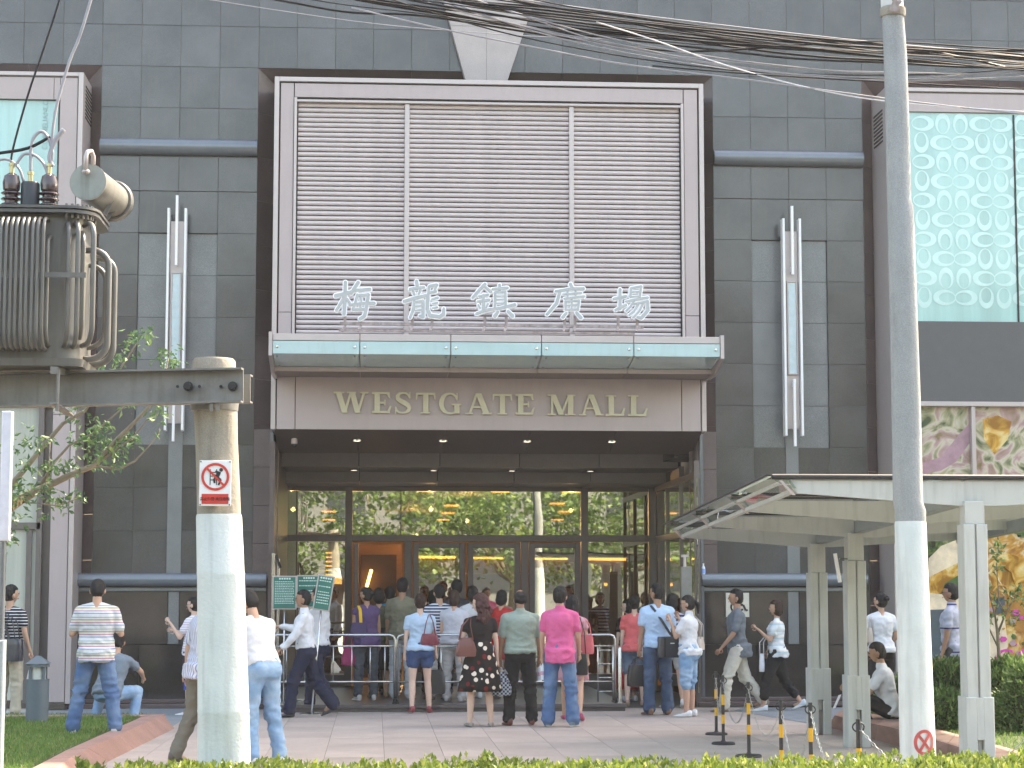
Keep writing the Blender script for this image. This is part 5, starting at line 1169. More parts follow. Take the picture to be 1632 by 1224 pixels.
# ================================================================== people
def cloth(name, col, pattern=None, rough=.85, cols=None, freq=8.0, axis='Z', bump=.75, sheen=.2, width=.5, amt=.07):
    if name in MATS: return MATS[name]
    m = mat(name, col, rough, amt=amt, scale=14, bump=bump, bscale=13, spec=.25); nt = m.node_tree; N = nt.nodes; L = nt.links; b = N['Principled BSDF']
    if pattern:
        tc = N.new('ShaderNodeTexCoord'); base = b.inputs['Base Color'].links[0].from_socket
        mx = N.new('ShaderNodeMix'); mx.data_type = 'RGBA'; L.new(base, mx.inputs['A'])
        if pattern == 'stripe':
            sp = N.new('ShaderNodeSeparateXYZ'); L.new(tc.outputs['Object'], sp.inputs[0]); mu = N.new('ShaderNodeMath'); mu.operation = 'MULTIPLY'; mu.inputs[1].default_value = freq; L.new(sp.outputs[axis], mu.inputs[0])
            fr = N.new('ShaderNodeMath'); fr.operation = 'FRACT'; L.new(mu.outputs[0], fr.inputs[0]); cr = N.new('ShaderNodeValToRGB'); cr.color_ramp.interpolation = 'CONSTANT'; e = cr.color_ramp.elements
            e[0].position = 0; e[0].color = (*cols[0][1], 1); e[1].position = cols[1][0]; e[1].color = (*cols[1][1], 1)
            for p_, c_ in cols[2:]: q = e.new(p_); q.color = (*c_, 1)
            L.new(fr.outputs[0], cr.inputs[0]); L.new(cr.outputs[0], mx.inputs['B']); mx.inputs['Factor'].default_value = 1
        elif pattern == 'floral':
            vo = N.new('ShaderNodeTexVoronoi'); vo.inputs['Scale'].default_value = freq; L.new(tc.outputs['Object'], vo.inputs['Vector']); lt = N.new('ShaderNodeMath'); lt.operation = 'LESS_THAN'; lt.inputs[1].default_value = .42; L.new(vo.outputs['Distance'], lt.inputs[0])
            cr = N.new('ShaderNodeValToRGB'); cr.color_ramp.interpolation = 'CONSTANT'; e = cr.color_ramp.elements; e[0].color = (.012, .01, .01, 1); e[1].position = .38; e[1].color = (.16, .01, .012, 1); q = e.new(.62); q.color = (.72, .62, .52, 1)
            sp = N.new('ShaderNodeSeparateColor'); L.new(vo.outputs['Color'], sp.inputs[0]); L.new(sp.outputs[0], cr.inputs[0]); L.new(cr.outputs[0], mx.inputs['B']); L.new(lt.outputs[0], mx.inputs['Factor'])
        elif pattern == 'worn':
            nz = N.new('ShaderNodeTexNoise'); nz.inputs['Scale'].default_value = 3.5; L.new(tc.outputs['Object'], nz.inputs['Vector']); r = N.new('ShaderNodeMapRange'); r.inputs[1].default_value = .48; r.inputs[2].default_value = .68; r.inputs[4].default_value = .6; L.new(nz.outputs[0], r.inputs[0]); L.new(r.outputs[0], mx.inputs['Factor']); mx.inputs['B'].default_value = (*cols, 1)
        elif pattern == 'check':
            ck = N.new('ShaderNodeTexChecker'); ck.inputs['Scale'].default_value = freq; L.new(tc.outputs['Object'], ck.inputs[0]); L.new(ck.outputs['Fac'], mx.inputs['Factor']); mx.inputs['B'].default_value = (*cols, 1)
        L.new(mx.outputs['Result'], b.inputs['Base Color'])
    return m
SKIN = mat('skin', (.50, .30, .21), .55, amt=.08, scale=10, spec=.3); SKIN2 = mat('tanned_skin', (.36, .20, .13), .55, amt=.08, scale=10, spec=.3); SKIN3 = mat('pale_skin', (.60, .40, .31), .5, amt=.06, scale=10, spec=.3)
EYEW = mat('eye_dark', (.02, .015, .012), .2); LIP = mat('lip', (.36, .13, .11), .5)
HAIRB = mat('black_hair', (.012, .010, .010), .62, spec=.3, amt=.3, scale=60, stretch=(3, 3, .3), bump=.7, bscale=70); HAIRR = mat('reddish_brown_hair', (.06, .022, .020), .62, spec=.3, amt=.35, scale=60, stretch=(3, 3, .3), bump=.7, bscale=70); HAIRD = mat('dark_brown_hair', (.035, .018, .013), .62, spec=.3, amt=.3, scale=60, stretch=(3, 3, .3), bump=.7, bscale=70)

def remesh(mb, voxel, mt, smooth=4, folds=0, fsc=(9, 9, 14), seed=0.0, fold_fn=None, keep=1.0):
    me = bpy.data.meshes.new('tmp'); me.from_pydata(mb.v, [], mb.f); me.update()
    o = bpy.data.objects.new('tmp', me); COL.objects.link(o)
    r = o.modifiers.new('r', 'REMESH'); r.mode = 'VOXEL'; r.voxel_size = voxel; s = o.modifiers.new('s', 'SMOOTH'); s.factor = .5; s.iterations = smooth
    dg = bpy.context.evaluated_depsgraph_get(); out = bpy.data.meshes.new_from_object(o.evaluated_get(dg)); bpy.data.objects.remove(o); bpy.data.meshes.remove(me)
    if folds:
        n = len(out.vertices); co = np.empty(n*3); out.vertices.foreach_get('co', co); co = co.reshape(-1, 3); no = np.empty(n*3); out.vertices.foreach_get('normal', no); no = no.reshape(-1, 3)
        d = np.array([(1 - abs(noise.noise(Vector((c[0]*fsc[0] + seed, c[1]*fsc[1], c[2]*fsc[2])))) * 2.6) + .5 * noise.noise(Vector((c[0]*24 + seed, c[1]*24, c[2]*30))) for c in co])
        amp = folds if fold_fn is None else folds * np.array([fold_fn(c) for c in co])
        co += no * ((d * amp)[:, None]); out.vertices.foreach_set('co', co.ravel()); out.update()
    out.materials.clear(); out.materials.append(mt); out.shade_smooth(); return out

def frame(o, fwd, upv=(0, 0, 1)):
    f = Vector(fwd).normalized(); u = Vector(upv); r = f.cross(u).normalized(); u = r.cross(f)
    return Matrix(((r.x, f.x, u.x, o[0]), (r.y, f.y, u.y, o[1]), (r.z, f.z, u.z, o[2]), (0, 0, 0, 1)))
def nv(v): return Vector(v).normalized()

def person(px, Y, zg, H, rot, label, skin=SKIN, female=False, top=None, bottom=None, hair='short', hairm=None, shoe=('shoe', (.03, .03, .03)), lean=(0, 0), head=(0, 0), arms=None, legs=None,
           glasses=False, group=None, fat=1.0, pos=None, crouch=0, belt=None, sock=None, py=1100):
    """faces +Y locally (back to the street at rot 0)"""
    hairm = hairm or HAIRB; k = H / 1.70; X = ax(px, py, Y) if pos is None else pos
    root = thing('person', label, 'person', (X, Y, zg), R(rot), group)
    sd_ = px * .37
    arms = arms or (((-.13, .02, -1), (-.06, .16, -1)), ((.13, .02, -1), (.06, .16, -1)))
    legs = legs or (((-.05, .02, -1), (-.02, -.03, -1)), ((.05, .02, -1), (.02, -.03, -1)))
    sw = (.158 if female else .180) * (1 + (fat - 1) * .4); hw = (.172 if female else .160) * fat; wd = (.128 if female else .148) * fat; cw = (.150 if female else .172) * fat
    # trunk frame
    up = nv((lean[1], lean[0], 1)); fw = nv(Vector((0, 1, 0)) - up * up.y)
    pel = Vector((0, 0, 0)); TM = Matrix.Translation(pel) @ Matrix(((1, fw.x, up.x, 0), (0, fw.y, up.y, 0), (0, fw.z, up.z, 0), (0, 0, 0, 1)))
    rt = fw.cross(up).normalized(); TM = Matrix(((rt.x, fw.x, up.x, 0), (rt.y, fw.y, up.y, 0), (rt.z, fw.z, up.z, 0), (0, 0, 0, 1)))
    tp = lambda x, y, z: TM @ Vector((x, y, z))
    hipL = [Vector((s * .088 * (1.05 if female else 1), 0, -.03)) for s in (-1, 1)]
    kn = [hipL[i] + nv(legs[i][0]) * .425 for i in (0, 1)]; an = [kn[i] + nv(legs[i][1]) * .405 for i in (0, 1)]
    sh = [tp(s * sw, -.005, .440) for s in (-1, 1)]; el = [sh[i] + nv(arms[i][0]) * .275 for i in (0, 1)]; wr = [el[i] + nv(arms[i][1]) * .245 for i in (0, 1)]
    # head frame
    neck0 = tp(0, -.015, .50); hy, hp = R(head[0]), R(head[1])
    hf = Matrix.Rotation(hy, 3, 'Z') @ (Matrix.Rotation(hp, 3, 'X') @ Vector((0, 1, 0))); hup = Matrix.Rotation(hy, 3, 'Z') @ (Matrix.Rotation(hp, 3, 'X') @ Vector((0, 0, 1)))
    hf = (hf + fw * .3 * 0).normalized(); ul = up * .35 + hup * .65 if abs(lean[0]) + abs(lean[1]) > .05 else hup
    hc = neck0 + up * .075 + ul.normalized() * .100 + hf * .018
    HM = frame(hc, hf, ul)
    def torso(mb, inf=0.0, z0=-.10, z1=.50, wz=1.0, flare=0.0, bust=True, belly=0):
        rows = [(-.13, hw * .80, .085, -.01), (-.06, hw, .112, -.012), (.02, hw * .99, .112, -.01), (.10, (hw + wd) / 2, .102 + belly*.5, 0), (.17, wd, .096 + belly, .005), (.26, (wd + cw) / 2 + .004, .105 + belly*.6, .006), (.34, cw, .114, .004), (.395, cw * 1.02, .106, -.004), (.435, sw * .88, .086, -.012), (.468, sw * .60, .066, -.015), (.508, .058, .050, -.015)]
        rr = []
        for z, a, b, oy in rows:
            if z < z0 - .001 or z > z1 + .001: continue
            fl = flare * max(0, (.17 - z)) ; n = 20; a2, b2 = (a + inf + fl) * 1.0, (b + inf + fl) * (fat * .5 + .5)
            rr.append([tp(math.copysign(abs(math.cos(2*math.pi*j/n)) ** .85, math.cos(2*math.pi*j/n)) * a2, oy + math.copysign(abs(math.sin(2*math.pi*j/n)) ** .9, math.sin(2*math.pi*j/n)) * b2, z) for j in range(n)])
        mb.loft(rr)
        if z1 > .4:
            for s in (-1, 1):
                mb.cap(tp(s * .045, -.014, .478), tp(s * (sw - .010), -.006, .436), .034 + inf, .046 + inf * .6)
                if female and bust: mb.ell(tp(s * .068, .085, .335), (.052 + inf, .045 + inf, .05 + inf))
            if not female: mb.ell(tp(0, .035, .38), (.14, .075 + inf, .08))
    def butt(mb, inf=0):
        for s in (-1, 1): mb.ell(tp(s * .075, -.06, -.05), (.088 + inf, .075 + inf, .092 + inf))
    # ---- body
    b = MB(); torso(b); butt(b)
    b.cap(neck0 - up * .03, hc - ul.normalized() * .05 - hf * .02, .056 if not female else .048, .05 if not female else .043)
    for i in (0, 1):
        g = .92 if female else 1.0
        b.cap(sh[i], el[i], .050 * g * fat, .037 * g); b.cap(el[i], wr[i], .037 * g, .025 * g)
        b.cap(hipL[i], kn[i], .086 * (fat * .5 + .5), .052); b.cap(kn[i], kn[i].lerp(an[i], .35) + Vector((0, -.006, 0)), .050, .052); b.cap(kn[i].lerp(an[i], .35) + Vector((0, -.006, 0)), an[i], .052, .034)
        hd_ = nv(nv(arms[i][1]) * .9 + Vector((0, .12, -.1))); pc = wr[i] + hd_ * .05
        HMx = frame(wr[i], hd_, (1, .1, .05) if abs(hd_.x) < .9 else (0, 0, 1))
        b.cap(wr[i] - hd_ * .01, pc + hd_ * .02, .026, .034, sq=(1, .62))
        ft = nv((0.12 * (-1 if i == 0 else 1), 1, 0)); b.cap(an[i] + Vector((0, 0, -.02)), an[i] + ft * .10 + Vector((0, 0, -.05)), .034, .026)
    me = remesh(b, .0135, skin, 3)
    v = MB()
    # head shell with face
    nu, nvv = 22, 16; rows = []
    for a in range(nvv):
        th = math.pi * (a + .3) / (nvv - .4); z = math.cos(th); ring = []
        for c in range(nu):
            ph = 2 * math.pi * c / nu; x, y = math.sin(th) * math.sin(ph), math.sin(th) * math.cos(ph)
            X_, Y_, Z_ = x * .076, y * .098, z * .117
            if z < 0: X_ *= 1 + .32 * z; Y_ *= 1 + .10 * z + (.0 if y > 0 else .34 * z)
            if y > .3:
                fr_ = (y - .3) / .7; Y_ += -.010 * fr_ * (abs(x) < .8)
                Y_ += .022 * math.exp(-((x / .16) ** 2) - ((z + .12) / .16) ** 2) + .008 * math.exp(-((x / .22) ** 2) - ((z + .48) / .10) ** 2) + .010 * math.exp(-((x / .3) ** 2) - ((z + .80) / .14) ** 2) + .005 * math.exp(-((z - .18) / .10) ** 2)
                Y_ -= .008 * math.exp(-(((abs(x) - .42) / .16) ** 2) - ((z - .02) / .10) ** 2)
            ring.append(HM @ Vector((X_, Y_, Z_)))
        rows.append(ring)
    v.loft(rows)
    for s in (-1, 1): v.ell(HM @ Vector((s * .078, -.008, -.012)), (.012, .022, .032), 10, 6, rot=HM.to_3x3())
    v.m = [0] * len(v.f)
    for s in (-1, 1): v.ell(HM @ Vector((s * .032, .086, .006)), (.014, .006, .007), 8, 5, 1, rot=HM.to_3x3()); v.ell(HM @ Vector((s * .033, .092, .026)), (.018, .004, .0035), 8, 4, 1, rot=HM.to_3x3())
    v.ell(HM @ Vector((0, .093, -.058)), (.022, .008, .007), 8, 5, 2, rot=HM.to_3x3())
    # fingers
    for i in (0, 1):
        s = -1 if i == 0 else 1; hd_ = nv(nv(arms[i][1]) * .9 + Vector((0, .12, -.1))); HMx = frame(wr[i], hd_, (1, .1, .05) if abs(hd_.x) < .9 else (0, 0, 1)); U3 = HMx.to_3x3()
        across = nv(U3 @ Vector((1, 0, 0))); curl = nv(Vector((-s, 0, 0)) - hd_ * hd_.dot(Vector((-s, 0, 0))))
        for f_, (o_, ln) in enumerate(((.026, .068), (.009, .078), (-.009, .073), (-.025, .058))):
            p0 = wr[i] + hd_ * .062 + across * o_; p1 = p0 + hd_ * ln * .5 + curl * .008; p2 = p1 + (hd_ * .75 + curl * .65).normalized() * ln * .30; p3 = p2 + (hd_ * .4 + curl * .9).normalized() * ln * .24
            v.tube([p0, p1, p2, p3], [.0098, .009, .0082, .0065], 6)
        p0 = wr[i] + hd_ * .02 + across * .022; p1 = p0 + (hd_ * .6 + across * .7).normalized() * .035; p2 = p1 + (hd_ * .9 + curl * .3).normalized() * .032; v.tube([p0, p1, p2], [.0115, .0105, .0085], 6)
    # join
    hm = v.mesh('tmp', [skin, EYEW, LIP], True); n0 = len(me.vertices)
    co = np.empty(n0*3); me.vertices.foreach_get('co', co); co2 = np.array(v.v).ravel()
    fs = [tuple(p.vertices) for p in me.polygons] + [tuple(q + n0 for q in f) for f in v.f]
    bd_ = bpy.data.meshes.new('body'); bd_.from_pydata(np.concatenate([co, co2]).reshape(-1, 3).tolist(), [], fs)
    for q in (skin, EYEW, LIP): bd_.materials.append(q)
    bd_.polygons.foreach_set('material_index', [0] * len(me.polygons) + v.m); bd_.shade_smooth()
    # vertical placement so the lowest foot stands on the ground
    low = min(an[0].z, an[1].z) - .075
    M = Matrix.Scale(k, 4) @ Matrix.Translation((0, 0, -low + (0 if not crouch else crouch)))
    def put(name, me_): me_.transform(M); return link(name, me_, root)
    put('body', bd_)
    # ---- hair
    h = MB(); Hl = lambda x, y, z: HM @ Vector((x, y, z)); r3 = HM.to_3x3()
    def he(c, r): h.ell(Hl(*c), r, 18, 12, rot=r3)
    if hair != 'bald':
        he((0, -.012, .022), (.086, .104, .108)); he((0, -.03, .0), (.083, .085, .10)) 
        if hair in ('short', 'spiky'): he((0, -.05, -.035), (.070, .058, .055))
        if hair == 'bob': he((0, -.04, -.04), (.092, .075, .095)); he((0, -.01, -.02), (.094, .07, .09))
        if hair == 'long': he((0, -.055, -.06), (.085, .06, .12)); h.cap(Hl(0, -.07, -.06), Hl(0, -.085, -.25), .075, .05, sq=(1, .55)); he((0, -.01, -.03), (.092, .06, .10))
        if hair == 'curly':
            he((0, -.05, -.05), (.10, .075, .12)); he((0, -.02, .03), (.095, .11, .11)); rr = random.Random(3)
            for q in range(60): he((rr.uniform(-.10, .10), rr.uniform(-.13, -.03), rr.uniform(-.30, .02)), (rr.uniform(.022, .038),) * 3)
            he((0, -.09, -.17), (.10, .05, .15))
        if hair == 'bun': he((0, -.115, .03), (.040, .036, .040)); he((0, -.05, -.03), (.07, .05, .05))
        if hair == 'pony': he((0, -.05, -.03), (.07, .05, .05)); h.cap(Hl(0, -.10, .035), Hl(0, -.155, -.02), .024, .032); h.cap(Hl(0, -.155, -.02), Hl(0, -.145, -.15), .032, .012)
        hm_ = remesh(h, .009, hairm, 2, folds=.0035 if hair not in ('spiky', 'curly') else .006, fsc=(34, 34, 8), seed=sd_)
        inv = HM.inverted(); co = [inv @ p.co for p in hm_.vertices]
        for p, c in zip(hm_.vertices, co):                # open the face: pull hair behind the hairline
            lim = .055 if c.z > .055 else (.03 if abs(c.x) < .066 else .012)
            if c.z < .072 - abs(c.x) * .25 and c.y > lim - .0 and abs(c.x) < .2: c.y = lim - .01; c.x *= .80
            if hair in ('short', 'spiky') and abs(c.x) > .06 and c.z < -.005 and c.y > -.035: c.x *= .8
            p.co = HM @ c
        hm_.update(); put('hair', hm_)
    else:
        for s in (-1, 1): h.ell(Hl(s * .062, -.03, .0), (.022, .060, .055), 14, 8, rot=r3)
        he((0, -.065, -.01), (.072, .045, .055)); he((0, -.02, .035), (.078, .088, .070)); put('hair', remesh(h, .009, hairm, 2, folds=.002, fsc=(34, 34, 8), seed=sd_))
    # ---- top
    def sleeve(mb, i, t, inf):
        mb.cap(sh[i] + nv(arms[i][0]) * .01, sh[i].lerp(el[i], min(t, 1)), .050 * fat + inf, .049 + inf * 1.2)
        if t > 1: mb.cap(el[i], el[i].lerp(wr[i], t - 1), .050 + inf, .034 + inf)
    if top:
        mt, sl, hem, loose = top['m'], top.get('sl', .55), top.get('hem', -.10), top.get('loose', .016)
        c = MB(); torso(c, loose, z0=max(hem, -.13) , flare=top.get('flare', .04)); 
        c.loft([[tp(math.cos(2*math.pi*j/20) * (hw + loose + .007), -.030 + math.sin(2*math.pi*j/20) * (.136 + loose + (.012 if hem < -.11 else 0)) * (fat*.5+.5), z) for j in range(20)] for z in (hem, hem + .04, .03)] if hem < .0 else [[tp(math.cos(2*math.pi*j/20) * (wd + .01), math.sin(2*math.pi*j/20) * (.10 + loose), z) for j in range(20)] for z in (.08, .2)])
        if hem < -.04: butt_ = [c.ell(tp(s * .07, -.055, -.04 if hem < -.08 else .0), (.085, .07 + loose, .07)) for s in (-1, 1)]
        for i in (0, 1): sleeve(c, i, sl if sl > 0 else .12, .008)
        if top.get('collar'): c.cap(neck0 - up * .005 - hf * .0, neck0 + up * .030, .066, .060)
        put(top.get('name', 'shirt'), remesh(c, .0125, mt, 3, folds=top.get('folds', .0090), fsc=(7, 7, 11), seed=sd_, fold_fn=lambda q: .5 + min(1, max(0, (.45 - q[2]) * 2.2))))
        if top.get('tie'): tq = MB().add([tp(-.022, .128, .47), tp(.022, .128, .47), tp(.036, .138, .12), tp(0, .14, .07), tp(-.036, .138, .12)], [(0,1,2,3,4)]).add([tp(-.022, .118, .47), tp(.022, .118, .47), tp(.036, .128, .12), tp(0, .13, .07), tp(-.036, .128, .12)], [(4,3,2,1,0)]); put('tie', tq.mesh('tie', M_BLACK))
    # ---- bottom
    if bottom:
        kind, mt = bottom['k'], bottom['m']; c = MB(); inf = bottom.get('inf', .014)
        if kind == 'skirt':
            ln = bottom.get('len', .5); n = 40; rr = []; z_ = .17
            for q in range(9):
                t = q / 8; z = .17 - t * (ln + .17); a = wd + .012 + (hw + .02 - wd) * min(1, t * 2.6) + bottom.get('fl', .06) * max(0, t - .3); bb = .105 + .02 * min(1, t * 3) + bottom.get('fl', .06) * max(0, t - .3)
                rr.append([Vector((math.cos(2*math.pi*j/n) * a, -.015 + math.sin(2*math.pi*j/n) * bb, z)) * 1.0 + (Vector((math.cos(2*math.pi*j/n), math.sin(2*math.pi*j/n), 0)) * (.014 * t * math.sin(j * 2*math.pi / 5 + sd_) + .006 * t * math.sin(j * 1.9))) for j in range(n)])
            c.loft(rr); put('skirt', c.mesh('skirt', mt, True))
        else:
            torso(c, inf - .002, z0=-.13, z1=.12, bust=False); butt(c, inf - .010); end = {'trousers': 2.0, 'capri': 1.62, 'knee': 1.12, 'shorts': bottom.get('t', .45)}[kind]
            wl = bottom.get('leg', .060)
            for i in (0, 1):
                t1 = min(1, end); c.cap(hipL[i], hipL[i].lerp(kn[i], t1), .092 * (fat*.5+.5) + inf, (.092 + (.060 - .092) * t1) + inf)
                if end > 1:
                    e2 = kn[i].lerp(an[i], end - 1) + (Vector((0, -.004, .022)) if end > 1.9 else Vector((0, 0, 0))); c.cap(kn[i], e2, .058 + inf, wl + .002)
            put({'trousers': 'trousers', 'capri': 'capri_trousers', 'knee': 'knee_shorts', 'shorts': 'shorts'}[kind], remesh(c, .0125, mt, 3, folds=.0115, fsc=(7, 7, 12), seed=sd_ + 5, fold_fn=lambda q: .45 + 1.1 * math.exp(-((q[2] + .46) / .12) ** 2) + 1.3 * max(0, -.62 - q[2]) * 3))
            if belt is not None: put('belt', MB().loft([[tp(math.cos(2*math.pi*j/24) * (wd + hw) / 2 * 1.11, math.sin(2*math.pi*j/24) * .128, z) for j in range(24)] for z in (.055, .085)]).mesh('belt', M_BLACK, True))
    # ---- shoes
    nm, sc = shoe[0], shoe[1]; sm = mat('shoe_%02d%02d%02d' % tuple(int(q * 99) for q in sc), sc, .4, coat=.2, amt=.08)
    for i in (0, 1):
        s = -1 if i == 0 else 1; sk = nv(legs[i][1]); tilt = max(0, -sk.y - .25); fd = Vector((.16 * s, 1, 0)).normalized(); q = MB(); a = an[i] + Vector((0, 0, -.012))
        dn = Vector((0, 0, -1)); tt = min(.9, tilt * 1.1); Mx = Matrix.Translation(an[i]) @ Matrix.Rotation(-tt, 4, 'X') @ Matrix.Translation(-an[i])
        rows = []
        for yy, hwid, zt_, zb in ((-.075, .022, .02, -.058), (-.062, .034, .028, -.068), (-.02, .038, .022, -.07), (.03, .036, -.005, -.07), (.085, .042, -.025, -.07), (.13, .043, -.036, -.07), (.17, .036, -.044, -.069), (.195, .018, -.052, -.066)):
            cc_ = an[i] + fd * yy; rr_ = []
            for j in range(12):
                t = 2*math.pi*j/12; x_ = math.copysign(abs(math.cos(t)) ** .7, math.cos(t)) * hwid; z = (zt_ + zb) / 2 + math.copysign(abs(math.sin(t)) ** .7, math.sin(t)) * (zt_ - zb) / 2
                rr_.append(Mx @ (cc_ + Vector((fd.y, -fd.x, 0)) * x_ + Vector((0, 0, z))))
            rows.append(rr_)
        if nm == 'heel':
            pump = []; 
            for j_, r_ in enumerate(rows): pump.append([p_ + Vector((0, 0, -.0)) for p_ in r_])
            q.loft(pump); q.tube([Mx @ (an[i] + fd * -.06 + Vector((0, 0, -.05))), Mx @ (an[i] + fd * -.062 + Vector((0, 0, -.075)))], [.018, .010], 8)
            me_ = q.mesh('high_heel', sm, True)
            for p in me_.vertices:
                if p.co.z > an[i].z - .028: p.co.z = an[i].z - .028 + (p.co.z - an[i].z + .028) * .2
            put('high_heel', me_)
        else:
            me_ = q.loft(rows).mesh(nm, sm, True)
            so_ = put(nm, me_)
            if nm == 'trainer':
                s2 = MB().loft([[p_ + (p_ - (r_[0] + r_[6]) / 2) * .06 + Vector((0, 0, 0)) for p_ in r_] for r_ in rows]); m2 = s2.mesh('sole', mat('white_sole', (.7, .7, .68), .5), True)
                for p in m2.vertices:
                    if p.co.z > an[i].z - .052: p.co.z = an[i].z - .052 + min(0, 0)
                m2.transform(M); link('sole', m2, so_)
    if glasses:
        g = MB()
        for s in (-1, 1):
            g.tube([Hl(s * .034 + .022 * math.cos(t), .100, .004 + .016 * math.sin(t)) for t in np.linspace(0, 6.283, 13)], .0022, 5); g.tube([Hl(s * .056, .098, .008), Hl(s * .080, .03, .006), Hl(s * .080, -.01, .0)], .002, 5)
        g.tube([Hl(-.012, .101, .006), Hl(.012, .101, .006)], .002, 5); put('glasses', g.mesh('glasses', M_BLACK, True))
    W4 = root.matrix_basis.copy() if False else Matrix.Translation((X, Y, zg)) @ Matrix.Rotation(R(rot), 4, 'Z')
    root_info = {'o': root, 'M': W4 @ M, 'wr': wr, 'el': el, 'sh': sh, 'tp': tp, 'k': k, 'hd': [wr[i] + nv(arms[i][1]) * .10 for i in (0, 1)], 'cw': cw, 'hw': hw}
    return root_info

C = cloth
WHT = C('white_cotton', (.62, .63, .65)); BLK = C('black_cloth', (.018, .018, .02)); NVY = C('navy_cloth', (.018, .025, .055)); JEAN = C('blue_denim', (.075, .14, .27), 'worn', cols=(.20, .30, .42)); LJEAN = C('light_denim', (.19, .32, .48), 'worn', cols=(.40, .52, .62)); KHA = C('khaki_cloth', (.42, .37, .28)); OLV = C('olive_grey_trousers', (.16, .145, .115)); GRT = C('light_grey_trousers', (.38, .37, .36)); CRM = C('cream_trousers', (.55, .52, .44))
DN = ((-.13, .02, -1), (-.05, .16, -1)); 
def A2(l=None, r=None): return (l or ((-.13, .02, -1), (-.06, .16, -1)), r or ((.13, .02, -1), (.06, .16, -1)))
def LG(l=None, r=None): return (l or ((-.05, .02, -1), (-.02, -.03, -1)), r or ((.05, .02, -1), (.02, -.03, -1)))
WALKL = (((-.04, .42, -1), (-.02, .12, -1)), ((.04, -.30, -1), (.02, -.75, -1)))
WALKR = (((-.04, -.30, -1), (-.02, -.75, -1)), ((.04, .42, -1), (.02, .12, -1)))
ST = .11
# 1
p1 = person(14, 28.0, 0, 1.78, -28, 'man in a black striped tee and khaki trousers at the left edge', top=dict(m=C('black_striped_tee', (.02, .02, .03), 'stripe', cols=[(0, (.02, .02, .03)), (.72, (.65, .65, .65))], freq=24), hem=-.06), bottom=dict(k='trousers', m=KHA), arms=A2(r=((.22, .0, -1), (.10, .35, -1))), head=(-25, 0), shoe=('shoe', (.12, .1, .08)), legs=LG())
# 2
STR = C('colour_striped_tee', (.6, .6, .6), 'stripe', cols=[(0, (.60, .60, .61)), (.18, (.13, .22, .38)), (.26, (.60, .60, .61)), (.40, (.36, .07, .14)), (.46, (.60, .60, .61)), (.62, (.42, .36, .16)), (.74, (.60, .60, .61)), (.86, (.10, .26, .26)), (.92, (.60, .60, .61))], freq=7.5)
p2 = person(152, 23.3, .12, 1.74, 2, 'man in a colour striped white tee and jeans standing on the lawn', fat=1.08, top=dict(m=STR, hem=-.12, sl=.75, loose=.022), bottom=dict(k='trousers', m=JEAN, leg=.075, inf=.018), head=(0, -22), arms=A2(((-.32, .05, -1), (.35, .8, .25)), ((.32, .05, -1), (-.35, .8, .25))), legs=(((-.20, .02, -1), (-.16, -.03, -1)), ((.20, .02, -1), (.14, -.03, -1))), shoe=('trainer', (.55, .56, .55)), hair='short')
# 3 crouching
p3 = person(172, 26.2, 0, 1.7, -15, 'person in a grey shirt and jeans squatting behind the striped man', top=dict(m=C('slate_shirt', (.16, .20, .24)), hem=-.08, loose=.02), bottom=dict(k='trousers', m=LJEAN), lean=(.45, .05), arms=A2(((-.3, .8, -.6), (.2, .8, -.3)), ((.35, .8, -.6), (-.2, .8, -.3))), legs=(((-.35, .9, .05), (-.05, -.45, -1)), ((.35, .9, .05), (.05, -.45, -1))), head=(10, -15))
# 4
p4 = person(306, 28.6, 0, 1.62, 70, 'woman with glasses in a striped blouse raising her hand behind the left pole', female=True, glasses=True, hair='bun', skin=SKIN3, top=dict(m=C('pink_striped_blouse', (.7, .66, .70), 'stripe', cols=[(0, (.72, .70, .74)), (.6, (.50, .42, .52))], freq=30), hem=-.1), bottom=dict(k='knee', m=NVY), arms=A2(((-.15, .45, -.9), (-.05, .55, .8)), ((.15, .5, -.8), (.0, .9, .3))), shoe=('trainer', (.6, .6, .6)), head=(5, 0))
# 5
p5 = person(322, 20.6, 0, 1.78, -58, 'man in a vertical striped shirt and olive trousers behind the left pole', fat=.95, top=dict(m=C('vertical_striped_shirt', (.7, .7, .75), 'stripe', cols=[(0, (.58, .59, .64)), (.62, (.22, .26, .42))], freq=34, axis='X'), hem=-.10, sl=.7, collar=1), bottom=dict(k='trousers', m=OLV, leg=.062), lean=(.05, 0), arms=A2(((-.25, -.18, -1), (-.05, -.02, -1))), legs=(((-.05, -.10, -1), (-.05, -.42, -1)), ((.05, .15, -1), (.02, -.1, -1))), shoe=('shoe', (.08, .06, .05)), head=(-10, -25))
# 6
p6 = person(418, 20.6, 0, 1.78, 38, 'man in a white tee and light blue jeans bending behind the left pole', fat=1.0, top=dict(m=WHT, hem=.0, sl=.6, loose=.016), bottom=dict(k='trousers', m=LJEAN, leg=.066, inf=.015), belt=1, lean=(.36, .0), arms=A2(((-.1, .25, -1), (.1, .5, -.7)), ((.05, .2, -1), (-.15, .5, -.7))), legs=(((-.06, .10, -1), (-.04, -.16, -1)), ((.10, .04, -1), (.12, -.18, -1))), shoe=('trainer', (.65, .65, .63)), head=(10, -35))
# 7 guard
p7 = person(487, 28.1, 0, 1.75, 90, 'guard in a white shirt and black tie striding to the left', top=dict(m=WHT, hem=.0, sl=1.85, collar=1, tie=1, loose=.02), bottom=dict(k='trousers', m=C('guard_navy', (.016, .020, .042)), leg=.075, inf=.02), lean=(.08, 0), arms=A2(((-.15, .45, -1), (-.02, .75, -.75)), ((.12, -.30, -1), (.05, .05, -1))), legs=WALKL, shoe=('shoe', (.03, .03, .035)), skin=SKIN2, belt=1)
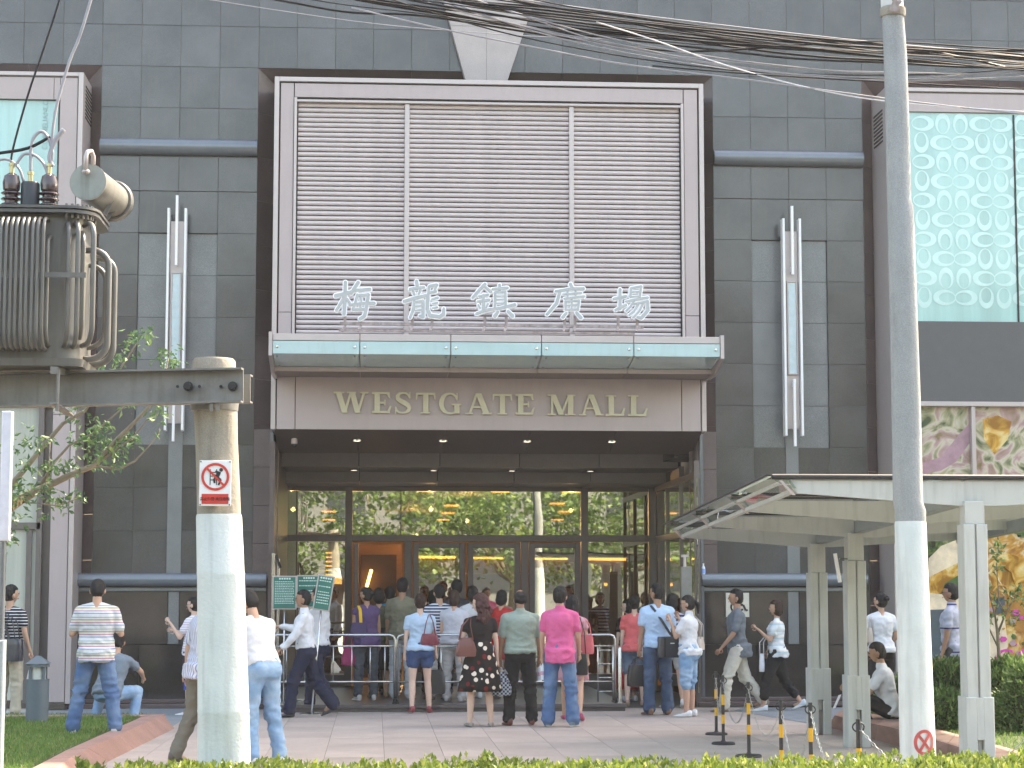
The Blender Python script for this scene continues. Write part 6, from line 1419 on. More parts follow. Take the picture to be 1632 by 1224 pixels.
# 8
p8 = person(505, 29.0, 0, 1.78, 55, 'second guard in a white shirt, beside the tilted green board', top=dict(m=WHT, hem=.0, sl=1.85, collar=1, loose=.02), bottom=dict(k='trousers', m=MATS['guard_navy'], leg=.07, inf=.018), arms=A2(((-.35, .55, -.75), (-.25, .85, .15)), ((.15, .1, -1), (.05, .3, -1))), legs=WALKR, shoe=('shoe', (.03, .03, .035)), belt=1)
# 9
p9 = person(583, 30.1, ST, 1.64, 14, 'woman in a purple vest with a yellow bag strap in the queue', female=True, hair='bun', fat=1.05, top=dict(m=C('purple_vest', (.09, .055, .13)), hem=-.1, sl=.1, loose=.025), bottom=dict(k='trousers', m=C('dark_jeans', (.05, .06, .075), 'worn', cols=(.10, .11, .12))), glasses=True, head=(45, 0), shoe=('trainer', (.4, .4, .4)), skin=SKIN2)
p9b = person(603, 30.9, ST, 1.63, 0, 'dark haired person in olive behind the woman in the purple vest', hair='bob', female=True, top=dict(m=C('olive_top', (.10, .10, .06)), hem=-.1), bottom=dict(k='skirt', m=BLK, len=.5), shoe=('shoe', (.3, .2, .12)))
p10b = person(621, 31.6, ST, 1.66, -5, 'person in a turquoise tee deep in the queue left of the olive shirt', top=dict(m=C('turquoise_tee', (.03, .26, .42)), hem=-.08), bottom=dict(k='trousers', m=BLK))
p10 = person(641, 30.5, ST, 1.78, -16, 'man in an olive shirt and pale trousers waiting in the queue', fat=1.08, top=dict(m=C('olive_shirt', (.19, .18, .12)), hem=-.08, sl=.7, loose=.022), bottom=dict(k='trousers', m=C('pale_trousers', (.50, .54, .56)), leg=.07, inf=.018), shoe=('shoe', (.45, .45, .45)), skin=SKIN2)
# 11
p11 = person(669, 28.9, .0, 1.66, 4, 'woman in a pale blue top and navy shorts with a maroon handbag', female=True, hair='bun', hairm=HAIRD, skin=SKIN3, fat=1.06, top=dict(m=C('pale_blue_top', (.38, .50, .62)), hem=-.02, sl=.5), bottom=dict(k='shorts', m=C('navy_shorts', (.035, .07, .16)), t=.42, inf=.018), legs=(((-.05, -.03, -1), (-.03, -.28, -1)), ((.06, .12, -1), (.06, -.06, -1))), shoe=('shoe', (.22, .03, .04)), head=(-15, 0), arms=A2(((-.16, .0, -1), (-.04, .1, -1)), ((.20, .08, -1), (.10, .35, -1))))
p12 = person(699, 30.1, ST, 1.68, 22, 'man in a navy and white striped tee in the queue', top=dict(m=C('navy_striped_tee', (.6, .62, .66), 'stripe', cols=[(0, (.62, .64, .68)), (.45, (.03, .045, .12))], freq=22), hem=-.10), bottom=dict(k='knee', m=C('pale_shorts', (.5, .5, .48))), shoe=('shoe', (.1, .08, .07)))
p13 = person(724, 29.7, ST, 1.60, -18, 'woman with short brown hair in a white tee and grey trousers in the queue', female=True, fat=1.15, hair='bob', hairm=HAIRD, top=dict(m=C('off_white_tee', (.48, .48, .52)), hem=-.03, sl=.35), bottom=dict(k='trousers', m=GRT, leg=.06), shoe=('shoe', (.4, .38, .36)))
p13b = person(727, 31.4, ST, 1.76, 15, 'tall dark haired man standing at the doors behind the queue', top=dict(m=C('charcoal_shirt', (.05, .05, .055)), hem=-.1), bottom=dict(k='trousers', m=BLK))
p13c = person(752, 30.6, ST, 1.66, 20, 'black haired person in white half hidden behind the woman in the floral skirt', hair='bob', female=True, top=dict(m=WHT, hem=-.05), bottom=dict(k='knee', m=WHT), shoe=('trainer', (.7, .7, .7)))
p13d = person(690, 31.8, ST, 1.60, 0, 'dark clothed person deep in the queue, between two heads', hair='bob', female=True, top=dict(m=BLK, hem=-.05), bottom=dict(k='trousers', m=BLK))
# 14
FLO = C('floral_skirt_cloth', (.012, .010, .010), 'floral', freq=12.5)
p14 = person(765, 26.0, 0, 1.66, 6, 'woman with curly reddish hair in a black top and floral skirt holding a checked bag', female=True, hair='curly', hairm=HAIRR, skin=SKIN3, fat=1.04, top=dict(m=C('sheer_black_top', (.02, .015, .016)), hem=.05, sl=.38, loose=.010), bottom=dict(k='skirt', m=FLO, len=.47, fl=.12), glasses=True, head=(55, 0), legs=(((-.06, .02, -1), (-.04, -.03, -1)), ((.07, .05, -1), (.05, -.06, -1))), shoe=('heel', (.28, .25, .22)), arms=A2(((-.35, .0, -1), (.05, .55, -.7)), ((.20, .02, -1), (.08, .12, -1))))
p15 = person(800, 30.3, ST, 1.60, -35, 'short haired person in red between the floral skirt and the bald man', hair='bob', female=True, top=dict(m=C('red_top', (.50, .03, .03)), hem=-.1), bottom=dict(k='skirt', m=C('red_skirt', (.45, .05, .05)), len=.3), shoe=('shoe', (.1, .08, .08)))
# 16
p16 = person(829, 26.2, 0, 1.72, 8, 'balding man in a sage green polo shirt and black trousers holding a water bottle', fat=1.14, hair='bald', skin=SKIN2, top=dict(m=C('sage_polo', (.27, .33, .28)), hem=-.01, sl=.75, collar=1, loose=.02), bottom=dict(k='trousers', m=BLK, leg=.07, inf=.018), legs=(((-.10, .02, -1), (-.05, -.03, -1)), ((.10, .03, -1), (.06, -.03, -1))), shoe=('shoe', (.13, .035, .03)), arms=A2(((-.18, .05, -1), (-.02, .25, -1)), ((.20, .0, -1), (.05, .12, -1))), belt=1)
# 17
p17 = person(893, 25.9, 0, 1.76, -12, 'young man in a bright pink polo shirt and blue jeans, back turned', hair='spiky', fat=.98, top=dict(m=C('pink_polo', (.66, .12, .27)), hem=-.14, sl=.6, collar=1, loose=.018), bottom=dict(k='trousers', m=JEAN, leg=.078, inf=.016), legs=(((-.10, .02, -1), (-.06, -.03, -1)), ((.10, .03, -1), (.07, -.03, -1))), shoe=('trainer', (.14, .18, .22)), arms=A2(((-.18, .05, -1), (.0, .25, -1)), ((.16, .1, -1), (-.02, .5, -.8))), head=(-8, 0))
p18 = person(912, 27.2, 0, 1.68, -8, 'long haired woman in a pink dress and magenta heels behind the man in pink', female=True, hair='long', top=dict(m=C('rose_dress', (.55, .30, .33)), hem=.0, sl=.3), bottom=dict(k='skirt', m=MATS['rose_dress'], len=.36, fl=.04), shoe=('heel', (.45, .04, .14)), legs=WALKL)
p19 = person(1001, 31.6, 0, 1.56, 25, 'girl with black hair in a red dress left of the coral tee', female=True, hair='bob', skin=SKIN3, top=dict(m=BLK, hem=.0), bottom=dict(k='skirt', m=C('long_red_skirt', (.42, .03, .04)), len=.72, fl=.03), shoe=('trainer', (.5, .5, .5)), head=(50, 0))
p20 = person(1012, 30.2, 0, 1.63, -8, 'woman in a coral tee and denim shorts at the right end of the step', female=True, hair='bun', skin=SKIN3, top=dict(m=C('coral_tee', (.66, .13, .13)), hem=-.07, sl=.5), bottom=dict(k='shorts', m=C('dark_denim_shorts', (.075, .11, .16), 'worn', cols=(.2, .25, .3)), t=.75, inf=.02), legs=(((-.05, -.05, -1), (-.02, -.3, -1)), ((.05, .12, -1), (.02, -.02, -1))), shoe=('shoe', (.35, .22, .16)), head=(-12, 0))
p21 = person(1048, 28.2, 0, 1.80, 12, 'man in a pale blue tee with a black messenger bag and jeans, looking left', hair='short', fat=1.05, top=dict(m=C('sky_blue_tee', (.38, .52, .68)), hem=-.04, sl=.6, loose=.02), bottom=dict(k='trousers', m=C('dark_blue_jeans', (.05, .085, .15), 'worn', cols=(.12, .17, .25)), leg=.075, inf=.016), head=(35, 0), legs=(((-.06, .02, -1), (-.02, -.03, -1)), ((.08, .03, -1), (.04, -.05, -1))), shoe=('shoe', (.2, .1, .06)), arms=A2(((-.14, .02, -1), (-.04, .15, -1)), ((.16, .0, -1), (.06, .3, -1))), skin=SKIN2)
p22 = person(1072, 29.8, 0, 1.66, 0, 'black haired woman in a striped top behind the man with the messenger bag', female=True, hair='bob', top=dict(m=C('navy_diagonal_top', (.3, .3, .4), 'stripe', cols=[(0, (.45, .45, .52)), (.5, (.03, .04, .10))], freq=16), hem=-.08), bottom=dict(k='shorts', m=C('grey_shorts', (.35, .34, .32)), t=.6), shoe=('trainer', (.6, .6, .6)), legs=(((-.05, .1, -1), (-.02, -.05, -1)), ((.05, -.05, -1), (.02, -.5, -1))))
p23 = person(1098, 27.8, 0, 1.64, 62, 'woman with a ponytail in a white shirt raising a hand to her glasses', female=True, glasses=True, hair='pony', skin=SKIN, fat=1.05, top=dict(m=WHT, hem=-.06, sl=.6, collar=1), bottom=dict(k='knee', m=LJEAN, inf=.022), arms=A2(((-.1, .45, -.85), (.08, .35, .95)), ((.12, .50, -.8), (-.05, .25, 1))), legs=LG(), shoe=('trainer', (.72, .72, .72)), head=(8, -5))
p24 = person(1176, 28.9, 0, 1.76, 88, 'thin man in a grey shirt and cream trousers walking left past the wheelchair sign', hair='short', skin=SKIN2, fat=.93, top=dict(m=C('grey_short_shirt', (.13, .15, .17)), hem=-.14, sl=.75, loose=.024), bottom=dict(k='trousers', m=CRM, leg=.068, inf=.02), arms=A2(((-.15, .30, -1), (-.05, .70, -.8)), ((.12, -.25, -1), (.05, .05, -1))), legs=WALKL, shoe=('shoe', (.2, .17, .14)), lean=(.03, 0))
p25 = person(1238, 29.0, 0, 1.60, 78, 'woman in a pastel striped tee and black cropped trousers walking left with a white bag', female=True, hair='bob', hairm=HAIRD, fat=1.08, top=dict(m=C('pastel_striped_tee', (.6, .66, .68), 'stripe', cols=[(0, (.66, .70, .72)), (.35, (.42, .55, .58)), (.6, (.66, .60, .56)), (.8, (.66, .70, .72))], freq=10), hem=-.08, sl=.55), bottom=dict(k='capri', m=BLK, leg=.068, inf=.02), arms=A2(((-.15, .35, -.9), (.15, .6, .55)), ((.15, .0, -1), (.05, .5, -.6))), legs=WALKL, shoe=('trainer', (.55, .6, .65)))
p26 = person(1406, 27.6, 0, 1.68, 8, 'woman with a bun in a white tee between the middle pillar and right pole', female=True, hair='bun', skin=SKIN, top=dict(m=WHT, hem=-.04, sl=.5, loose=.018), bottom=dict(k='trousers', m=BLK), head=(35, 0), glasses=True, arms=A2(((-.15, .1, -1), (.1, .6, -.4)), ((.25, .0, -1), (-.25, .6, -.5))))
p27 = person(1418, 23.9, 0, 1.70, 78, 'man in a white shirt sitting on the pink kerb by the right pole', hair='short', skin=SKIN2, top=dict(m=WHT, hem=-.1, sl=.7, collar=1, loose=.02), bottom=dict(k='trousers', m=BLK, leg=.06), lean=(.22, 0), arms=A2(((-.1, .5, -.8), (.15, .6, .1)), ((.1, .5, -.8), (-.15, .6, .1))), legs=(((-.12, .9, .42), (-.05, -.35, -1)), ((.12, .9, .36), (.05, -.25, -1))), head=(0, -12), shoe=('shoe', (.12, .06, .04)))
p28 = person(1518, 26.4, 0, 1.80, 62, 'man with glasses in a grey and navy polo shirt beyond the hedge at the right', glasses=True, hair='short', skin=SKIN2, top=dict(m=C('grey_polo', (.36, .38, .46), 'stripe', cols=[(0, (.36, .38, .46)), (.93, (.05, .05, .14))], freq=3.2), hem=-.12, sl=.65, collar=1), bottom=dict(k='trousers', m=C('dark_grey_trousers', (.06, .062, .068))), arms=A2(((-.1, .05, -1), (-.04, .25, -1))))

# ------------------------------------------------ bags and things held
def bag_mesh(w_, h, d, taper=.8, n=5):
    q = MB(); rows = []
    for z, s_ in ((0, .86), (.04, .98), (.35, 1.0), (.7, (1 + taper) / 2), (.96, taper), (1, taper * .96)):
        rows.append([(math.copysign(abs(math.cos(t)) ** .45, math.cos(t)) * w_ / 2 * s_, math.copysign(abs(math.sin(t)) ** .45, math.sin(t)) * d / 2 * (s_ if z > .5 else 1), z * h - h) for t in np.linspace(0, 2*math.pi, 21)[:-1]])
    return q.loft(rows)
def bag(p, hang, size, mt, label, cat='handbag', yaw=0, strap=None, taper=.8, straps=2, name='handbag', patt=None):
    """hang: local skeleton point of the bag's top, strap: local point the straps go up to"""
    Mw = p['M']; c = Mw @ Vector(hang); r = thing(name, label, cat, tuple(c), p['o'].rotation_euler.z + yaw)
    bag_mesh(*size, taper=taper).build('bag_body', mt, r, smooth=50)
    if strap is not None:
        s_ = Matrix.Rotation(-(p['o'].rotation_euler.z + yaw), 4, 'Z') @ ((Mw @ Vector(strap)) - c)
        for k in range(straps):
            dx = size[0] * .32; dy = (k - .5) * size[2] * .7 if straps == 2 else 0
            MB().tube([(-dx, dy, -.03), (-dx * .6, dy, s_.z * .6), s_ + Vector((-.01, dy * .3, 0)), s_ + Vector((.01, dy * .3, .004)), (dx * .6, dy, s_.z * .6), (dx, dy, -.03)], .007, 6).build('strap', mt, r, smooth=True)
    return r
LEA = lambda n, c: mat(n, c, .4, coat=.3, amt=.12, scale=10, bump=.3, bscale=50)
b_ = bag(p1, (.12, -.16, .10), (.42, .30, .14), LEA('black_nylon', (.025, .028, .04)), 'black messenger bag hanging behind the man at the left edge', 'shoulder bag', strap=(-.05, -.13, .47), taper=.95, name='messenger_bag')
hd_ = lambda p, i: p['hd'][i]
b_ = bag(p1, tuple(hd_(p1, 1) + Vector((.03, 0, -.02))), (.20, .38, .05), mat('white_plastic_bag', (.75, .75, .8), .4), 'limp white plastic bag held by the man at the left edge', 'bag', taper=.4, name='plastic_bag')
bag(p11, (.13, -.10, .22), (.27, .16, .10), LEA('maroon_leather', (.17, .02, .035)), 'maroon leather handbag on the shoulder of the woman in navy shorts', strap=(.13, -.03, .49))
bag(p11, tuple(hd_(p11, 1) + Vector((.0, 0, -.16))), (.28, .34, .12), LEA('black_bag_leather', (.015, .015, .018)), 'black tote hanging from the hand of the woman in navy shorts', strap=tuple(hd_(p11, 1)), taper=.75, name='tote_bag', cat='tote bag')
bag(p14, (-.20, -.08, .23), (.27, .24, .12), LEA('brown_leather', (.15, .045, .035)), 'brown leather handbag on the shoulder of the woman in the floral skirt', strap=(-.14, -.03, .49), taper=.6)
bag(p14, tuple(hd_(p14, 1) + Vector((.03, 0, -.05))), (.30, .30, .14), C('checked_bag_cloth', (.03, .035, .05), 'check', cols=(.35, .38, .42), freq=38), 'black and white checked bag held by the woman in the floral skirt', strap=tuple(hd_(p14, 1)), taper=.45, name='checked_bag')
bag(p9, (-.14, -.10, .26), (.26, .22, .12), C('dark_purple_bag', (.07, .05, .11)), 'dark purple bag under the yellow strap of the woman in the purple vest', strap=None, cat='shoulder bag', name='shoulder_bag')
Mw = p9['M']; q = MB(); pts = [Vector((-.12, .05, .50)), Vector((-.125, -.03, .51)), Vector((-.125, -.115, .44)), Vector((-.12, -.135, .30)), Vector((-.12, -.14, .22))]
ys = thing('yellow_strap', 'broad yellow bag strap over the shoulder of the woman in the purple vest', 'strap', tuple(Mw @ pts[0]), p9['o'].rotation_euler.z)
rz_ = Matrix.Rotation(-p9['o'].rotation_euler.z, 4, 'Z'); pw = [rz_ @ ((Mw @ a) - (Mw @ pts[0])) for a in pts]
for a, b in zip(pw, pw[1:]): q.beam(a, b, .045, .008, (0, -1, .3))
q.build('strap_band', C('yellow_webbing', (.72, .42, .02)), ys)
bag(p9, (-.28, .0, -.08), (.20, .30, .10), C('magenta_cloth', (.28, .03, .10)), 'magenta cloth bag hanging low beside the woman in the purple vest', strap=(-.24, .05, .1), taper=.5, name='cloth_bag', cat='bag')
bag(p9b, (.20, .0, -.18), (.16, .34, .08), mat('brown_paper', (.42, .20, .06), .7), 'brown paper carrier bag low in the queue', strap=(.20, .05, -.02), taper=.95, name='paper_bag', cat='paper bag')
bag(p18, (.20, -.05, .26), (.20, .26, .12), C('coral_quilted', (.62, .14, .15)), 'coral quilted handbag right of the man in the pink polo', strap=(.15, 0, .49), taper=.8)
bag(p18, (.14, -.14, .0), (.16, .28, .08), LEA('black_bag_leather', (.015, .015, .018)), 'narrow black shoulder bag hanging below the coral handbag', strap=(.10, -.05, .49), straps=1, name='shoulder_bag', cat='shoulder bag')
mbg = bag(p21, (.12, -.19, .10), (.40, .29, .12), LEA('charcoal_nylon', (.05, .052, .058)), 'charcoal messenger bag with two dark straps on the back of the man in pale blue', 'messenger bag', strap=None, taper=.95, name='messenger_bag')
q = MB()
for xx in (-.11, .11): q.box(xx - .012, xx + .012, -.072, -.062, -.28, -.02)
q.build('bag_buckle_strap', M_BLACK, mbg); MB().box(-.03, .03, -.070, -.063, -.10, -.085).build('bag_badge', M_WHITE, mbg)
def shoulder_strap(p, pts, w_, mt, label):
    Mw = p['M']; a0 = Mw @ Vector(pts[0]); r = thing('shoulder_strap', label, 'strap', tuple(a0), p['o'].rotation_euler.z); rz_ = Matrix.Rotation(-p['o'].rotation_euler.z, 4, 'Z'); pw = [rz_ @ ((Mw @ Vector(a)) - a0) for a in pts]; q = MB()
    for a, b in zip(pw, pw[1:]): q.beam(a, b, w_, .006, (0, -1, .2))
    q.build('strap_band', mt, r)
shoulder_strap(p21, [(-.10, .04, .50), (-.105, -.05, .505), (-.08, -.115, .45), (.02, -.145, .30), (.13, -.17, .12), (.22, -.19, .06)], .035, M_BLACK, 'black strap running diagonally across the back of the man in pale blue')
shoulder_strap(p1, [(-.10, .04, .50), (-.105, -.05, .505), (-.06, -.13, .42), (.05, -.15, .24), (.12, -.16, .08)], .035, M_BLACK, 'black strap across the back of the man at the left edge')
bag(p21, tuple(hd_(p21, 0) + Vector((-.0, .0, -.10))), (.38, .30, .12), LEA('black_bag_leather', (.015, .015, .018)), 'large black leather bag held low by the man in the pale blue tee', strap=tuple(hd_(p21, 0)), taper=.85, name='briefcase', cat='briefcase', yaw=.2)
bag(p23, (.13, -.13, .20), (.20, .18, .09), LEA('beige_bag', (.52, .44, .38)), 'small beige handbag behind the woman in the white shirt', strap=(.10, -.06, .49), taper=.7)
bag(p20, (-.02 + .17, -.10, .18), (.22, .32, .10), LEA('pale_patterned_bag', (.5, .42, .36)), 'pale patterned bag between the coral tee and the man in pale blue', strap=(.12, -.03, .49))
bag(p25, (-.12, .22, -.02), (.12, .26, .08), LEA('white_leather', (.68, .70, .74)), 'slim white bag swinging in front of the woman walking left', strap=(-.06, .14, .26), taper=.8)
bag(p26, (-.19, -.02, .30), (.08, .20, .16), LEA('pale_patterned_bag', (.5, .42, .36)), 'patterned strap bag on the left shoulder of the woman with the bun', strap=(-.14, 0, .49))
def bottle(p, i, lab):
    c = p['M'] @ Vector(hd_(p, i) + Vector((0, .0, -.03))); r = thing('water_bottle', lab, 'bottle', (c.x, c.y, c.z - .17))
    MB().lathe((0, 0, 0), [(.034, 0), (.036, .05), (.032, .08), (.036, .12), (.034, .16), (.013, .20), (.013, .22)], 14).build('bottle_body', MATS['clear_plastic'], r, smooth=40); MB().lathe((0, 0, .06), [(.037, 0), (.037, .05)], 14).build('bottle_label', mat('pink_label', (.6, .35, .45), .5), r, smooth=40); MB().cyl((0, 0), .015, .215, .235, 10).build('bottle_cap', M_WHITE, r)
bottle(p16, 1, 'clear water bottle in the right hand of the balding man'); bottle(p17, 0, 'clear water bottle in the left hand of the young man in pink')
c = p5['M'] @ Vector(hd_(p5, 0)); r = thing('mobile_phone', 'blue phone in the hanging hand of the man in the vertical striped shirt', 'phone', tuple(c)); MB().cbox(-.025, .025, -.006, .006, -.06, .04, .003).build('phone_case', mat('phone_blue', (.03, .08, .55), .3), r)
# ================================================================== plants
M_BARK = mat('bark', (.20, .165, .115), .85, amt=.25, scale=8, bump=.6, bscale=30); M_LEAF1 = leafmat('branch_leaf', (.035, .095, .035), (.10, .19, .07), (.20, .28, .10), .25)
YB = 17.6
tr = thing('leafy_tree', 'small leaved street tree reaching in from the left frame edge with tied branches', 'tree', (ax(-70, 1300, YB), YB, 0)); T0 = tr.location
limbs = [([(-70,1150,0),(-66,1000,0),(-50,900,0),(-25,845,0)], (.10,.085,.07,.055)),
 ([(-25,845,0),(5,815,0),(35,795,0),(60,782,0),(110,758,-.1),(150,742,-.15),(185,702,-.2),(215,672,-.2),(245,640,-.25),(262,600,-.3),(268,572,-.3)], (.055,.05,.042,.034,.028,.024,.02,.016,.012,.009,.006)),
 ([(-10,825,.1),(25,765,.1),(62,720,.15),(100,675,.2),(135,655,.2),(165,610,.2),(190,590,.2),(212,556,.2),(225,535,.2)], (.035,.026,.022,.018,.014,.012,.009,.007,.005)),
 ([(60,782,0),(85,738,.1),(110,710,.1),(150,690,.1),(190,655,.1),(205,640,.1)], (.016,.013,.011,.009,.007,.004)),
 ([(150,742,-.15),(190,748,-.2),(215,735,-.2),(240,708,-.2),(253,690,-.2),(254,682,-.2)], (.010,.009,.008,.006,.005,.003)),
 ([(30,800,0),(60,802,-.1),(90,806,-.1),(110,800,-.1),(128,792,-.1)], (.008,.007,.006,.005,.004)),
 ([(75,772,0),(78,735,0),(80,700,0)], (.009,.007,.004)), ([(150,742,-.15),(180,720,-.2),(212,698,-.2),(235,668,-.2),(252,660,-.2)], (.012,.01,.008,.006,.003)),
 ([(160,615,.2),(175,600,.2),(160,585,.2)], (.006,.005,.003)), ([(5,815,0),(18,850,0),(30,870,0)], (.01,.007,.004))]
tip = []
q = MB()
for pts, rr in limbs:
    P_l = [Vector(rel(x, y, YB + d, T0)) for x, y, d in pts]; q.tube(P_l, rr, 8)
q.build('trunk', M_BARK, tr, smooth=True)
MB().tube([Vector(rel(12 + k * 3, 812 - k * 2.0 + (5 if k % 2 else -5), YB - .06, T0)) for k in range(9)], .012, 6).build('straw_tie', mat('straw', (.45, .33, .18), .9), tr)
rs = np.random.RandomState(2); P, D = [], []
cl = [(215,545,26,40),(232,530,16,25),(190,572,22,35),(165,590,20,35),(262,572,26,45),(280,580,16,25),(168,630,22,40),(205,640,22,35),(235,625,20,30),(250,640,20,30),(252,662,14,25),(160,680,26,60),(130,700,22,40),(165,708,24,50),(190,715,22,40),(150,730,24,50),(110,745,20,40),(80,745,22,40),(70,775,22,45),(45,740,20,30),(55,710,16,20),(120,650,22,30),(90,640,18,22),(30,790,26,50),(15,830,26,60),(35,775,20,30),(100,800,20,30),(128,792,16,25),(85,795,12,15),(200,695,18,25),(215,700,14,20),(12,860,20,30),(75,820,12,12),(185,740,14,18),(75,700,12,14), (45,690,20,20),(20,720,20,20),(250,690,8,6)]
for cx, cy, r_, n in cl:
    for k in range(int(n * 1.05)):
        a, b = rs.normal() * r_ * .42, rs.normal() * r_ * .40; P.append(rel(cx + a, cy + b, YB + rs.normal() * .12 - .1, T0)); D.append((rs.normal() * .8 + a * .04, rs.normal(), -.55 + rs.normal() * .5))
leaves('leaves', P, D, .062, M_LEAF1, tr, fold=.5, wid=.42, kind='stuff')

# shrubs in the right planter
M_BUSH = leafmat('bush_leaf', (.04, .10, .025), (.12, .22, .06), (.26, .36, .12), .2); M_BUSH2 = leafmat('bush_leaf_light', (.06, .13, .035), (.17, .28, .08), (.32, .42, .15), .2)
def bush(px, Y, w_, h, n, lab, m=None, z=.19, dpt=.8, px_y=1130):
    X = ax(px, px_y, Y); r = thing('shrub', lab, 'shrub', (X, Y, z), group='clipped shrubs in the right planter'); rs = np.random.RandomState(int(px)); P, D = [], []
    for k in range(n):
        u = rs.normal(size=3); u /= np.linalg.norm(u); u[2] = abs(u[2]) * 1.0 if rs.rand() < .8 else u[2] * .2; rad = 1 + .16 * noise.noise(Vector(u * 3.1 + px)) - abs(rs.normal()) * .10
        P.append((u[0] * w_ / 2 * rad, u[1] * dpt / 2 * rad, max(.02, (u[2] ** .7 if u[2] > 0 else 0) * h * rad))); D.append(u + rs.normal(size=3) * .55 + np.array([0, 0, .35]))
    leaves('leaves', P, D, .075, m or M_BUSH, r, fold=.5, wid=.36, kind='stuff')
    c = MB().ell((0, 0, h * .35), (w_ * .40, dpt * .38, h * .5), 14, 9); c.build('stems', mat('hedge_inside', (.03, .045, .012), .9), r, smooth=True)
bush(1512, 23.6, .85, .72, 3800, 'dark green shrub between the right pole and the nearest walkway pillar', M_BUSH)
bush(1500, 22.4, .7, .42, 2400, 'low dark shrub at the foot of the walkway, beside the right pole', M_BUSH)
bush(1610, 22.6, 1.1, .78, 5200, 'full glossy shrub right of the nearest walkway pillar', M_BUSH2)
bush(1665, 22.0, 1.1, .8, 4200, 'glossy shrub cut by the right frame edge', M_BUSH2)
bush(1560, 24.6, 1.0, .62, 3000, 'shrub behind the nearest walkway pillar', M_BUSH2)
bush(1455, 25.2, .9, .5, 2200, 'shrub hidden mostly behind the right pole', M_BUSH)
# young tree at the right
yt = thing('young_tree', 'thin young tree with sparse leaves in front of the golden poster', 'tree', (ax(1593, 1080, 24.8), 24.8, .19)); T0 = yt.location; YY = 24.8
q = MB()
for pts, rr in (([(1595,1110),(1593,1060),(1590,1010),(1586,980),(1578,950),(1572,930)], (.028,.024,.02,.014,.010,.006)), ([(1590,1010),(1600,985),(1612,960),(1622,945),(1632,930)], (.016,.013,.010,.007,.004)), ([(1590,1030),(1578,1005),(1570,985)], (.012,.009,.005)), ([(1586,980),(1592,950),(1588,900),(1592,870)], (.010,.008,.006,.004)), ([(1603,978),(1590,955),(1582,940)], (.008,.006,.004))):
    q.tube([Vector(rel(x, y, YY, T0)) for x, y in pts], rr, 7)
q.build('trunk', M_BARK, yt, smooth=True); P, D = [], []; rs = np.random.RandomState(8)
for cx, cy, r_, n in ((1592,868,7,22),(1590,885,8,24),(1590,905,8,20),(1620,940,14,26),(1608,950,12,20),(1630,955,12,26),(1600,985,12,20),(1574,985,10,16),(1620,985,14,20),(1585,960,10,16),(1575,940,8,10)):
    for k in range(n): P.append(rel(cx + rs.normal() * r_ * .5, cy + rs.normal() * r_ * .5, YY + rs.normal() * .1, T0)); D.append(rs.normal(size=3))
leaves('leaves', P, D, .075, M_BUSH2, yt, fold=.5, wid=.4, kind='stuff')

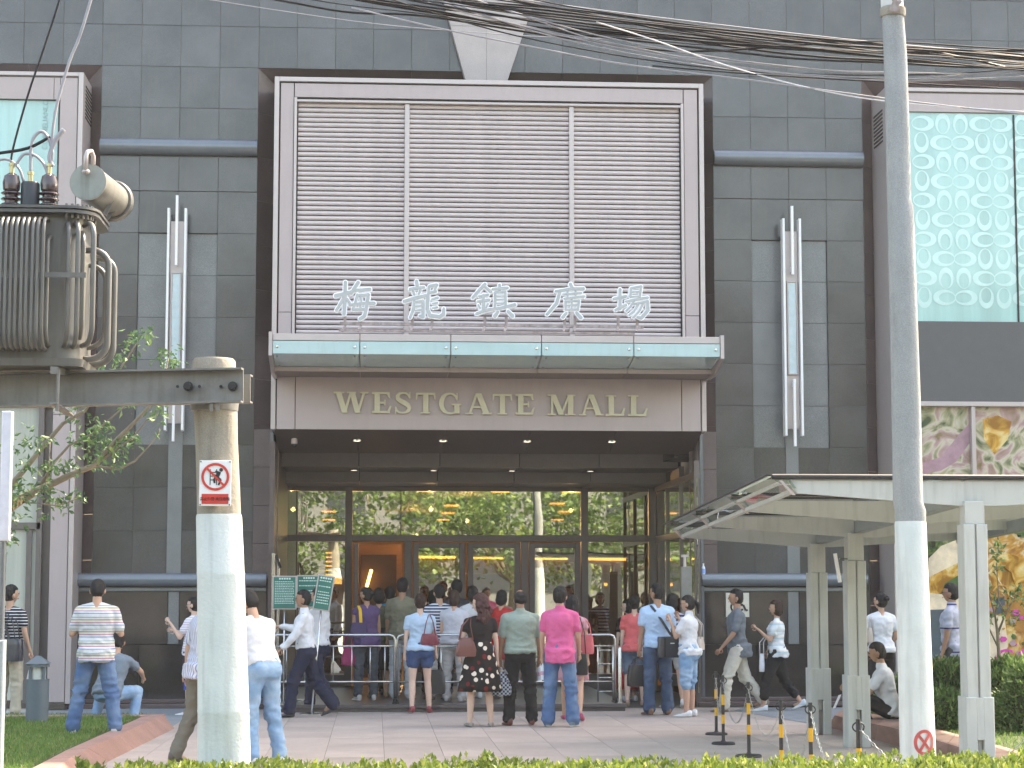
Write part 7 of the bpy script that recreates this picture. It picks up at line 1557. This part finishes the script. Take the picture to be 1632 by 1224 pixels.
# street trees and the building across the road: seen only mirrored in the glass
M_PLANE = leafmat('plane_leaf', (.05, .11, .02), (.15, .24, .05), (.32, .38, .12), .35)
rs = np.random.RandomState(21)
def street_tree(x, y, h, w_, z0, lab, n=5200):
    r = thing('plane_tree', lab, 'tree', (x, y, 0), group='plane trees across the street'); q = MB(); q.tube([(0, 0, 0), (.05, 0, z0 * .6), (0, .1, z0 + .5)], [.22, .18, .14], 10); P, D = [], []; cc = []
    for k in range(9):
        a = rs.uniform(0, 6.28); e_ = Vector((math.cos(a) * w_ * .36, math.sin(a) * w_ * .33, z0 + rs.uniform(.2, 1) * (h - z0) * .85)); q.tube([(0, .1, z0 * .9), e_ * .5 + Vector((0, 0, z0 * .35)), e_], [.09, .06, .02], 7); cc.append(e_)
    for k in range(26): a = rs.uniform(0, 6.28); rr = rs.uniform(.1, 1) ** .5; cc.append(Vector((math.cos(a) * rr * w_ / 2, math.sin(a) * rr * w_ / 2, z0 + rs.uniform(-.05, .95) * (h - z0))))
    q.build('trunk', M_BARK, r, smooth=True)
    for k in range(n):
        c_ = cc[rs.randint(len(cc))]; v = rs.normal(size=3) * .5; P.append((c_.x + v[0], c_.y + v[1], c_.z + v[2] * .7)); D.append((rs.normal(), rs.normal(), -.3 + rs.normal() * .5))
    leaves('crown', P, D, .20, M_PLANE, r, fold=.4, wid=.75, kind='stuff')
for i, (x, y) in enumerate(((-9.5, -6), (-4.6, -7.2), (.4, -6.2), (5.2, -7.5), (10, -6.4), (15, -7.2), (20.5, -7))):
    street_tree(x, y, 12.8 if i == 6 else 6.3 + (i % 3) * .5, 6.4 if i == 6 else 5.4, 2.2, ('plane tree across the street, mirrored at the far left', 'plane tree mirrored in the left door panes', 'plane tree mirrored in the middle door panes', 'plane tree mirrored in the right door panes', 'plane tree mirrored right of the portal', 'plane tree mirrored in the right windows', 'tall plane tree mirrored at the far right')[i], n=11000 if i == 6 else 5200)
ob = thing('office_building', 'pale office block across the street, seen only as a reflection in the glass', 'building', (4, -26, 0))
q = MB().box(-34, 34, -10, 0, 0, 15); q.build('wall', mat('pale_render', (.20, .20, .19), .8, amt=.08, scale=.5), ob)
wm = mat('office_window', (.05, .06, .07), .1, coat=1); me = MB().box(0, 1.9, 0, .05, 0, 1.7).mesh('window', wm)
for i in range(20):
    for j in range(4): link('window', me, ob, (-33 + i * 3.35, .002, 1.6 + j * 3.4))
# ================================================================== volume added for lens veiling glare, drawn as thin haze
hm = bpy.data.materials.new('glare_haze_air'); hm.use_nodes = True; hn = hm.node_tree; hn.nodes.clear()
pv = hn.nodes.new('ShaderNodeVolumePrincipled'); pv.inputs['Color'].default_value = (.92, .94, .97, 1); pv.inputs['Density'].default_value = .0005; pv.inputs['Anisotropy'].default_value = .2
ho = hn.nodes.new('ShaderNodeOutputMaterial'); hn.links.new(pv.outputs[0], ho.inputs['Volume'])
MB().box(-230, 230, -210, 130, -1.5, 23.5).build('glare_haze', hm, kind='stuff')
